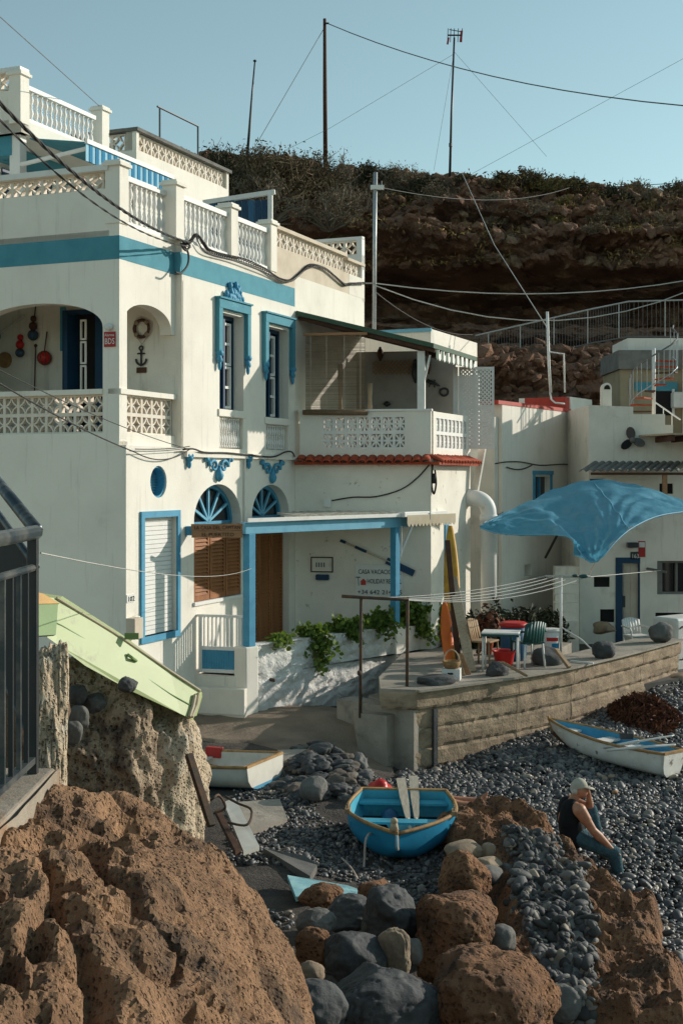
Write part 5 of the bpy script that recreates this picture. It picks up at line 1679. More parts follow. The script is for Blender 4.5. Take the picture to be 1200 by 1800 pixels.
def smooth_pts(pts, n=6):
    out = []
    for i in range(len(pts) - 1):
        p0, p1_, p2_, p3_ = pts[max(i - 1, 0)], pts[i], pts[i + 1], pts[min(i + 2, len(pts) - 1)]
        for k in range(n):
            t = k / n
            out.append(.5 * ((2 * p1_) + (p2_ - p0) * t + (2 * p0 - 5 * p1_ + 4 * p2_ - p3_) * t * t + (3 * p1_ - p0 - 3 * p2_ + p3_) * t ** 3))
    out.append(pts[-1])
    return out
bundle = smooth_pts(onA([(322, 430), (335, 424), (345, 413), (358, 428), (368, 440), (395, 449), (430, 457), (465, 473), (490, 490), (512, 493), (530, 478), (545, 466), (570, 472), (590, 488), (605, 500), (616, 499), (640, 498)]), 4)
twisted('bundle of cables looping along the house wall above the teal band', bundle, .011, .022)
tag(obj('cable', MB().tube(smooth_pts(onA([(345, 415), (352, 432), (366, 446), (410, 458), (470, 481), (505, 496), (538, 474), (568, 470), (608, 502)], .07), 4), .012, 5), m_cable, None, True), 'single loose cable following the bundle above the teal band', 'cable')
tag(obj('cable', MB().tube(smooth_pts(onA([(322, 430), (331, 445), (330, 465), (318, 480), (308, 478)], .09), 4), .018, 5).tube(smooth_pts(onA([(318, 428), (326, 440), (334, 432), (322, 425)], .1), 4), .02, 5), m_cable, None, True), 'tangle of black cable hanging from the roof corner pilaster', 'cable')
pe = P(640, 498, 29.2)
lq = P(659, 498, 31)
cable('short cable from the house corner to the steel post', [pe, lq], .02)
cable('pale cable running from the steel post level to the right', cat(lq, P(1480, 420, 36), .75), .014, m_wwire)
cable('pale cable rising from the steel post to the upper right', cat(lq + Vector((0, 0, -.05)), P(1480, 330, 36), 2.0), .014, m_wwire)
cable('dim cable sagging from the steel post to the cliff fence', cat(lq + Vector((0, 0, -.2)), P(830, 588, 42), .3), .012, m_cable)
cable('dark cable from the wooden pole across the sky to the right', cat(P(575, 41, 57), P(1480, 200, 36), .9), .022, m_wire)
cable('guy wire from the wooden pole down to the left scrub', [P(568, 52, 57), P(440, 272, 54)], .014, m_wire)
cable('thin guy wire from the antenna mast to the lower left', [P(797, 95, 56), P(580, 225, 55), P(470, 280, 54)], .007, m_wire)
cable('thin guy wire from the antenna mast to the lower right', [P(797, 90, 56), P(960, 275, 54)], .007, m_wire)
cable('thin guy wire straight down beside the antenna mast', [P(797, 95, 56), P(762, 300, 55)], .007, m_wire)
cable('faint wire slanting from the far right sky to the cliff crest', [P(1480, -50, 48), P(830, 305, 54)], .007, m_wire)
cable('pale stay wire slanting across the cliff to the roof pipe', [P(812, 305, 50), P(868, 430, 42), P(961, 576, 32.5)], .012, m_wwire)
cable('dark wire over the hill at the right edge', cat(P(1480, 285, 46), P(1000, 330, 52), .2), .014, m_cable)
cable('dark wire along the hill crest to the steel post', cat(P(661, 328, 31), P(1000, 330, 52), .4), .012, m_cable)
cable('thin wire from the top left sky to the upper balustrade pier', [P(-10, 20, 20), FC.p(ce + .1, -.1, zc1 + .25)], .008, m_wire)
jb = FA.p(FA.t(232), .06, FA.tz(232, 795)[1])
jd = FA.p(FA.t(326), .08, FA.tz(326, 790)[1])
cable('black cable slanting down past the loggia to the house corner', cat(P(-20, 662, 14), jb, .05), .010)
cable('thin black cable slanting past the loggia to the facade cornice', cat(P(-20, 640, 14), jd, .08), .006)
cable('slack cable looping below the loggia corner', cat(jb, jd, .14), .010)
cable('straight cable below the loggia corner', cat(jb + Vector((0, 0, .05)), jd + Vector((0, 0, .05)), .02), .008)
tag(obj('cable', MB().tube(smooth_pts(onA([(322, 790), (340, 789), (360, 795), (400, 796), (440, 800), (480, 803), (500, 795), (512, 794), (518, 803)], .1), 4), .016, 5), m_cable, None, True), 'cable lying along the facade cornice above the arched windows', 'cable')
tag(obj('cable', MB().tube([FG.p(*(lambda q_: (q_[0], .22, q_[1]))(FG.tz(x, y, .22))) for x, y in ((522, 806), (560, 812), (640, 813), (700, 812), (755, 808))], .012, 5), m_cable, None, True), 'black cable running under the red tile course', 'cable')
tag(obj('cable', MB().tube(smooth_pts([FG.p(*(lambda q_: (q_[0], .03, q_[1]))(FG.tz(x, y, .03))) for x, y in ((755, 815), (735, 838), (705, 860), (660, 873), (620, 874), (583, 880))], 4), .014, 5), m_cable, None, True), 'curved brown cable from the tile course to the junction box', 'cable')
tag(obj('cable_coil', MB().tube(smooth_pts([P(760, 815, 25.2), P(758, 850, 25.2), P(762, 868, 25.2), P(766, 850, 25.2), P(764, 826, 25.2)], 5), .02, 6).tube([P(763, 832, 25.2), P(763, 850, 25.2)], .04, 8), m_cable, None, True), 'hanging loop of black cable at the annex corner', 'cable')
def onM(lst, off=.04):
    return [FM.p(*(lambda q_: (q_[0], off, q_[1]))(FM.tz(x, y, off))) for x, y in lst]
tag(obj('cable', MB().tube(smooth_pts(onM([(870, 815), (890, 812), (915, 812), (950, 818), (990, 816), (1030, 819)]), 4), .016, 5), m_cable, None, True), 'black cable drooping across the shaded house beside the annex', 'cable')
tag(obj('cable', MB().tube(smooth_pts(onM([(890, 821), (905, 825), (920, 824), (934, 818)]), 4), .016, 5), m_cable, None, True), 'short black cable loop on the shaded house above its window', 'cable')

# ================================================================ tarpaulin
def resample(pts, n):
    pts = np.array(pts)
    s = np.concatenate([[0], np.cumsum(np.linalg.norm(np.diff(pts, axis=0), axis=1))])
    s /= s[-1]
    x = np.linspace(0, 1, n)
    return np.stack([np.interp(x, s, pts[:, k]) for k in range(3)], 1)
top_e = smooth_pts([P(843, 924, 26.4), P(885, 903, 27.2), P(930, 880, 27.9), P(985, 857, 28.5), P(1040, 845, 28.6), P(1090, 846, 28.6), P(1140, 857, 28.5), P(1225, 890, 28.4)], 8)
bot_e = smooth_pts([P(843, 928, 26.4), P(880, 938, 26.3), P(930, 940, 26.2), P(975, 940, 26.0), P(1004, 946, 25.5), P(1016, 966, 25.2), P(1030, 984, 25.0), P(1045, 989, 24.9), P(1062, 974, 25.0), P(1085, 948, 25.3), P(1115, 925, 25.8), P(1160, 906, 26.5), P(1225, 897, 27.4)], 8)
nx, ny = 150, 50
Tp, Bp = resample(top_e, nx), resample(bot_e, nx)
knot = np.array(P(1045, 989, 24.9))
v = np.zeros((ny, nx, 3))
for j in range(ny):
    t = j / (ny - 1)
    v[j] = Bp * (1 - t) + Tp * t
    v[j, :, 2] += .04 * math.sin(math.pi * t ** .8) * np.sin(np.pi * np.linspace(0, 1, nx)) ** .7
ss_, tt_ = np.meshgrid(np.linspace(0, 1, nx), np.linspace(0, 1, ny))
an2 = np.arctan2(tt_ * 1.1 + .02, (ss_ - .53) * 3)
v[..., 2] += .028 * np.sin(an2 * 17 + 3 * vnoise(np.stack([ss_.ravel() * 4, tt_.ravel() * 3, 0 * ss_.ravel()], 1), 4).reshape(ny, nx)) * tt_ ** .4 * (1 - tt_) ** .3
v[..., 2] += .02 * np.sin((ss_ * 1.3 + tt_) * 23 + 2 * np.sin(ss_ * 7))  * np.sin(np.pi * tt_)
v = v.reshape(-1, 3)
dk = v - knot
ang = np.arctan2(dk[:, 1] * .5 + dk[:, 2], dk[:, 0])
rad = np.linalg.norm(dk, axis=1)
tipd = v - np.array(P(843, 926, 26.4))
ta_ = np.arctan2(tipd[:, 2] * 2, tipd[:, 0])
v[:, 2] += .03 * np.sin(ta_ * 40) * np.exp(-np.linalg.norm(tipd, axis=1) / 1.6) * np.clip(np.linalg.norm(tipd, axis=1) / .3, 0, 1)
v[:, 2] += .07 * np.sin(ang * 30) * np.exp(-rad / .9) * np.clip(rad / .15, 0, 1) + .035 * fbm(v * np.array([1.6, 3, 1]), 4, 8) + .012 * np.sin(v[:, 0] * 9 + v[:, 1] * 3) * np.exp(-((rad - 1.5) ** 2))
k = (np.arange(ny - 1)[:, None] * nx + np.arange(nx - 1)[None, :]).ravel()
f = np.stack([k, k + 1, k + nx + 1, k + nx], 1)
tp_ = thing('blue_tarpaulin', 'large blue tarpaulin stretched as a sunshade over the yard', 'tarpaulin', P(1045, 990, 25))
to = arr_obj('sheet', v, f, m_tarp, tp_)
obj('hem', MB().tube([Vector(p_) for p_ in Bp[::3]], .016, 5), m_pblue, tp_, True)
q = MB()
for i in range(7):
    a = P(1008 + i * 5, 950 + i * 5, 25.3)
    q.add([a, a + Vector((.06, 0, -.02)), a + Vector((.05 + .02 * (i % 2), .02, -.28 + .03 * i)), a + Vector((-.01, .02, -.30 + .04 * i))], [(0, 1, 2, 3)])
obj('torn_edge', q, m_tarp, tp_)
obj('seam', MB().tube([Vector(v[j * nx + 92]) + Vector((0, 0, .006)) for j in range(0, ny, 2)], .012, 5), m_pblue, tp_, True)
obj('tie_rope', MB().tube([Vector(knot), P(1032, 1016, 24.9)], .01, 5), m_rope, tp_)
obj('pole', MB().tube([P(843, 926, 26.4), P(862, 912, 29), P(884, 900, 31)], .008, 5).tube([P(1000, 900, 28), P(958, 980, 29.5)], .03, 6), m_cable, tp_)

# ================================================================ clothes lines
rp = thing('rusty_pipe_frame', 'rusty pipe frame for clothes lines in front of the terrace wall', 'pipe frame', P(634, 1255, 20.7))
obj('post', MB().tube([P(633, 1262, 20.7), P(634.5, 1052, 20.7)], .026, 8), m_rust, rp, True)
obj('post', MB().tube([P(715, 1214, 20.7), P(716, 1056, 20.7)], .026, 8), m_rust, rp, True)
obj('top_bar', MB().tube([P(600, 1048, 20.7), P(634, 1050, 20.7), P(690, 1053, 20.7), P(718, 1054, 20.7)], .026, 8), m_rust, rp, True)
obj('fitting', MB().ell(P(631, 1183, 20.65), .035, .035, .045), m_rust, rp, True)
tpz = PZ(985, 1147, ZT)
tpo = thing('clothes_pole', 'thin white T shaped clothes pole on the sea wall terrace', 'pole', tpz)
dT = tpz.y
obj('post', MB().tube([tpz, P(985, 1012, dT)], .025, 8), m_trimw, tpo, True)
obj('cross_bar', MB().tube([P(958, 1013, dT), P(1037, 1014, dT - .2)], .022, 8), m_wwire, tpo, True)
obj('stay', MB().tube([P(987, 1103, dT), P(1021, 1124, dT), P(1041, 1143, dT - .5)], .014, 6), m_trimw, tpo, True)
obj('peg_cluster', MB().ell(P(1025, 1013, dT - .2), .09, .04, .04).ell(P(1010, 1012, dT - .2), .06, .04, .03), m_greenp, tpo, True)
for i, (xa, ya, xb_, yb) in enumerate(((640, 1051, 960, 1012), (664, 1052, 975, 1013), (688, 1053, 990, 1013), (704, 1054, 1008, 1014), (717, 1055, 1028, 1015))):
    cable('clothes line number %s from the left strung from the rusty frame' % ('one', 'two', 'three', 'four', 'five')[i], cat(P(xa, ya, 20.7), P(xb_, yb, dT - .1), .10 + .02 * i), .007, m_wwire, 'clothes_line')
cable('long thin line from the near railing past the house corner', cat(P(72, 972, 6.05), F12.p(-.05, .1, -1.5), .12), .0035, m_wwire, 'clothes_line')
cable('thin line from the clothes pole to the right house', [P(1037, 1014, dT - .2), P(1160, 1003, 31)], .008, m_wwire, 'clothes_line')
# ================================================================ things on the upper terrace
def stand(px, py, z=ZT):
    return PZ(px, py, z)
def legs4(th, fr, x0, x1, y0, y1, z0, z1, r, mat, splay=0):
    for (a, sx) in ((x0, -1), (x1, 1)):
        for (b, sy) in ((y0, -1), (y1, 1)):
            obj('leg', MB().tube([fr.p(a + sx * splay, b + sy * splay, z0), fr.p(a, b, z1)], r, 6), mat, th, True)
c = stand(880, 1178)
ft = Fr(c, (.97, -.2))
tb = thing('garden_table', 'small table with green rim and white metal legs', 'table', c)
obj('table_top', MB().box(ft, -.32, .32, -.25, .25, ZT + .64, ZT + .67), m_whitep, tb, bevel=.01)
obj('rim', MB().box(ft, -.325, .325, -.255, .255, ZT + .60, ZT + .638), m_greenp, tb, bevel=.01)
legs4(tb, ft, -.29, .29, -.22, .22, ZT, ZT + .6, .017, m_whitep)

def chair(name, label, c, ang, mat, z=ZT, legm=None, back_h=.82, arms=False, w=.42):
    fr = Fr(c, (math.cos(R(ang)), math.sin(R(ang))))
    th = thing(name, label, 'chair', (c.x, c.y, z))
    obj('seat', MB().prism(fr, [(-w / 2, z + .42), (w / 2, z + .42), (w / 2, z + .455), (-w / 2, z + .455)], -.2, .2), mat, th, bevel=.012)
    q = MB()
    for i in range(7):
        a0, a1 = -1 + 2 * i / 7, -1 + 2 * (i + 1) / 7
        vs = []
        for a in (a0, a1):
            for zz, o in ((z + .44, -.19), (z + back_h, -.27)):
                for t in (0, .018):
                    vs.append(fr.p(a * w / 2, o - t + .05 * a * a, zz + (-.05 * a * a if zz > z + .5 else 0)))
        q.add(vs, [(0, 2, 6, 4), (1, 5, 7, 3), (0, 4, 5, 1), (2, 3, 7, 6), (0, 1, 3, 2), (4, 6, 7, 5)])
    obj('backrest', q, mat, th, True)
    legs4(th, fr, -w / 2 + .03, w / 2 - .03, -.17, .17, z, z + .43, .018, legm or mat, .03)
    if arms:
        for s in (-1, 1):
            obj('armrest', MB().tube([fr.p(s * w / 2, .2, z + .02), fr.p(s * (w / 2 + .02), .2, z + .55), fr.p(s * (w / 2 + .02), .15, z + .62), fr.p(s * (w / 2 + .02), -.2, z + .64)], .02, 7), mat, th, True)
    return th
chair('plastic_chair', 'dark green plastic chair right of the garden table', stand(928, 1172), 205, m_greenp, legm=m_whitep, arms=True)
chair('wooden_chair', 'brown wooden chair left of the garden table', stand(850, 1170), 60, m_wood)
chair('white_chair', 'white plastic armchair in the yard before the house door', P(1117, 840, 29.6), 20, m_whitep, z=-4.0, arms=True, w=.46)
c = stand(902, 1160)
br = thing('blue_barrel', 'blue plastic barrel with red rim behind the garden table', 'barrel', c)
obj('body', MB().lathe(c, [(.20, 0), (.23, .05), (.24, .3), (.24, .62)], 16), m_bluep, br, True)
obj('rim', MB().lathe(c + Vector((0, 0, .60)), [(.235, 0), (.26, .02), (.26, .06), (.22, .09), (.1, .07)], 16), m_redp, br, True)
c = stand(885, 1172)
bs_ = thing('red_tub', 'shiny red plastic tub under the garden table', 'tub', c)
obj('bowl', MB().lathe(c, [(.13, 0), (.145, .03), (.19, .25), (.215, .28), (.205, .29), (.18, .26), (.13, .04)], 16), m_redp, bs_, True)
c = stand(968, 1146)
bk_ = thing('white_bucket', 'white paint bucket with red and blue print beside the clothes pole', 'bucket', c)
obj('body', MB().lathe(c, [(.14, 0), (.15, .02), (.175, .40)], 18), m_whitep, bk_, True)
obj('lid', MB().lathe(c + Vector((0, 0, .395)), [(.185, 0), (.19, .02), (.185, .045), (.16, .05)], 18), m_whitep, bk_, True)
for (z0, z1, mat, a0, a1) in ((.22, .29, m_redp, 230, 310), (.07, .18, m_awnb, 265, 330)):
    q = MB()
    for k in range(6):
        b0, b1 = R(a0 + (a1 - a0) * k / 6), R(a0 + (a1 - a0) * (k + 1) / 6)
        rad = lambda z: .153 + .057 * z
        q.add([c + Vector((math.cos(b) * rad(z), math.sin(b) * rad(z), z)) for b, z in ((b0, z0), (b1, z0), (b1, z1), (b0, z1))], [(0, 1, 2, 3)])
    obj('printed_label', q, mat, bk_)
# basket on a white box
c = stand(793, 1195)
fb = Fr(c, (.97, -.2))
wbx = thing('white_box', 'white carton at the foot of the leaning planks', 'box', c)
obj('carton', MB().box(fb, -.15, .15, -.11, .11, ZT, ZT + .19), m_whitep, wbx, bevel=.008)
obj('handle_slot', MB().box(fb, -.05, .04, .11, .113, ZT + .10, ZT + .13), m_dark, wbx)
c2 = c + Vector((0, 0, .19))
bsk = thing('wicker_basket', 'brown wicker basket with hoop handle on the white carton', 'basket', c2)
obj('body', MB().lathe(c2, [(.11, 0), (.14, .05), (.155, .12), (.14, .12), (.10, .03)], 16), m_plate, bsk, True)
obj('handle', MB().tube([c2 + Vector((.13 * math.cos(a), 0, .10 + .20 * math.sin(a))) for a in np.linspace(0, math.pi, 13)], .011, 6), m_wood2, bsk, True)
# leaning boards
def leaner(name, label, cat_, a, b, w_, h_, mat, up=(0, 1, .3)):
    return tag(obj(name, MB().bar(a, b, w_, h_, up=up), mat, None, bevel=.006), label, cat_)
leaner('long_plank', 'long pale plank leaning beside the blue post', 'plank', stand(828, 1181), P(795, 1016, 24.2), .17, .04, m_wood2)
leaner('dark_plank', 'narrow grey plank leaning left of the long pale plank', 'plank', stand(811, 1174), P(789, 1075, 24.0), .07, .03, m_greyrock)
leaner('brown_plank', 'dark brown board leaning behind the long pale plank', 'plank', stand(806, 1172), P(786, 950, 24.6), .10, .03, m_dwood)
leaner('short_board', 'short reddish board leaning beside the wicker basket', 'plank', stand(823, 1186), P(808, 1150, 22.4), .09, .03, m_sign)
leaner('orange_plank', 'small orange wooden plank at the foot of the long plank', 'plank', stand(815, 1188), P(806, 1158, 22.2), .05, .03, m_wood)
# surf boards
def surf(name, label, base, tip, w_, mat):
    q = MB()
    ax = (tip - base)
    L = ax.length
    ax.normalize()
    x = ax.cross(Vector((0, 1, 0))).normalized()
    y = x.cross(ax)
    n = 14
    for i in range(n + 1):
        t = i / n
        hw = w_ / 2 * max(.04, math.sin(math.pi * (.06 + .9 * t)) ** .6)
        for k in range(10):
            a = 2 * math.pi * k / 10
            q.v.append(tuple(base + ax * (L * t) + x * (hw * math.cos(a)) + y * (.035 * math.sin(a))))
    for i in range(n):
        for k in range(10):
            q.f.append((i * 10 + k, i * 10 + (k + 1) % 10, (i + 1) * 10 + (k + 1) % 10, (i + 1) * 10 + k))
    q.f += [tuple(range(10))[::-1], tuple(n * 10 + k for k in range(10))]
    return tag(obj(name, q, mat, None, True), label, 'board')
surf('yellow_board', 'ochre yellow paddle board standing behind the right blue post', stand(797, 1160), P(791, 925, 24.9), .30, m_yellow)
surf('orange_board', 'orange float board leaning on the terrace wall below the yellow board', stand(789, 1168), P(781, 1058, 24.0), .22, m_orange)
# white cabinet at the end of the sea wall
cb = P(1192, 840, 27.4)
fc = Fr(cb, (.8, .6))
wc = thing('white_locker', 'white plastic locker with grab handle at the end of the sea wall', 'locker', (cb.x, cb.y, -4.2))
obj('body', MB().box(fc, -.12, .9, -.6, .05, -4.2, P(0, 1087, 27.4).z), m_whitep, wc, bevel=.05)
obj('handle', MB().tube(smooth_pts([fc.p(-.02, .05, -3.15), fc.p(0, .12, -3.12), fc.p(.02, .13, -3.4), fc.p(.0, .13, -3.75), fc.p(-.02, .05, -3.80)], 5), .018, 7), m_corr, wc, True)
# timber angle pieces on the wall top
def offcut(label, a, b, w_, h_, mat=m_wood):
    return tag(obj('timber_offcut', MB().bar(a, b, w_, h_), mat, None, bevel=.004), label, 'plank')
offcut('short timber propped on the stone in front of the table', stand(925, 1190) + Vector((0, 0, .02)), P(882, 1164, 21.5), .07, .04)
offcut('grey timber leaning on the big dark stone', stand(1000, 1175) + Vector((0, 0, .02)), P(976, 1141, 22.9), .08, .05)
offcut('thin white lath lying on the sea wall', stand(1002, 1164) + Vector((0, 0, .02)), stand(1042, 1168) + Vector((0, 0, .02)), .03, .03, m_trimw)
# yard plants
def bush(name, label, c, rx, ry, rz_, n, seed, mat, size=.07, group=None, twig=0, cat_='bush', aspect=.5, flat=.0, twm=None):
    r = np.random.default_rng(seed)
    c = Vector(c)
    th = thing(name, label, cat_, c, group)
    st = MB()
    n = int(n * 1.7)
    cen = []
    nb = max(5, n // 40)
    for i in range(nb):
        a = r.uniform(0, 6.283)
        ph = r.uniform(.1, 1.5)
        tip = c + Vector((math.cos(a) * math.cos(ph) * rx, math.sin(a) * math.cos(ph) * ry, rz_ * math.sin(ph) * r.uniform(.7, .95)))
        m_ = c.lerp(tip, .5) + Vector(r.normal(size=3)) * .08 * rx
        st.tube([c + Vector((math.cos(a) * .05, math.sin(a) * .05, -.05)), m_, tip], [.03 * rx, .02 * rx, .006], 4, cap=False)
        for q in range(3):
            b = m_.lerp(tip, r.uniform(0, .8))
            e = b + Vector(r.normal(size=3)) * .14 * rx + Vector((0, 0, .04 * rz_))
            st.tube([b, e], [.012 * rx, .004], 3, cap=False)
            if twig:
                for _ in range(twig):
                    g = b.lerp(e, r.uniform(.2, 1))
                    st.tube([g, g + Vector(r.normal(size=3)) * .08 * rx], [.007 * rx, .003], 3, cap=False)
        for q in range(n // nb):
            w_ = r.uniform(.35, 1.0)
            cen.append(np.array(c.lerp(m_, w_ * 2) if w_ < .5 else m_.lerp(tip, w_ * 2 - 1)) + r.normal(size=3) * np.array([rx, ry, rz_]) * .10)
    if n > 0 and cen:
        v, f = leaves_mesh(np.array(cen), size, seed, round_leaf=False)
        o_ = arr_obj('crown', v, f, mat, th, smooth=False)
        o_['kind'] = 'stuff'
    obj('branches', st, twm or m_dry, th)
    return th
for k, (px, py, d_, rx, rz_, lab) in enumerate(((830, 1100, 25.6, .45, 1.0, 'dark bush beside the drain pipe behind the planks'), (875, 1095, 26.0, .6, 1.15, 'big dark green bush behind the blue barrel'),
        (925, 1090, 26.5, .6, 1.0, 'dark bush below the tarpaulin left of the bucket'), (965, 1080, 27.2, .5, .9, 'spiky dark plant behind the white bucket'))):
    p_ = P(px, py, d_)
    bush('yard_bush', lab, (p_.x, p_.y, ZT - .3), rx, rx, rz_, 1400, 70 + k, m_dleaf, .085)
p_ = stand(855, 1150)
pt_ = thing('flower_pot', 'potted plant with reddish leaves behind the wooden chair', 'plant', p_)
obj('pot', MB().lathe(p_, [(.09, 0), (.13, .24), (.14, .26), (.11, .25)], 14), m_tile, pt_, True)
r_ = np.random.default_rng(4)
cen = np.array(p_) + np.array([0, 0, .5]) + r_.normal(size=(160, 3)) * np.array([.13, .13, .16])
v, f = leaves_mesh(cen, .05, 4)
arr_obj('foliage', v, f, m_weed, pt_, smooth=False)['kind'] = 'stuff'

# ================================================================ boats
def boat(name, label, bow, stern, beam, depth, mat_out, mat_in, mat_gun, stern_w=.72, rake=.12, sheer=.12, thwarts=(.34, .62, .9), tmat=None, stripe=None, tilt=0.0, nst=22, bottom_flat=.5, thick=.03, bowp=2.3):
    """Open boat built in a frame from stern to bow; bow and stern are points on the keel line."""
    bow, stern = Vector(bow), Vector(stern)
    ax = bow - stern
    L = ax.length
    ax.normalize()
    up = Vector((0, 0, 1))
    sd = ax.cross(up).normalized()
    up = sd.cross(ax).normalized()
    if tilt:
        rot = Matrix.Rotation(R(tilt), 3, ax)
        sd, up = rot @ sd, rot @ up
    th = thing(name, label, 'boat', stern.lerp(bow, .5))
    def half(s):
        if s < .45:
            return beam / 2 * (stern_w + (1 - stern_w) * math.sin(math.pi / 2 * s / .45))
        return beam / 2 * max(.012, (1 - ((s - .45) / .55) ** bowp))
    def sec(s, k, inset=0):
        """k from -1 (port gunwale) over 0 (keel) to 1."""
        hw = half(s)
        top = depth * (1 + sheer * (2 * abs(s - .45)) ** 2)
        kz = depth * (.05 + .55 * max(0, (s - .72) / .28) ** 2.2)
        a = abs(k)
        w_ = hw * math.sin(math.pi / 2 * a) ** .60
        z_ = kz + (top - kz) * (1 - max(0, math.cos(math.pi / 2 * a)) ** .62)
        if inset:
            w_ = max(.0, w_ - inset)
            z_ = z_ + inset * (1 - a)
        return stern + ax * (s * L + rake * L * .25 * (z_ / depth) * max(0, (s - .6) / .4)) + sd * (w_ * (1 if k > 0 else -1)) + up * z_
    ks = np.sign(np.linspace(-1, 1, 25)) * np.abs(np.linspace(-1, 1, 25)) ** .9
    q = MB()
    for i in range(nst + 1):
        for k in ks:
            q.v.append(tuple(sec(i / nst, k)))
    m = len(ks)
    for i in range(nst):
        for k in range(m - 1):
            q.f.append((i * m + k, i * m + k + 1, (i + 1) * m + k + 1, (i + 1) * m + k))
    q.f.append(tuple(range(m)))
    hull = obj('hull', q, mat_out, th, True, fix=False)
    q = MB()
    for i in range(nst + 1):
        s = .02 + .965 * i / nst
        for k in ks:
            q.v.append(tuple(sec(s, k, thick)))
    for i in range(nst):
        for k in range(m - 1):
            q.f.append((i * m + k, (i + 1) * m + k, (i + 1) * m + k + 1, i * m + k + 1))
    q.f.append(tuple(range(m)))
    obj('inner_hull', q, mat_in, th, True, fix=False)
    for k in (-1, 1):
        obj('gunwale', MB().tube([sec(i / nst, k) + up * .004 for i in range(nst + 1)], .024, 7), mat_gun, th, True)
    tr = [sec(0, k) for k in np.linspace(-1, 1, 9)]
    obj('transom', MB().add([p_ - ax * .018 for p_ in tr] + [p_ + ax * .03 for p_ in tr], [tuple(range(9)), tuple(range(17, 8, -1))] + [(i, (i + 1) % 9, 9 + (i + 1) % 9, 9 + i) for i in range(9)]), mat_out, th)
    obj('transom_cap', MB().bar(sec(0, -1) + up * .005, sec(0, 1) + up * .005, .05, .035, up=up), mat_gun, th)
    for s in thwarts:
        k = .93
        a, b = sec(s, -k, thick * .6), sec(s, k, thick * .6)
        obj('thwart', MB().bar(a, b, .20 * min(1, L / 2.2), .03, up=up), tmat or mat_in, th)
    if stripe:
        for sgn in (-1, 1):
            q = MB()
            for i in range(nst + 1):
                s = i / nst
                for kk in (.02, .30, .46):
                    p_ = sec(s, sgn * kk)
                    q.v.append(tuple(p_ + sd * sgn * .006 - up * .003))
            for i in range(nst):
                for c_ in range(2):
                    q.f.append((i * 3 + c_, i * 3 + c_ + 1, (i + 1) * 3 + c_ + 1, (i + 1) * 3 + c_))
            obj('bottom_paint', q, stripe, th, True)
        obj('bottom_paint', MB().add([sec(0, k) - ax * .022 for k in np.linspace(-.46, .46, 9)], [tuple(range(9))]), stripe, th)
    obj('stem_post', MB().tube([sec(1, .01) + ax * .01, sec(1, .5) + ax * .015, sec(1, 1) + ax * .02 + up * .04], .022, 7), mat_gun, th, True)
    return th, sec, ax, sd, up

# --- blue dinghy, bow to the camera
bd, bsec, bax, bsd, bup = boat('blue_dinghy', 'turquoise blue rowing dinghy with two oars standing in it', P(699, 1531, 15.4), P(710, 1449, 16.95), 1.35, .45, m_boatb, m_boati, m_gunw, stern_w=.80, rake=.10, sheer=.02, thwarts=(.10, .55), tmat=m_boati, bowp=1.7)
obj('stern_shade_panel', MB().bar(bsec(.2, -.55, .02) , bsec(.2, .55, .02), .03, .16, up=bup), m_dark, bd)  # dark panel stands in for the shade under the stern seat
obj('cutwater', MB().tube([bsec(1, .01) + bax * .03, bsec(1, .6) + bax * .035, bsec(1, 1) + bax * .035], .014, 6), m_awnl, bd, True)
pb_ = bsec(.97, 1) - bsd * .02 + bup * .03
obj('mooring_bitt', MB().tube([pb_, pb_ + bup * .10], [.055, .035], 8).ell(pb_ + bup * .11, .045, .045, .04), m_wood2, bd, True)
for k in (-1, 1):
    q_ = bsec(.52, k)
    obj('oarlock', MB().box(Fr(q_, bax.xy), -.09, .09, -.03, .03, q_.z - .02, q_.z + .04).tube([q_ + bax * .03, q_ + bax * .03 + bup * .10], .012, 6).tube([q_ - bax * .03, q_ - bax * .03 + bup * .10], .012, 6), m_wood, bd)
def oar(label, blade_tip, blade_base, grip, wb=.13, mat=m_oar):
    a, b, c = Vector(blade_tip), Vector(blade_base), Vector(grip)
    th = thing('wooden_oar', label, 'oar', c)
    q = MB()
    ax = (b - a).normalized()
    x = ax.cross(Vector((0, 0, 1))).normalized()
    y = x.cross(ax)
    for t, w_, h_ in ((0, wb * .9, .012), (.04, wb, .014), (.5, wb * .92, .018), (.85, wb * .62, .024), (1, .05, .028)):
        p_ = a.lerp(b, t)
        for i, j in ((-1, -1), (1, -1), (1, 1), (-1, 1)):
            q.v.append(tuple(p_ + x * (i * w_ / 2) + y * (j * h_ / 2)))
    for i in range(4):
        for k in range(4):
            q.f.append((i * 4 + k, i * 4 + (k + 1) % 4, i * 4 + 4 + (k + 1) % 4, i * 4 + 4 + k))
    q.f += [(3, 2, 1, 0), (16, 17, 18, 19)]
    obj('blade', q, mat, th)
    obj('shaft', MB().tube([b, c], [.024, .02], 8), mat, th, True)
    return th
oar('left weathered oar standing blade up in the blue dinghy', P(704, 1368, 17.15), P(717, 1440, 16.2), P(722, 1462, 15.85), .12)
oar('right weathered oar standing blade up in the blue dinghy', P(726, 1364, 17.2), P(732, 1440, 16.25), P(733, 1462, 15.9), .12)
q_ = bsec(.28, .1, .03)
tag(obj('plastic_bag', MB().ell(q_ + bup * .08 - bsd * .25, .16, .12, .10, .4, 10, 7).ell(q_ + bup * .10 - bsd * .08, .10, .1, .07, .4, 8, 6), m_teal2, None, True), 'crumpled pale plastic bag in the bottom of the blue dinghy', 'bag')
tag(obj('blue_jug', MB().ell(q_ + bup * .14 - bsd * .02 - bax * .15, .11, .14, .11, .4, 10, 7), m_bluep, None, True), 'dark blue bundle under the stern seat of the blue dinghy', 'bundle')
rp0 = bsec(.86, -1)
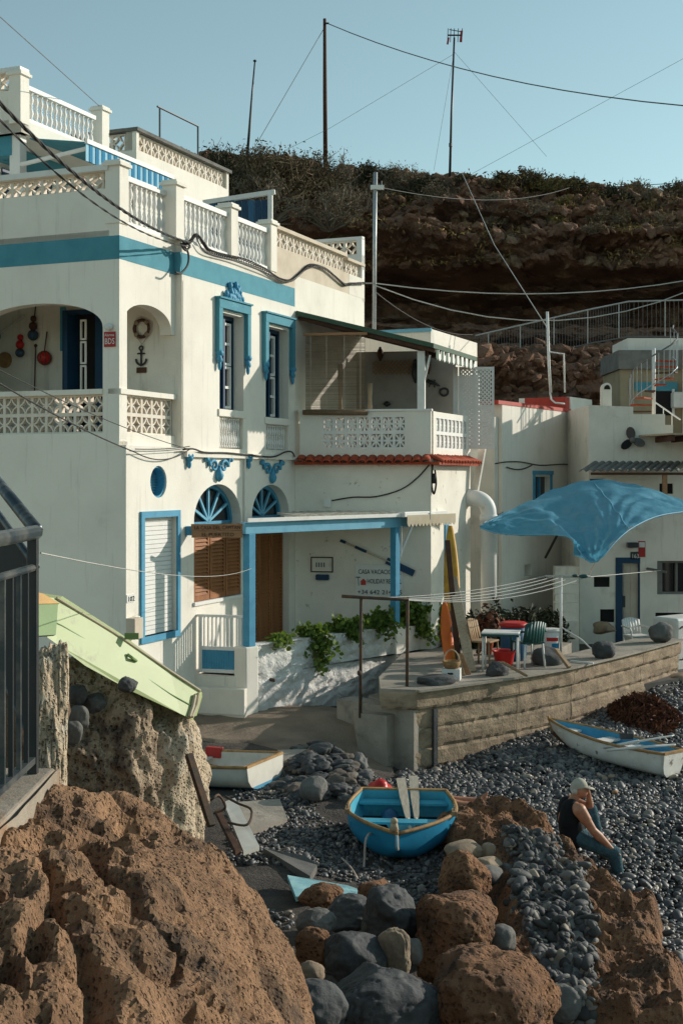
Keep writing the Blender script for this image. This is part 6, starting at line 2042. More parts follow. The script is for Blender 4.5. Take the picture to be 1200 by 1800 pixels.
tag(obj('mooring_rope', MB().tube(smooth_pts([P(655, 1467, 15.7), P(648, 1466, 15.6), P(642, 1480, 15.5), P(640, 1515, 15.4), P(637, 1545, 15.15), P(628, 1552, 15.05)], 5), .014, 6), m_rope, None, True), 'pale mooring rope hanging from the blue dinghy bow', 'rope')
tag(obj('mooring_rope', MB().tube(smooth_pts([P(600, 1508, 15.2), P(614, 1522, 15.0), P(626, 1540, 14.9), P(634, 1556, 14.75)], 5), .010, 6), m_rope, None, True), 'thin pale rope lying on the ground left of the blue dinghy', 'rope')

# --- white boat by the sea wall
wbt, wsec, wax, wsd, wup = boat('white_rowboat', 'peeling white rowing boat with blue inside below the sea wall', P(984, 1314, 21.3), P(1178, 1368, 19.9), 0.90, .37, m_boatw, m_blue, m_gunw, stern_w=.66, rake=.5, sheer=.09, thwarts=(.12, .38, .62, .86), tmat=m_boatw, tilt=3)
obj('keel_paint', MB().tube([wsec(i / 20, .01) - wup * .01 for i in range(21)], .05, 6), m_dwood, wbt, True)
for sgn in (-1, 1):
    q = MB()
    for i in range(21):
        for kk in (.03, .42):
            q.v.append(tuple(wsec(i / 20, sgn * kk) + wsd * sgn * .006 - wup * .004))
    for i in range(20):
        q.f.append((i * 2, i * 2 + 1, i * 2 + 3, i * 2 + 2))
    obj('bottom_paint', q, m_dwood, wbt, True)
a_, b_ = wsec(.28, -.9), wsec(.02, .95)
def loose_oar(label, tip, base, grip):
    th = oar(label, tip, base, grip, .11, m_whitep)
    return th
loose_oar('upper white oar lying across the white rowing boat', P(1182, 1293, 19.6), P(1122, 1303, 19.9), P(1060, 1314, 20.2))
loose_oar('lower white oar lying across the white rowing boat', P(1186, 1309, 19.4), P(1125, 1313, 19.6), P(1066, 1319, 19.9))
c_ = P(1100, 1292, 20.3)
tag(obj('small_motor', MB().box(Fr(c_, (1, 0)), -.10, .10, -.06, .06, c_.z - .06, c_.z + .03).tube([c_, c_ + Vector((0, 0, .12))], .02, 6), m_black, None, bevel=.01), 'dark small fitting clamped to the white rowing boat rim', 'fitting')

# --- cream boat at the left, stern to the right
cbt, csec, cax, csd, cup = boat('cream_boat', 'cream dinghy with blue bottom partly hidden behind the rock', P(230, 1372, 19.3), P(467, 1383, 18.35), 1.12, .36, m_boatc, m_boatc, m_gunw, stern_w=.95, rake=.1, sheer=.03, thwarts=(.55,), stripe=m_blue)
q_ = max((csec(s_, k_) for s_ in np.linspace(.1, .9, 81) for k_ in (-.98, .98) if abs(600 + FOC * csec(s_, k_).x / csec(s_, k_).y - 380) < 4), key=lambda p_: p_.y)
tag(obj('red_seat_pad', MB().box(Fr(q_, cax.xy), -.12, .14, -.05, .05, q_.z - .05, q_.z + .10), m_signred, None, bevel=.01), 'dark red box clipped to the cream boat rim', 'box')

# --- lime boat leaning on the rock
gb_ = thing('lime_boat', 'lime green skiff lying keel up slanting over the rocks', 'boat', P(200, 1180, 12.5))
dg_ = 11.0
def gq(px, py, dd=0):
    mid = 1075 + (px - 80) * .61            # centre line of the visible side
    return P(px, py, 10.45 + (px - 60) / 290 * 1.15 - (py - mid) / 80 * .22 + dd)
ou = [(62, 1046), (100, 1052), (200, 1113), (300, 1181), (352, 1215), (343, 1243), (335, 1263), (318, 1255), (230, 1214), (150, 1170), (100, 1132), (66, 1108)]
q = MB()
nn = len(ou)
q.add([gq(x, y) for x, y in ou] + [gq(x + 4, y + 3, .06) for x, y in ou], [tuple(range(nn)), tuple(range(2 * nn - 1, nn - 1, -1))] + [(i, (i + 1) % nn, nn + (i + 1) % nn, nn + i) for i in range(nn)])
side = obj('near_side', q, m_boatg, gb_)
q = MB()
far = [(40, 1040), (100, 1044), (205, 1112), (352, 1212), (348, 1235)]
q.add([gq(62, 1051, .02), gq(100, 1056, .02), gq(200, 1118, .02), gq(300, 1185, .02), gq(351, 1217, .02), gq(356, 1222, .75), gq(305, 1182, .8), gq(210, 1112, .8), gq(110, 1048, .8), gq(70, 1042, .8)], [(0, 1, 8, 9), (1, 2, 7, 8), (2, 3, 6, 7), (3, 4, 5, 6)])
obj('bottom_board', q, m_boatg, gb_).modifiers.new('solid', 'SOLIDIFY').thickness = .03
q = MB()
q.add([gq(352, 1216, -.01), gq(356, 1224, .7), gq(346, 1258, .7), gq(336, 1261, -.01)], [(0, 1, 2, 3)])
obj('transom', q, m_boatg, gb_).modifiers.new('solid', 'SOLIDIFY').thickness = .03
obj('corner_strip', MB().tube([gq(343, 1222, -.02), gq(339, 1242, -.02), gq(333, 1260, -.02)], .018, 6), m_awn, gb_)
obj('corner_strip', MB().tube([gq(349, 1219, -.02), gq(346, 1240, -.02), gq(337, 1260, -.02)], .018, 6), m_awn, gb_)
obj('yellow_inside', MB().add([gq(60, 1043, -.06), gq(72, 1046, -.06), gq(101, 1063, -.06), gq(60, 1064, -.06)], [(0, 1, 2, 3)]), m_yellow, gb_).modifiers.new('solid', 'SOLIDIFY').thickness = .03
obj('end_board', MB().add([gq(60, 1064, -.05), gq(98, 1063, -.05), gq(94, 1118, -.05), gq(60, 1120, -.05)], [(0, 1, 2, 3)]), m_boatg2, gb_).modifiers.new('solid', 'SOLIDIFY').thickness = .03
obj('rub_rail', MB().tube([gq(x, y - 1, -.01) for x, y in ou[1:5]], .013, 6), m_awn, gb_)
obj('chine_line', MB().tube([gq(x, y + 34, -.004) for x, y in ((70, 1046), (110, 1066), (200, 1120), (300, 1186), (340, 1208))], .006, 5), m_boatg2, gb_)
obj('grab_handle', MB().tube([gq(224, 1150, -.03), gq(232, 1156, -.06), gq(240, 1162, -.03)], .014, 6).box(Fr(gq(232, 1156), (1, 0)), -.06, .06, -.0, .012, gq(0, 1162).z, gq(0, 1148).z), m_boatg2, gb_)
# ================================================================ rocks
_ico = {}
def ico(sub):
    if sub not in _ico:
        bm = bmesh.new()
        bmesh.ops.create_icosphere(bm, subdivisions=sub, radius=1)
        bm.verts.ensure_lookup_table()
        v = np.array([x.co[:] for x in bm.verts])
        f = np.array([[q.index for q in x.verts] for x in bm.faces])
        bm.free()
        _ico[sub] = (v / np.linalg.norm(v, axis=1)[:, None], f)
    return _ico[sub]

def rock_verts(c, rx, ry, rz_, seed, sub=5, amp=.16, box=2.4, facets=5, rot=0, tilt=0, pit=0.0, pitscale=14, facet_d=.72):
    d, f = ico(sub)
    r = np.random.default_rng(seed)
    n = box
    rad = 1 / (np.abs(d[:, 0]) ** n + np.abs(d[:, 1]) ** n + np.abs(d[:, 2]) ** n) ** (1 / n)
    p = d * rad[:, None]
    for _ in range(facets):
        nn = r.normal(size=3)
        nn /= np.linalg.norm(nn)
        h = r.uniform(facet_d, .95)
        ex = np.maximum(0, p @ nn - h)
        p = p - ex[:, None] * nn[None] * .85
    off = r.uniform(0, 50, 3)
    nz = fbm(p * 1.1 + off, 3, seed) * amp + fbm(p * 3.1 + off, 4, seed + 3, ridged=True) * amp * .28 + fbm(p * 9 + off, 3, seed + 9) * amp * .10
    p = p * (1 + nz)[:, None]
    if sub >= 5:
        c1 = fbm(p * .9 + off[::-1], 3, seed + 21)
        c2 = fbm(p * 1.3 + off[::-1] + 7, 3, seed + 22)
        p = p * (1 - .05 * np.exp(-(c1 / .03) ** 2) - .04 * np.exp(-(c2 / .025) ** 2))[:, None]
    q = p * np.array([rx, ry, rz_])
    if pit:
        nrm = q / (np.linalg.norm(q, axis=1)[:, None] + 1e-9)
        w1 = worley(q * pitscale + off, seed)
        w2 = worley(q * pitscale * .38 + off, seed + 4)
        msk = np.clip(fbm(q * 2.2 + off, 2, seed + 2) * 1.2 + .5, 0, 1)
        q = q - nrm * (pit * np.clip(.5 - w1, 0, .5) * 2 * (.4 + .6 * msk) + pit * 2.2 * np.clip(.42 - w2, 0, .42) * 2 * msk)[:, None]
    if tilt:
        a = R(tilt)
        y, z = q[:, 0] * math.cos(a) - q[:, 2] * math.sin(a), q[:, 0] * math.sin(a) + q[:, 2] * math.cos(a)
        q = np.stack([y, q[:, 1], z], 1)
    a = R(rot)
    q = np.stack([q[:, 0] * math.cos(a) - q[:, 1] * math.sin(a), q[:, 0] * math.sin(a) + q[:, 1] * math.cos(a), q[:, 2]], 1)
    return q + np.array(c), f

def rock(label, px, py, wpx, hpx, d, mat, seed, name='rock', dr=1.0, cat_='rock', group=None, **kw):
    kw.setdefault('rot', 30 + (seed * 17) % 35)
    c = P(px, py, d)
    rx, rz_ = wpx / 2 * d / FOC, hpx / 2 * d / FOC
    v, f = rock_verts(c, rx, dr * (rx + rz_) / 2, rz_, seed, **kw)
    return tag(arr_obj(name, v, f, mat, None, smooth=True), label, cat_, group)

# --- big foreground boulder
v, f = rock_verts((-1.45, 4.95, -3.06), 1.30, 2.6, 1.60, 12, sub=8, amp=.06, box=2.75, facets=0)
tl = np.clip((v[:, 2] + 2.7) / .8, 0, 1)
v[:, 2] -= tl * np.clip(v[:, 0] + 1.35, 0, 2) * .13
rel = fbm(v * np.array([1.9, 1.9, .8]), 4, 77, ridged=True)
bil = np.abs(fbm(v * np.array([4.2, 4.2, 3.0]), 3, 79))
top_w = np.clip((v[:, 2] + 2.35) / .45, 0, 1) * np.clip((-.62 - v[:, 0]) / .3, .25, 1)
v[:, 2] += top_w * (.05 * np.minimum(rel, .6) - .10 * np.clip(bil - .15, 0, 1) + .012 * fbm(v * 8, 3, 78))
nr_ = (v - np.array([-1.45, 4.95, -3.06])) * np.array([1, .3, 1])
nr_ /= np.linalg.norm(nr_, axis=1)[:, None]
w1 = worley(v * 24, 5); w2 = worley(v * 11, 9); w3 = worley(v * 55, 15)
msk = np.clip(fbm(v * 2.5, 2, 33) + .6, .15, 1)
w0 = worley(v * np.array([3.3, 3.3, 4.5]) + .4 * fbm(v * 4, 2, 12)[:, None], 21)
v -= nr_ * (.13 * np.clip(.46 - w0, 0, 1) * 2.2 * top_w)[:, None]
v -= nr_ * (.026 * np.clip(.46 - w1, 0, 1) * 2 * msk + .040 * np.clip(.36 - w2, 0, 1) * 2.5 * msk + .006 * np.clip(.5 - w3, 0, 1) * 2)[:, None]
v += nr_ * (.008 * fbm(v * 20, 3, 51) + .012 * fbm(v * 7.5, 4, 52, ridged=True))[:, None]
tag(arr_obj('boulder', v, f, m_lava, None, smooth=False), 'huge porous brown boulder filling the lower left foreground', 'boulder')
m_tuff2 = M('crumbly_tuff', (.56, .42, .29), .95, (.34, .24, .16), 3.0, .38, .66, bump=1.0, bscale=14, bdist=.06, dirt=(.16, .12, .095), dscale=3.0, dlo=.54, dhi=.66, pits=.4, pscale=24)
# --- tuff outcrop behind it
rock('tall tan rock outcrop streaked with white below the lime skiff', 214, 1430, 225, 430, 12.0, m_tuff, 21, 'rock_outcrop', .9, sub=6, amp=.16, box=3.2, facets=8, pit=.02, pitscale=14, tilt=-4, rot=48)
rock('grey brown crumbly rock between the railing and the tan outcrop', 162, 1310, 170, 290, 11.3, m_tuff2, 22, 'rock_outcrop', 1.0, sub=6, amp=.30, box=2.6, facets=7, pit=.03, pitscale=9, tilt=-12)
rock('pale upright slab of tan rock right beside the railing post', 92, 1306, 56, 340, 9.6, m_tuff, 23, 'rock_outcrop', 1.0, sub=6, amp=.12, box=4, facets=4, pit=.012, rot=10)
rock('rounded dark stone lodged on the tan outcrop under the skiff', 226, 1204, 34, 26, 10.75, m_basalt, 24, 'stone', sub=4, amp=.15)
rock('round grey stone wedged in the crumbly rock, the upper one', 138, 1222, 34, 36, 10.9, m_basalt, 25, 'stone', sub=4, amp=.12)
rock('smooth grey stone wedged low in the crumbly rock', 140, 1262, 30, 44, 10.8, m_greyrock, 26, 'stone', sub=4, amp=.1)
rock('oval grey stone at the foot of the crumbly rock', 128, 1288, 36, 40, 10.7, m_greyrock, 27, 'stone', sub=4, amp=.1)
rock('dark pitted stone in the hollow of the crumbly rock', 165, 1235, 40, 34, 10.95, m_basalt, 28, 'stone', sub=4, amp=.12)
# earth bank behind the railing
rock('brown earth bank seen through the railing bars', -30, 1290, 240, 330, 9.8, m_bank, 29, 'earth_bank', 1.2, cat_='bank', sub=5, amp=.15, box=3)

# --- rocks in the lower middle: (label, px, py, w, h, d, material, seed, opts)
RK = [
 ('large smooth dark boulder at the bottom edge', 672, 1778, 215, 150, 9.6, m_basalt, 31, dict(sub=6, amp=.10, box=2.6, facets=3)),
 ('dark rounded boulder touching the porous boulder at the bottom', 556, 1778, 96, 100, 9.2, m_basalt, 32, dict(sub=5, amp=.10, facets=2)),
 ('angular dark boulder above the large smooth one', 620, 1682, 110, 82, 10.8, m_basalt, 33, dict(sub=5, amp=.12, facets=6)),
 ('jagged black rock standing among brown blocks', 690, 1612, 96, 96, 11.8, m_basalt, 34, dict(sub=5, amp=.2, box=2.8, facets=8, facet_d=.6)),
 ('dark flat rock behind the jagged black one', 612, 1606, 100, 56, 12.4, m_basalt, 35, dict(sub=5, amp=.15, facets=5)),
 ('grey slab rock beside the porous boulder', 556, 1622, 66, 48, 11.6, m_greyrock, 36, dict(sub=5, amp=.12, facets=6)),
 ('reddish brown block beside the porous boulder', 552, 1668, 52, 72, 11.0, m_lava2, 37, dict(sub=5, amp=.12, box=3, facets=4, pit=.012)),
 ('upright tan stone wedged between dark boulders', 690, 1674, 40, 84, 10.9, m_tanrock, 38, dict(sub=5, amp=.1, box=3.5, facets=5)),
 ('small grey stone right of the upright tan one', 722, 1672, 38, 46, 11.2, m_greyrock, 39, dict(sub=4, amp=.1)),
 ('pale tan stone at the boulder foot', 546, 1714, 46, 44, 10.2, m_tanrock, 40, dict(sub=4, amp=.12, facets=4)),
 ('big brown block with a flat sloping top', 795, 1652, 140, 140, 11.6, m_lava2, 41, dict(sub=6, amp=.12, box=3.6, facets=6, pit=.015, tilt=-10)),
 ('brown slab lying behind the big brown block', 806, 1606, 130, 60, 12.4, m_lava2, 42, dict(sub=5, amp=.14, box=3, facets=5, pit=.012)),
 ('massive dark brown rock at the bottom centre', 850, 1775, 240, 170, 9.8, m_lava2, 43, dict(sub=6, amp=.15, box=3, facets=5, pit=.02)),
 ('brown rock hump below the two oblong stones', 815, 1546, 90, 96, 13.8, m_lava2, 44, dict(sub=5, amp=.15, pit=.015)),
 ('low brown rock in front of the teal board', 566, 1574, 72, 38, 12.8, m_lava2, 46, dict(sub=5, amp=.15, pit=.012)),
 ('small brown rock below the hanging rope', 660, 1568, 60, 40, 13.2, m_lava2, 47, dict(sub=4, amp=.15)),
 ('grey stone beside the big brown block', 880, 1652, 44, 50, 11.6, m_greyrock, 49, dict(sub=4, amp=.12)),
 ('oblong tan stone lying beside the blue dinghy', 815, 1496, 74, 32, 15.0, m_tanrock, 50, dict(sub=4, amp=.06, box=3)),
 ('short tan stone at the end of the oblong one', 858, 1497, 20, 30, 15.0, m_tanrock, 51, dict(sub=4, amp=.06, box=3)),
 ('flat tan stone in front of the oblong one', 856, 1517, 58, 18, 14.7, m_tanrock, 52, dict(sub=4, amp=.06, box=3)),
 ('flat grey oval stone in front of the tan stones', 858, 1538, 58, 30, 14.4, m_greyrock, 53, dict(sub=4, amp=.05)),
]
for (lab, px, py, w_, h_, d_, mat, sd_, kw) in RK:
    rock(lab, px, py, w_, h_, d_, mat, sd_, 'boulder' if w_ > 80 else 'stone', **kw)
# --- lava ridge on which the man sits
def poly_sd(x, y, poly):
    """Signed distance to a plan polygon, positive inside."""
    p = np.stack([x, y], 1)
    best = np.full(len(x), 1e9)
    ins = np.zeros(len(x), bool)
    n = len(poly)
    for i in range(n):
        a_, b_ = np.array(poly[i]), np.array(poly[(i + 1) % n])
        ab = b_ - a_
        t = np.clip(((p - a_) @ ab) / (ab @ ab), 0, 1)
        best = np.minimum(best, np.linalg.norm(p - a_ - t[:, None] * ab, axis=1))
        cond = ((a_[1] > y) != (b_[1] > y)) & (x < (b_[0] - a_[0]) * (y - a_[1]) / (b_[1] - a_[1] + 1e-12) + a_[0])
        ins ^= cond
    return np.where(ins, best, -best)

def sstep(a, b, v_):
    t = np.clip((v_ - a) / (b - a), 0, 1)
    return t * t * (3 - 2 * t)
SHP = [tuple(PZ(a_, b_, c_).xy) for a_, b_, c_ in ((770, 1440, -4.4), (800, 1418, -4.3), (900, 1424, -4.3), (975, 1440, -4.3), (1022, 1478, -4.35), (1062, 1528, -4.45), (1110, 1540, -4.45), (1170, 1552, -4.4), (1180, 1640, -4.5), (1230, 1700, -4.5), (1240, 1830, -4.5),
        (830, 1830, -4.6), (850, 1740, -4.6), (880, 1640, -4.6), (872, 1590, -4.6), (830, 1545, -4.6), (786, 1500, -4.5))]
SEAT = (2.74, 15.95)
def shelf_h(x, y):
    sd = poly_sd(x, y, SHP) + .10 * fbm(np.stack([x * 2.2, y * 2.2, 0 * x], 1), 3, 61)
    m_ = sstep(-.04, .22, sd)
    p = np.stack([x, y, 0 * x], 1)
    big = fbm(p * .8, 3, 62)
    led = .5 + .5 * fbm(p * 1.5 + 9, 3, 63)
    steps = np.floor(led * 5) / 5 + .2 * sstep(.55, 1.0, (led * 5) % 1)
    hh = .34 + .09 * big + .24 * (steps - .5) + .05 * fbm(p * 3.6 + 3, 4, 68, ridged=True) + .05 * fbm(p * 5, 4, 64) + .05 * fbm(p * 2.6, 3, 66, ridged=True)
    hh = np.maximum(hh, .05)
    g = np.exp(-((x - SEAT[0]) ** 2 + (y - SEAT[1]) ** 2) / .12)
    base = H(x, y)
    z = base + m_ * hh - (1 - m_) * .15
    z = z * (1 - g) + (-4.47) * g * m_ + z * g * (1 - m_)
    return z, m_
def _sh(a_, b_):
    x = .7 + 3.9 * a_
    y = 9.4 + 8.2 * b_
    z, _ = shelf_h(x, y)
    p = np.stack([x, y, z], 1)
    w1, w2 = worley(p * 16, 3), worley(p * 38, 8)
    z = z - .020 * np.clip(.42 - w1, 0, 1) * 2.4 - .008 * np.clip(.5 - w2, 0, 1) * 2 + .012 * fbm(p * 14, 3, 67)
    return np.stack([x, y, z], 1)
v, f = grid_mesh(240, 480, _sh)
tag(arr_obj('lava_shelf', v, f, m_lava2, None, smooth=False), 'sloping shelf of brown lava bedrock from the dinghy to the lower right', 'rock')
RG = [
 ('brown lava rock between the dinghy and the ridge', 806, 1462, 90, 70, 16.3, 68, dict(sub=5, amp=.2, pit=.014)),
 ('brown lava lump between conglomerate and bottom block', 925, 1740, 70, 110, 11.6, 70, dict(sub=5, amp=.2, pit=.015)),
]
for (lab, px, py, w_, h_, d_, sd_, kw) in RG:
    rock(lab, px, py, w_, h_, d_, m_lava2, sd_, 'lava_rock', 1.1, **kw)

# --- pebble scatter
PB = []
for k in range(8):
    d, f_ = ico(2)
    vv, _ = rock_verts((0, 0, 0), 1, .78 - .03 * (k % 3), .5 + .04 * (k % 4), 300 + k, sub=2, amp=.14, box=2.3, facets=3)
    PB.append(vv)
PBF = ico(2)[1]
PB1 = [rock_verts((0, 0, 0), 1, .8, .6, 330 + k, sub=1, amp=.2, box=2.2, facets=2)[0] for k in range(6)]
PBF1 = ico(1)[1]

def scatter(name, pts, size, mat, parent=None, normals=None, seed=0, low=False, sink=.35, smooth=True):
    r = np.random.default_rng(seed)
    n = len(pts)
    base, F_ = (PB1, PBF1) if low else (PB, PBF)
    nv = len(base[0])
    V = np.zeros((n, nv, 3))
    s = size * np.exp(r.normal(0, .32, n))
    a = r.uniform(0, 6.283, n)
    tx, ty = r.normal(0, .35, n), r.normal(0, .35, n)
    which = r.integers(0, len(base), n)
    for k in range(len(base)):
        i = np.where(which == k)[0]
        b = base[k][None] * s[i, None, None]
        ca_, sa_ = np.cos(a[i])[:, None], np.sin(a[i])[:, None]
        x, y, z = b[..., 0] * ca_ - b[..., 1] * sa_, b[..., 0] * sa_ + b[..., 1] * ca_, b[..., 2]
        z = z + x * tx[i, None] + y * ty[i, None]
        if normals is not None:
            nn = normals[i]
            t1 = np.cross(nn, np.array([0, 1, .1]))
            t1 /= np.linalg.norm(t1, axis=1)[:, None] + 1e-9
            t2 = np.cross(nn, t1)
            V[i] = x[..., None] * t1[:, None] + y[..., None] * t2[:, None] + z[..., None] * nn[:, None]
        else:
            V[i] = np.stack([x, y, z], -1)
    V += np.asarray(pts)[:, None, :]
    Fs = (F_[None] + (np.arange(n) * nv)[:, None, None]).reshape(-1, 3)
    o_ = arr_obj(name, V.reshape(-1, 3), Fs, mat, parent, smooth=smooth)
    o_['kind'] = 'stuff'
    return o_

# black pebble beach
r_ = np.random.default_rng(90)
step = .068
gx, gy = np.meshgrid(np.arange(.5, 8.6, step), np.arange(12.3, 27, step * .86))
gx = gx + (np.arange(gx.shape[0]) % 2)[:, None] * step / 2
x, y = gx.ravel() + r_.normal(0, .016, gx.size), gy.ravel() + r_.normal(0, .016, gx.size)
px, = (600 + FOC * x / y,)
Ex = np.array([e.x for e in E]); Ey = np.array([e.y for e in E])
keep = (px < 1265) & (px > 640) & ((y < np.interp(x, Ex, Ey) - .05) | (x > Ex[-1] + .0))
py_ = HOR - FOC * H0(x, y) / y
keep &= (px > 700 - (py_ - 1400) * .0) & ~((px < 820) & (py_ > 1420)) & ~((px < 1000) & (py_ > 1560)) & (py_ < 1800)
x, y = x[keep], y[keep]
z = H(x, y) + .012 + .02 * r_.random(len(x))
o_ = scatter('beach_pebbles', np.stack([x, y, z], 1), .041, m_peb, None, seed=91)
tag(o_, 'black rounded beach pebbles below the sea wall', 'pebbles')
# finer gravel on the left and around the rocks
x = r_.uniform(-1.6, 1.8, 9000); y = r_.uniform(13.0, 19.2, 9000)
px = 600 + FOC * x / y
nz = vnoise(np.stack([x * 1.1, y * 1.1, 0 * x], 1), 6)
keep = (nz > -.15) & (px > 400) & (px < 820)
x, y = x[keep], y[keep]
o_ = scatter('gravel', np.stack([x, y, H(x, y) + .006], 1), .026, m_peb, None, seed=92, low=True)
tag(o_, 'dark gravel and grit around the blue dinghy', 'gravel')
m_cobb = M('brownish_cobble', (.15, .12, .095), .85, (.10, .08, .065), 4, bump=.4)
# cobbles heaped beside the cream boat
CB = [mesh_of('cobble', rock_verts((0, 0, 0), .13, .11, .10, 400 + k, sub=4, amp=.22, facets=6, facet_d=.6)[0], ico(4)[1].tolist(), False, True) for k in range(6)]
for k, me in enumerate(CB):
    me.materials.append((m_greyrock, m_basalt, m_basalt, m_cobb, m_basalt, m_greyrock)[k])
n_ = 0
while n_ < 210:
    px, py = r_.uniform(482, 642), r_.uniform(1318, 1412)
    if ((px - 565) / 82) ** 2 + ((py - 1362) / 50) ** 2 > 1:
        continue
    hgt = .22 * max(0, 1 - ((px - 585) / 85) ** 2)
    z0 = -4.36 + .25 * (1412 - py) / 94
    d_ = -z0 * FOC / (py - HOR)
    p_ = P(px, py, d_)
    p_.z = float(H(p_.x, p_.y)[0]) + hgt * (.6 + .4 * r_.random()) * max(.1, 1 - abs(py - 1355) / 62)
    sc_ = r_.uniform(.35, .8) if r_.random() < .7 else r_.uniform(.8, 1.25)
    o_ = inst('cobble', CB[int(r_.integers(0, 6))], None, p_, 0, (sc_ * r_.uniform(.85, 1.3), sc_ * r_.uniform(.8, 1.1), sc_ * r_.uniform(.5, .95)), (r_.uniform(-.4, .4), r_.uniform(-.4, .4), r_.uniform(0, 6)))
    tag(o_, 'grey rounded cobble in the heap beside the cream boat', 'stone', 'cobbles heaped beside the cream boat')
    n_ += 1
rock('large round grey boulder at the foot of the cobble heap', 552, 1388, 50, 44, 17.6, m_greyrock, 55, 'stone', sub=5, amp=.06)
def mound(a, b):
    px = 470 + 190 * a
    py = 1310 + 110 * b
    d_ = 4.36 * FOC / (py - HOR) * (1 - .0 * a)
    x = (px - 600) / FOC * d_
    k = np.clip(1 - ((px - 575) / 95) ** 2, 0, 1) * np.clip(1 - ((py - 1360) / 55) ** 2, 0, 1)
    z = H(x, d_) + .18 * k - .12
    return np.stack([x, d_, z], 1)
v, f = grid_mesh(50, 30, mound)
tag(arr_obj('cobble_mortar', v, f, m_ground, None), 'dark mortar and grit between the heaped cobbles', 'rubble', kind='stuff')
for (lab, px, py, w_, h_, mat) in (('pale round pebble lying alone on the black beach', 1058, 1369, 20, 12, m_tanrock), ('small pale pebble right of the pale round one', 1074, 1366, 14, 10, m_tanrock), ('orange brown pebble near the man\'s head', 1080, 1393, 12, 8, m_sign)):
    p_ = PZ(px, py, -4.5)
    rock(lab, px, py, w_, h_, p_.y, mat, int(px), 'stone', sub=3, amp=.06)

# --- conglomerate spine: cement body with embedded pebbles
CGP = [tuple(PZ(a_, b_, -4.38).xy) for a_, b_ in ((880, 1498), (930, 1482), (985, 1496), (1022, 1535), (1046, 1590), (1052, 1650), (1042, 1720), (1038, 1830), (962, 1830), (958, 1750), (930, 1690), (905, 1630), (900, 1565))]
def cong_h(x, y):
    sd = poly_sd(x, y, CGP) + .09 * fbm(np.stack([x * 3, y * 3, 0 * x], 1), 3, 71)
    z, _ = shelf_h(x, y)
    p = np.stack([x, y, 0 * x], 1)
    return z + sstep(-.03, .14, sd) * (.13 + .05 * fbm(p * 1.8, 3, 72) + .04 * fbm(p * 6, 3, 73)) - .10, sd
def _cg(a_, b_):
    x = 1.0 + 2.3 * a_
    y = 9.4 + 7.0 * b_
    z, sd = cong_h(x, y)
    return np.stack([x, y, z - .03 * (sd < -.05)], 1)
v, f = grid_mesh(120, 330, _cg)
cg = thing('conglomerate_rock', 'grey conglomerate spine of cemented pebbles set into the lava shelf', 'rock', P(970, 1780, 12))
arr_obj('cement_body', v, f, m_cement, cg)
gx, gy = r_.uniform(1.0, 3.3, 16000), r_.uniform(9.4, 16.4, 16000)
cz_, sd = cong_h(gx, gy)
k = (sd > .0) & (vnoise(np.stack([gx * 2.4, gy * 2.4, 0 * gx], 1), 74) > -.55)
i = np.where(k)[0][:2900]
sel = np.stack([gx[i], gy[i], cz_[i] + .002], 1)
e_ = .03
nx_ = -(cong_h(gx[i] + e_, gy[i])[0] - cz_[i]) / e_
ny_ = -(cong_h(gx[i], gy[i] + e_)[0] - cz_[i]) / e_
nn_ = np.stack([nx_, ny_, np.ones(len(i))], 1)
nn_ /= np.linalg.norm(nn_, axis=1)[:, None]
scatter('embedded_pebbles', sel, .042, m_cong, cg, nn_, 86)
rock('grey green smooth rock at the bottom beside the conglomerate', 990, 1762, 70, 60, 10.8, m_greyrock, 87, 'stone', sub=5, amp=.08, facets=3)

# --- stones on the sea wall
rock('flat dark stone lying on the near end of the sea wall', 767, 1196, 66, 20, 21.0, m_basalt, 101, 'stone', 1.2, sub=4, amp=.10, box=3)
rock('dark stone on the sea wall in front of the table', 872, 1178, 44, 28, 21.9, m_basalt, 102, 'stone', sub=4, amp=.12)
rock('big dark stone behind the leaning grey timber', 962, 1158, 60, 38, 23.2, m_basalt, 103, 'stone', sub=4, amp=.10)
rock('rounded dark stone on the sea wall below the tarpaulin knot', 1060, 1142, 40, 34, 24.0, m_basalt, 104, 'stone', sub=4, amp=.12)
rock('grey stone on the far end of the sea wall', 1160, 1112, 42, 34, 26.3, m_greyrock, 105, 'stone', sub=4, amp=.12)
rock('pale block beside the blue door frame', 1062, 1104, 40, 22, 30.6, m_tanrock, 106, 'stone', sub=4, amp=.1, box=4)
# --- dried seaweed heap
r2 = np.random.default_rng(5)
n = 2600
a = r2.uniform(0, 6.283, n); rr_ = np.sqrt(r2.random(n))
cx0 = P(1130, 1268, 23.2)
x = cx0.x + np.cos(a) * rr_ * .62; y = cx0.y + np.sin(a) * rr_ * 1.1
z = H(x, y) + .34 * (1 - rr_ ** 2) * r2.uniform(.4, 1, n) + .02
sv, sf = leaves_mesh(np.stack([x, y, z], 1), .07, 6, round_leaf=False)
swd = arr_obj('dried_seaweed', sv, sf, m_weed, None, smooth=False)
tag(swd, 'heap of dried reddish seaweed behind the white rowing boat', 'seaweed', kind='stuff')
rock('dark slab step at the far end of the sea wall', 1178, 1224, 70, 30, 25.4, m_basalt, 107, 'stone', sub=4, amp=.08, box=4)
rock('tan stone block at the far right of the wall', 1192, 1196, 50, 26, 26.4, m_tanrock, 108, 'stone', sub=4, amp=.08, box=4)

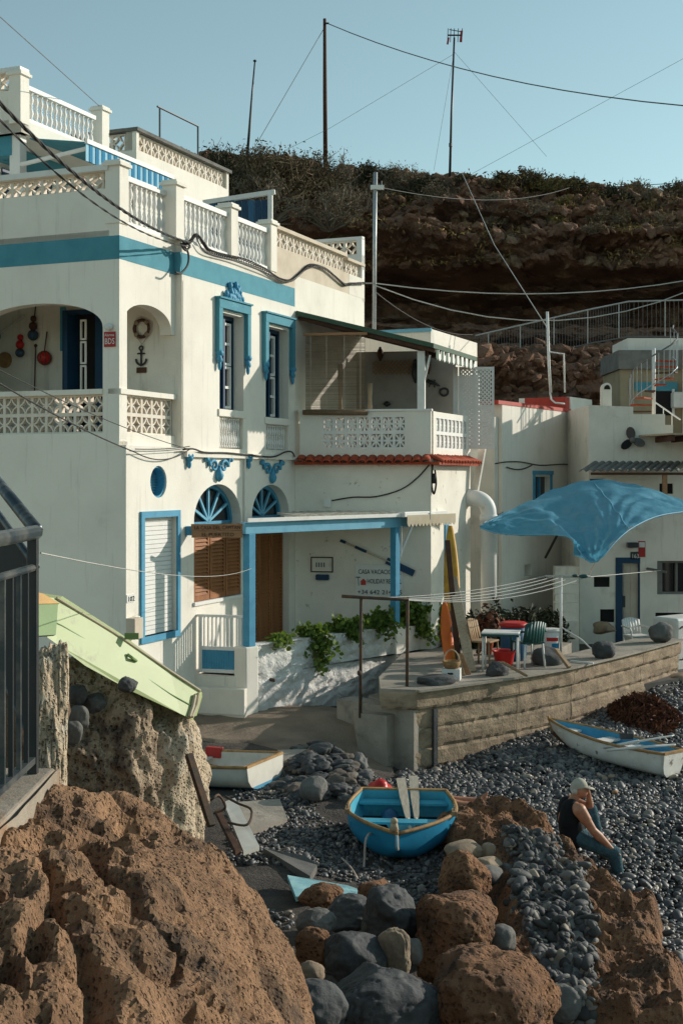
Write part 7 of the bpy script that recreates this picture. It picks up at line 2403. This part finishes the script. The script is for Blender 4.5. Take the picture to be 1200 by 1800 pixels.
# --- debris in front of the cream boat
def ground_pt(px, py, lift=0):
    d_ = 16.0
    for _ in range(12):
        x_ = (px - 600) / FOC * d_
        d_ = -(float(H(x_, d_)[0]) + lift) * FOC / (py - HOR)
    return P(px, py, d_)
def flat_board(name, label, quad, th_, mat, cat_='board', lift=.02):
    pts = [ground_pt(x, y, lift) for x, y in quad]
    q = MB().add([p_ for p_ in pts] + [p_ - Vector((0, 0, th_)) for p_ in pts], [(0, 1, 2, 3), (7, 6, 5, 4), (0, 4, 5, 1), (1, 5, 6, 2), (2, 6, 7, 3), (3, 7, 4, 0)])
    return tag(obj(name, q, mat, None), label, cat_)
flat_board('pale_panel', 'pale wooden panel lying slanted between rocks and slab', [(393, 1410), (413, 1402), (456, 1487), (428, 1496)], .05, m_boatc, lift=.22)
flat_board('side_lath', 'dark narrow lath along the pale panel', [(378, 1424), (386, 1420), (424, 1492), (414, 1496)], .06, m_dwood, lift=.24)
flat_board('grey_slab', 'grey flat slab lying in front of the dark sand pit', [(462, 1490), (535, 1504), (557, 1520), (545, 1540)], .08, m_greyrock, 'slab', lift=.10)
flat_board('concrete_slab', 'pale concrete slab to the right of the cream boat', [(488, 1318), (560, 1316), (550, 1338), (488, 1340)], .12, m_concg, 'slab', lift=.10)
flat_board('concrete_slab', 'tilted concrete slab below the cream boat', [(412, 1410), (492, 1404), (505, 1440), (440, 1462)], .12, m_concg, 'slab', lift=.06)
flat_board('teal_board', 'worn turquoise and white painted board behind the boulder', [(505, 1538), (610, 1556), (650, 1570), (520, 1576)], .05, m_teal2, lift=.12)
q = MB()
q.tube(smooth_pts([ground_pt(352, 1418, .45), ground_pt(372, 1405, .6), ground_pt(385, 1398, .6), ground_pt(396, 1420, .35), ground_pt(376, 1430, .3)], 6), .016, 6)
q.tube(smooth_pts([ground_pt(396, 1400, .5), ground_pt(418, 1412, .45), ground_pt(442, 1424, .4), ground_pt(434, 1450, .3), ground_pt(402, 1446, .3)], 6), .016, 6)
tag(obj('bent_iron_rod', q, m_rust, None, True), 'bent rusty iron rod looping around the pale panel', 'rod')
tag(obj('rusty_beam', MB().bar(P(332, 1326, 10.9), P(372, 1452, 10.6), .06, .05), m_rust, None, bevel=.004), 'rusty iron beam leaning on the tan outcrop', 'beam')

# ================================================================ near railing and kerb wall
kw_ = thing('kerb_wall', 'low stained concrete kerb wall under the near railing', 'wall', (-1.5, 5, -2))
ykn = 6.1
q = MB()
v_, f_ = [], []
zz = np.linspace(-2.6, -1.355, 14); yy = np.linspace(2.8, ykn, 40)
Y, Zg = np.meshgrid(yy, zz)
base = np.stack([0 * Y.ravel() - 1.31, Y.ravel(), Zg.ravel()], 1)
base[:, 0] += .012 * fbm(base * 4, 4, 6) + .02 * (Zg.ravel() < -1.9)
k = (np.arange(13)[:, None] * 40 + np.arange(39)[None]).ravel()
m_kerb = M('stained_kerb_concrete', (.36, .30, .235), .95, (.24, .19, .14), 2.5, .4, .7, bump=.6, bscale=22, bdist=.02, dirt=(.30, .13, .045), dscale=1.5, dlo=.52, dhi=.7)
arr_obj('wall_face', base, np.stack([k, k + 1, k + 41, k + 40], 1), m_kerb, kw_)
obj('wall_body', MB().box(Fr((0, 0), (0, 1), (1, 0)), 2.8, ykn, -1.85, -1.33, -2.6, -1.35), m_kerb, kw_, bevel=.015)
obj('walkway', MB().box(Fr((0, 0), (0, 1), (1, 0)), 2.0, ykn - .1, -4.0, -1.86, -2.6, -1.45), m_concg, kw_)
FN = Fr((-1.385, 0), (0, 1), (1, 0))
yp = 6.0
nr = thing('iron_railing', 'black iron railing along the kerb wall at the left edge', 'railing', FN.p(5, 0, -1.35))
obj('post', MB().box(FN, yp - .045, yp + .0, -.045, .0, -1.36, -.27), m_black, nr, bevel=.004)
obj('top_rail', MB().tube([FN.p(2.5, -.02, -.25), FN.p(yp + .02, -.02, -.25)], .034, 10), m_rail, nr, True)
obj('mid_rail', MB().tube([FN.p(2.5, -.02, -.41), FN.p(yp - .01, -.02, -.41)], .018, 8), m_rail, nr, True)
obj('foot_rail', MB().box(FN, 2.5, yp - .045, -.045, -.005, -1.30, -1.27), m_rail, nr)
for i in range(14):
    t_ = yp - .16 - .135 * i
    obj('bar', MB().box(FN, t_ - .010, t_ + .010, -.03, -.010, -1.27, -.42), m_rail if i % 2 else m_black, nr)
sr = thing('stair_railing', 'dark barred stair railing climbing away behind the near railing', 'railing', FN.p(yp + .5, -.3, -1.3))
a0, a1 = Vector((-1.41, yp + .05, -.24)), Vector((-2.75, 9.4, .32))
obj('hand_rail', MB().tube([a0, a1], .032, 8), m_rail, sr, True)
obj('mid_rail', MB().tube([a0 - Vector((0, 0, .17)), a1 - Vector((0, 0, .17))], .018, 6), m_rail, sr, True)
obj('foot_rail', MB().tube([a0 - Vector((0, 0, 1.02)), a1 - Vector((0, 0, 1.02))], .018, 6), m_black, sr, True)
for i in range(26):
    p_ = a0.lerp(a1, (i + .5) / 26)
    obj('bar', MB().bar(p_ - Vector((0, 0, 1.02)), p_ - Vector((0, 0, .17)), .02), m_black, sr)

# ================================================================ scrub on the cliff
cl = CLIFF.reshape(-1, 3)
cpx = 600 + FOC * cl[:, 0] / cl[:, 1]
cpy = HOR - FOC * cl[:, 2] / cl[:, 1]
def on_cliff(px, py):
    dd = (cpx - px) ** 2 + (cpy - py) ** 2
    near = np.where(dd < max(36, dd.min() + 4))[0]
    return Vector(cl[near[np.argmin(cl[near, 1])]])
SC = [ # px, py(base), width m, height m, kind
 (385, 305, 1.6, 1.5, 'd'), (420, 318, 1.7, 1.5, 't'), (455, 330, 1.7, 2.0, 's'), (500, 345, 2.0, 2.2, 's'), (545, 340, 1.8, 2.0, 's'), (590, 345, 1.7, 2.0, 't'),
 (480, 390, 1.7, 2.2, 't'), (530, 410, 1.9, 2.3, 't'), (580, 400, 1.8, 2.2, 't'), (615, 380, 1.4, 1.6, 't'), (440, 360, 1.4, 1.6, 't'), (410, 345, 1.2, 1.3, 'd'),
 (640, 318, 1.3, 1.0, 'd'), (680, 325, 1.4, 1.1, 't'), (718, 335, 1.3, 1.1, 't'), (745, 340, 1.1, .9, 'd'), (760, 350, 1.0, .8, 't'), (655, 350, 1.1, .9, 't'),
 (820, 318, .7, .5, 's'), (895, 325, .9, .7, 's'), (920, 322, 1.2, .9, 's'), (950, 332, 1.2, .9, 'y'), (985, 335, 1.1, .8, 'y'), (1010, 335, .9, .7, 's'),
 (1075, 345, .9, .7, 'd'), (1120, 350, 1.3, 1.0, 't'), (1155, 355, 1.2, .9, 't'), (1190, 352, 1.2, .9, 's'), (930, 375, 1.1, .7, 't'), (970, 392, .8, .5, 'y'),
 (1050, 380, 1.0, .6, 't'), (1100, 395, 1.2, .7, 't'), (1000, 360, .9, .6, 'y'), (870, 350, .8, .5, 't'), (860, 395, .8, .5, 't'), (1160, 390, 1.0, .6, 't'),
 (580, 425, .9, .7, 'y'), (790, 330, .8, .5, 't'), (1045, 400, .8, .5, 't'), (900, 400, .7, .4, 'y')]
m_yshrub = M('yellow_scrub', (.19, .14, .045), .85, (.10, .085, .03), 3, island=[(0, (.5, .5, .5)), (1, (1.6, 1.5, 1.2))])
m_gdry = M('grey_twigs', (.22, .18, .13), .9, (.15, .12, .085), 3)
KN = {'t': ('twiggy_shrub', 'dry grey twiggy shrub on the cliff, %s from the left', m_dry, 'dry shrubs on the cliff'), 's': ('olive_shrub', 'dark olive shrub on the cliff top, %s from the left', m_scrub, 'olive shrubs on the cliff'),
      'd': ('dark_shrub', 'dark rounded spurge shrub on the crest, %s from the left', m_dleaf, 'dark shrubs on the cliff'), 'y': ('yellow_shrub', 'yellowish prickly shrub on the slope, %s from the left', m_yshrub, 'yellowish shrubs on the cliff')}
ORD = 'first second third fourth fifth sixth seventh eighth ninth tenth eleventh twelfth thirteenth fourteenth fifteenth sixteenth seventeenth eighteenth nineteenth twentieth twenty-first twenty-second twenty-third twenty-fourth'.split()
cnt = {}
for k, (px, py, w_, h_, kd) in enumerate(sorted(SC)):
    p_ = on_cliff(px, py)
    nm, lab, mat, grp = KN[kd]
    lab = lab % ORD[cnt.setdefault(kd, 0)]
    cnt[kd] += 1
    n = {'t': 500, 's': 1100, 'd': 900, 'y': 700}[kd]
    bush(nm, lab, p_ - Vector((0, 0, .1)), w_, w_ * .8, h_, int(n * (w_ / 1.4) ** 1.2), 500 + k, mat, .085 if kd != 't' else .06, grp, twig=4 if kd == 't' else 1, twm=m_gdry if kd == 't' else None)

# loose rubble and dry grass tufts on the upper slope
up_ = np.where((cpy > 318) & (cpy < 470) & (cpx > 600) & (cpx < 1230) & (cl[:, 1] < 62))[0]
lo_ = np.where((cpy > 590) & (cpy < 720) & (cpx > 830) & (cpx < 1110) & (cl[:, 1] < 47))[0]
i = np.concatenate([r_.choice(up_, 1500), r_.choice(lo_, 350)])
tag(scatter('cliff_rubble', cl[i] + np.array([0, -.05, .05]), .20, m_cliff, None, seed=95, low=True, smooth=False), 'loose brown stones strewn over the cliff slope', 'rubble')
i = r_.choice(up_, 420)
i = i[vnoise(cl[i] * .45, 3) > -.1]
cen = (cl[i][:, None, :] + np.array([0, -.12, .10]) + r_.normal(size=(len(i), 26, 3)) * np.array([.26, .2, .12])).reshape(-1, 3)
m_grass = M('dry_golden_grass', (.30, .20, .085), .9, (.19, .125, .06), 1, island=[(0, (.5, .5, .5)), (1, (1.6, 1.5, 1.3))])
gv, gf = leaves_mesh(cen, .10, 96, round_leaf=False)
tag(arr_obj('dry_grass', gv, gf, m_grass, None, smooth=False), 'tufts of dry golden grass over the cliff slope', 'grass', kind='stuff')

# ================================================================ people
def cone(q, a, b, r0, r1, n=12):
    a, b = Vector(a), Vector(b)
    q.tube([a, b], [r0, r1], n)
    q.ell(a, r0, r0, r0, 0, n, 8).ell(b, r1, r1, r1, 0, n, 8)
    return q
def skin_obj(name, q, mat, parent, voxel=.009, smooth_it=3):
    v = np.array(q.v)
    me = mesh_of('tmp', v, q.f)
    t = bpy.data.objects.new('tmp', me)
    COL.objects.link(t)
    m = t.modifiers.new('r', 'REMESH')
    m.mode = 'VOXEL'
    m.voxel_size = voxel
    s = t.modifiers.new('s', 'SMOOTH')
    s.iterations = smooth_it
    s.factor = .5
    dg = bpy.context.evaluated_depsgraph_get()
    dg.update()
    new = bpy.data.meshes.new_from_object(t.evaluated_get(dg))
    bpy.data.objects.remove(t)
    co = np.empty(len(new.vertices) * 3)
    new.vertices.foreach_get('co', co)
    co = co.reshape(-1, 3)
    fs = [tuple(p_.vertices) for p_ in new.polygons]
    bpy.data.meshes.remove(new)
    return arr_obj(name, co, fs, mat, parent, smooth=True)

DM = 15.9
def mp_(px, py, dd=0.0):
    return P(px, py, DM) + Vector((0, dd, 0))
man = thing('person', 'man in black tank top, teal trousers and pale cap sitting on the lava ridge', 'person', mp_(1005, 1482))
hip_n, hip_f = mp_(1012, 1466, -.09), mp_(1008, 1464, .10)
kn_n, kn_f = mp_(1075, 1494, -.12), mp_(1042, 1430, .17)
an_n, an_f = mp_(1084, 1536, -.08), mp_(1056, 1478, .20)
sh_n, sh_f = mp_(1012, 1416, -.225), mp_(1008, 1414, .22)
el_n, wr_n = mp_(1036, 1452, -.22), mp_(1066, 1482, -.17)
el_f, wr_f = mp_(1040, 1424, .14), mp_(1035, 1397, .06)
hd = mp_(1017, 1386, 0)
b = MB()
# torso core, neck, head
cone(b, mp_(1004, 1462, 0), mp_(1000, 1438, 0), .125, .14)
cone(b, mp_(1000, 1438, -.05), mp_(1002, 1420, -.07), .12, .11)
cone(b, mp_(1000, 1438, .05), mp_(1002, 1420, .07), .12, .11)
cone(b, mp_(1004, 1412, 0), mp_(1011, 1398, 0), .065, .055)
b.ell(hd, .098, .078, .118, 0, 14, 10)
b.ell(hd + Vector((.045, 0, -.055)), .055, .055, .06, 0, 10, 8)             # jaw
cone(b, hd + Vector((.098, 0, .0)), hd + Vector((.112, 0, -.028)), .010, .016, 8)  # nose
b.ell(hd + Vector((-.012, -.078, -.012)), .026, .012, .034, 0, 8, 6)          # ear
b.ell(hd + Vector((-.012, .078, -.012)), .026, .012, .034, 0, 8, 6)
b.ell(hd + Vector((.088, 0, -.062)), .016, .028, .010, 0, 8, 6)               # lips
# near arm
cone(b, mp_(1006, 1415, -.12), sh_n, .075, .07)
cone(b, sh_n, sh_n.lerp(el_n, .45), .084, .070)
cone(b, sh_n.lerp(el_n, .45), el_n, .064, .048)
cone(b, el_n, el_n.lerp(wr_n, .35), .050, .055)
cone(b, el_n.lerp(wr_n, .35), wr_n, .054, .032)
# near hand on the knee
hn = mp_(1073, 1489, -.15)
cone(b, wr_n, hn, .028, .036)
for i in range(4):
    s = Vector((0, -.03 + .021 * i, .0))
    k0, k1, k2 = hn + s + Vector((.02, 0, -.003)), hn + s + Vector((.055 + .008 * (i in (1, 2)), 0, -.020)), hn + s + Vector((.075 + .010 * (i in (1, 2)), 0, -.052))
    cone(b, k0, k1, .0105, .0095, 8)
    cone(b, k1, k2, .0095, .008, 8)
cone(b, hn + Vector((-.01, .045, -.005)), hn + Vector((.03, .072, -.03)), .013, .010, 8)
# far arm, hand to the face
cone(b, mp_(1005, 1414, .12), sh_f, .075, .07)
cone(b, sh_f, el_f, .066, .044)
cone(b, el_f, wr_f, .047, .029)
hf = mp_(1031, 1388, .035)
cone(b, wr_f, hf, .03, .034)
for i in range(4):
    s = Vector((-.004 * i, -.032 + .020 * i, .012 - .004 * i))
    cone(b, hf + s + Vector((0, 0, .01)), hf + s + Vector((-.012, -.01, .05)), .0105, .0095, 8)
    cone(b, hf + s + Vector((-.012, -.01, .05)), hf + s + Vector((-.040, -.014, .062)), .0095, .0085, 8)
cone(b, hf + Vector((-.01, -.035, -.01)), hf + Vector((-.04, -.045, .025)), .013, .010, 8)
# ankles and feet
for an, dx in ((an_n, .0), (an_f, .0)):
    cone(b, an + Vector((-.012, 0, .06)), an, .042, .036)
    cone(b, an + Vector((-.02, 0, -.03)), an + Vector((.05, -.01, -.05)), .036, .036)
    cone(b, an + Vector((.05, -.01, -.05)), an + Vector((.15, -.015, -.065)), .038, .026)
skin_obj('body', b, m_skin, man, .009)
t = MB()
cone(t, mp_(1006, 1468, -.05), mp_(1001, 1440, -.06), .155, .145)
cone(t, mp_(1006, 1468, .05), mp_(1001, 1440, .06), .155, .145)
cone(t, mp_(1000, 1440, -.075), mp_(1001, 1420, -.085), .145, .130)
cone(t, mp_(1000, 1440, .075), mp_(1001, 1420, .085), .145, .130)
cone(t, mp_(1000, 1418, -.085), mp_(1003, 1409, -.095), .075, .05)
cone(t, mp_(1000, 1418, .085), mp_(1003, 1409, .095), .075, .05)
skin_obj('tank_top', t, m_tank, man, .011)
t = MB()
t.ell(mp_(1005, 1472, 0), .155, .185, .11, 0, 14, 10)
for hp_, kn, an in ((hip_n, kn_n, an_n), (hip_f, kn_f, an_f)):
    cone(t, hp_, hp_.lerp(kn, .5), .122, .104)
    cone(t, hp_.lerp(kn, .5), kn, .104, .084)
    cone(t, kn, kn.lerp(an, .4), .084, .080)
    cone(t, kn.lerp(an, .4), kn.lerp(an, .9), .078, .068)
tr_ = skin_obj('trousers', t, m_jeans, man, .011)
# cap and hair
q = MB()
for i in range(7):
    ph = math.pi / 2 * i / 6
    for k in range(18):
        a = 2 * math.pi * k / 18
        q.v.append(tuple(hd + Vector((-.004 + .108 * math.cos(ph) * math.cos(a), .088 * math.cos(ph) * math.sin(a), .022 + .108 * math.sin(ph) - .03 * max(0, -math.cos(a)) * (1 - i / 6)))))
for i in range(6):
    for k in range(18):
        q.f.append((i * 18 + k, i * 18 + (k + 1) % 18, (i + 1) * 18 + (k + 1) % 18, (i + 1) * 18 + k))
cap_ = obj('cap', q, m_cap, man, True)
q = MB()
vs = []
for k in range(9):
    a = R(-62 + 124 * k / 8)
    vs.append(hd + Vector((.100 * math.cos(a), .086 * math.sin(a), .030)))
for k in range(9):
    a = R(-62 + 124 * k / 8)
    vs.append(hd + Vector((.090 * math.cos(a) + .105 * math.cos(a) ** .5 if math.cos(a) > 0 else 0, .090 * math.sin(a), .030 - .035 * math.cos(a))))
q.add(vs, [(k, k + 1, k + 10, k + 9) for k in range(8)])
obj('visor', q, m_cap, cap_, True).modifiers.new('solid', 'SOLIDIFY').thickness = .008
q = MB().ell(hd + Vector((-.045, 0, -.015)), .062, .082, .06, 0, 12, 8)
obj('hair', q, m_hair, man, True)
for sg_ in (-1, 1):
    obj('eye', MB().ell(hd + Vector((.088, sg_ * .034, .008)), .010, .014, .009, 0, 8, 6), m_black, man, True)

# sunbather lying behind the dinghy
DS = 17.75
def sp(px, py, dd=0.0):
    return P(px, py, DS) + Vector((0, dd, 0))
sb = thing('person', 'sunbather in red hat lying behind the blue dinghy, bare legs showing', 'person', sp(740, 1420))
b = MB()
h2 = sp(668, 1388)
b.ell(h2, .10, .085, .10, 0, 12, 8)
b.ell(h2 + Vector((.02, -.08, .0)), .03, .03, .03)
cone(b, h2 + Vector((.06, 0, -.06)), sp(690, 1408), .055, .06)
cone(b, sp(694, 1412, -.09), sp(745, 1422, -.08), .12, .12)
cone(b, sp(694, 1412, .09), sp(745, 1422, .08), .12, .12)
cone(b, sp(696, 1412, -.2), sp(720, 1425, -.28), .05, .042)
cone(b, sp(720, 1425, -.28), sp(745, 1428, -.2), .042, .03)
cone(b, sp(696, 1412, .2), sp(722, 1425, .28), .05, .042)
cone(b, sp(722, 1425, .28), sp(748, 1428, .25), .042, .03)
for o_, y1, y2 in ((-.09, 1413, 1412), (.10, 1411, 1410)):
    cone(b, sp(748, 1421, o_), sp(795, 1409, o_), .088, .062)
    cone(b, sp(795, 1409, o_), sp(812, y1, o_), .058, .060)
    cone(b, sp(812, y1, o_), sp(842, y2, o_), .060, .036)
    cone(b, sp(842, y2, o_), sp(848, y2 - 1, o_), .038, .038)
    cone(b, sp(846, y2 + 1, o_), sp(853, y2 - 8, o_), .036, .033)
    cone(b, sp(853, y2 - 8, o_), sp(857, y2 - 13, o_), .03, .018)
skin_obj('body', b, m_skin, sb, .011)
q = MB()
q.lathe(h2 + Vector((.0, -.01, .035)), [(.17, 0), (.15, .015), (.095, .03), (.085, .08), (.04, .11)], 14, axis=(.1, -.25, 1))
obj('hat', q, m_redp, sb, True)
obj('swimsuit', MB().ell(sp(735, 1421), .17, .2, .135, 0, 14, 8), m_tank, sb, True)
tw2 = MB()
n = 12
for i in range(n + 1):
    for j in range(5):
        p_ = sp(640 + 130 * i / n, 1400 + 3 * math.sin(i * 1.7) + 20 * i / n, -.3 + .15 * j)
        p_.z = sp(0, 1424).z + .03 * math.sin(i * 2.1 + j) + .06 * (i < 3)
        tw2.v.append(tuple(p_))
for i in range(n):
    for j in range(4):
        tw2.f.append((i * 5 + j, i * 5 + j + 1, i * 5 + j + 6, i * 5 + j + 5))
tag(obj('beach_towel', tw2, m_orange, None, True), 'orange red towel under the sunbather behind the dinghy', 'towel')
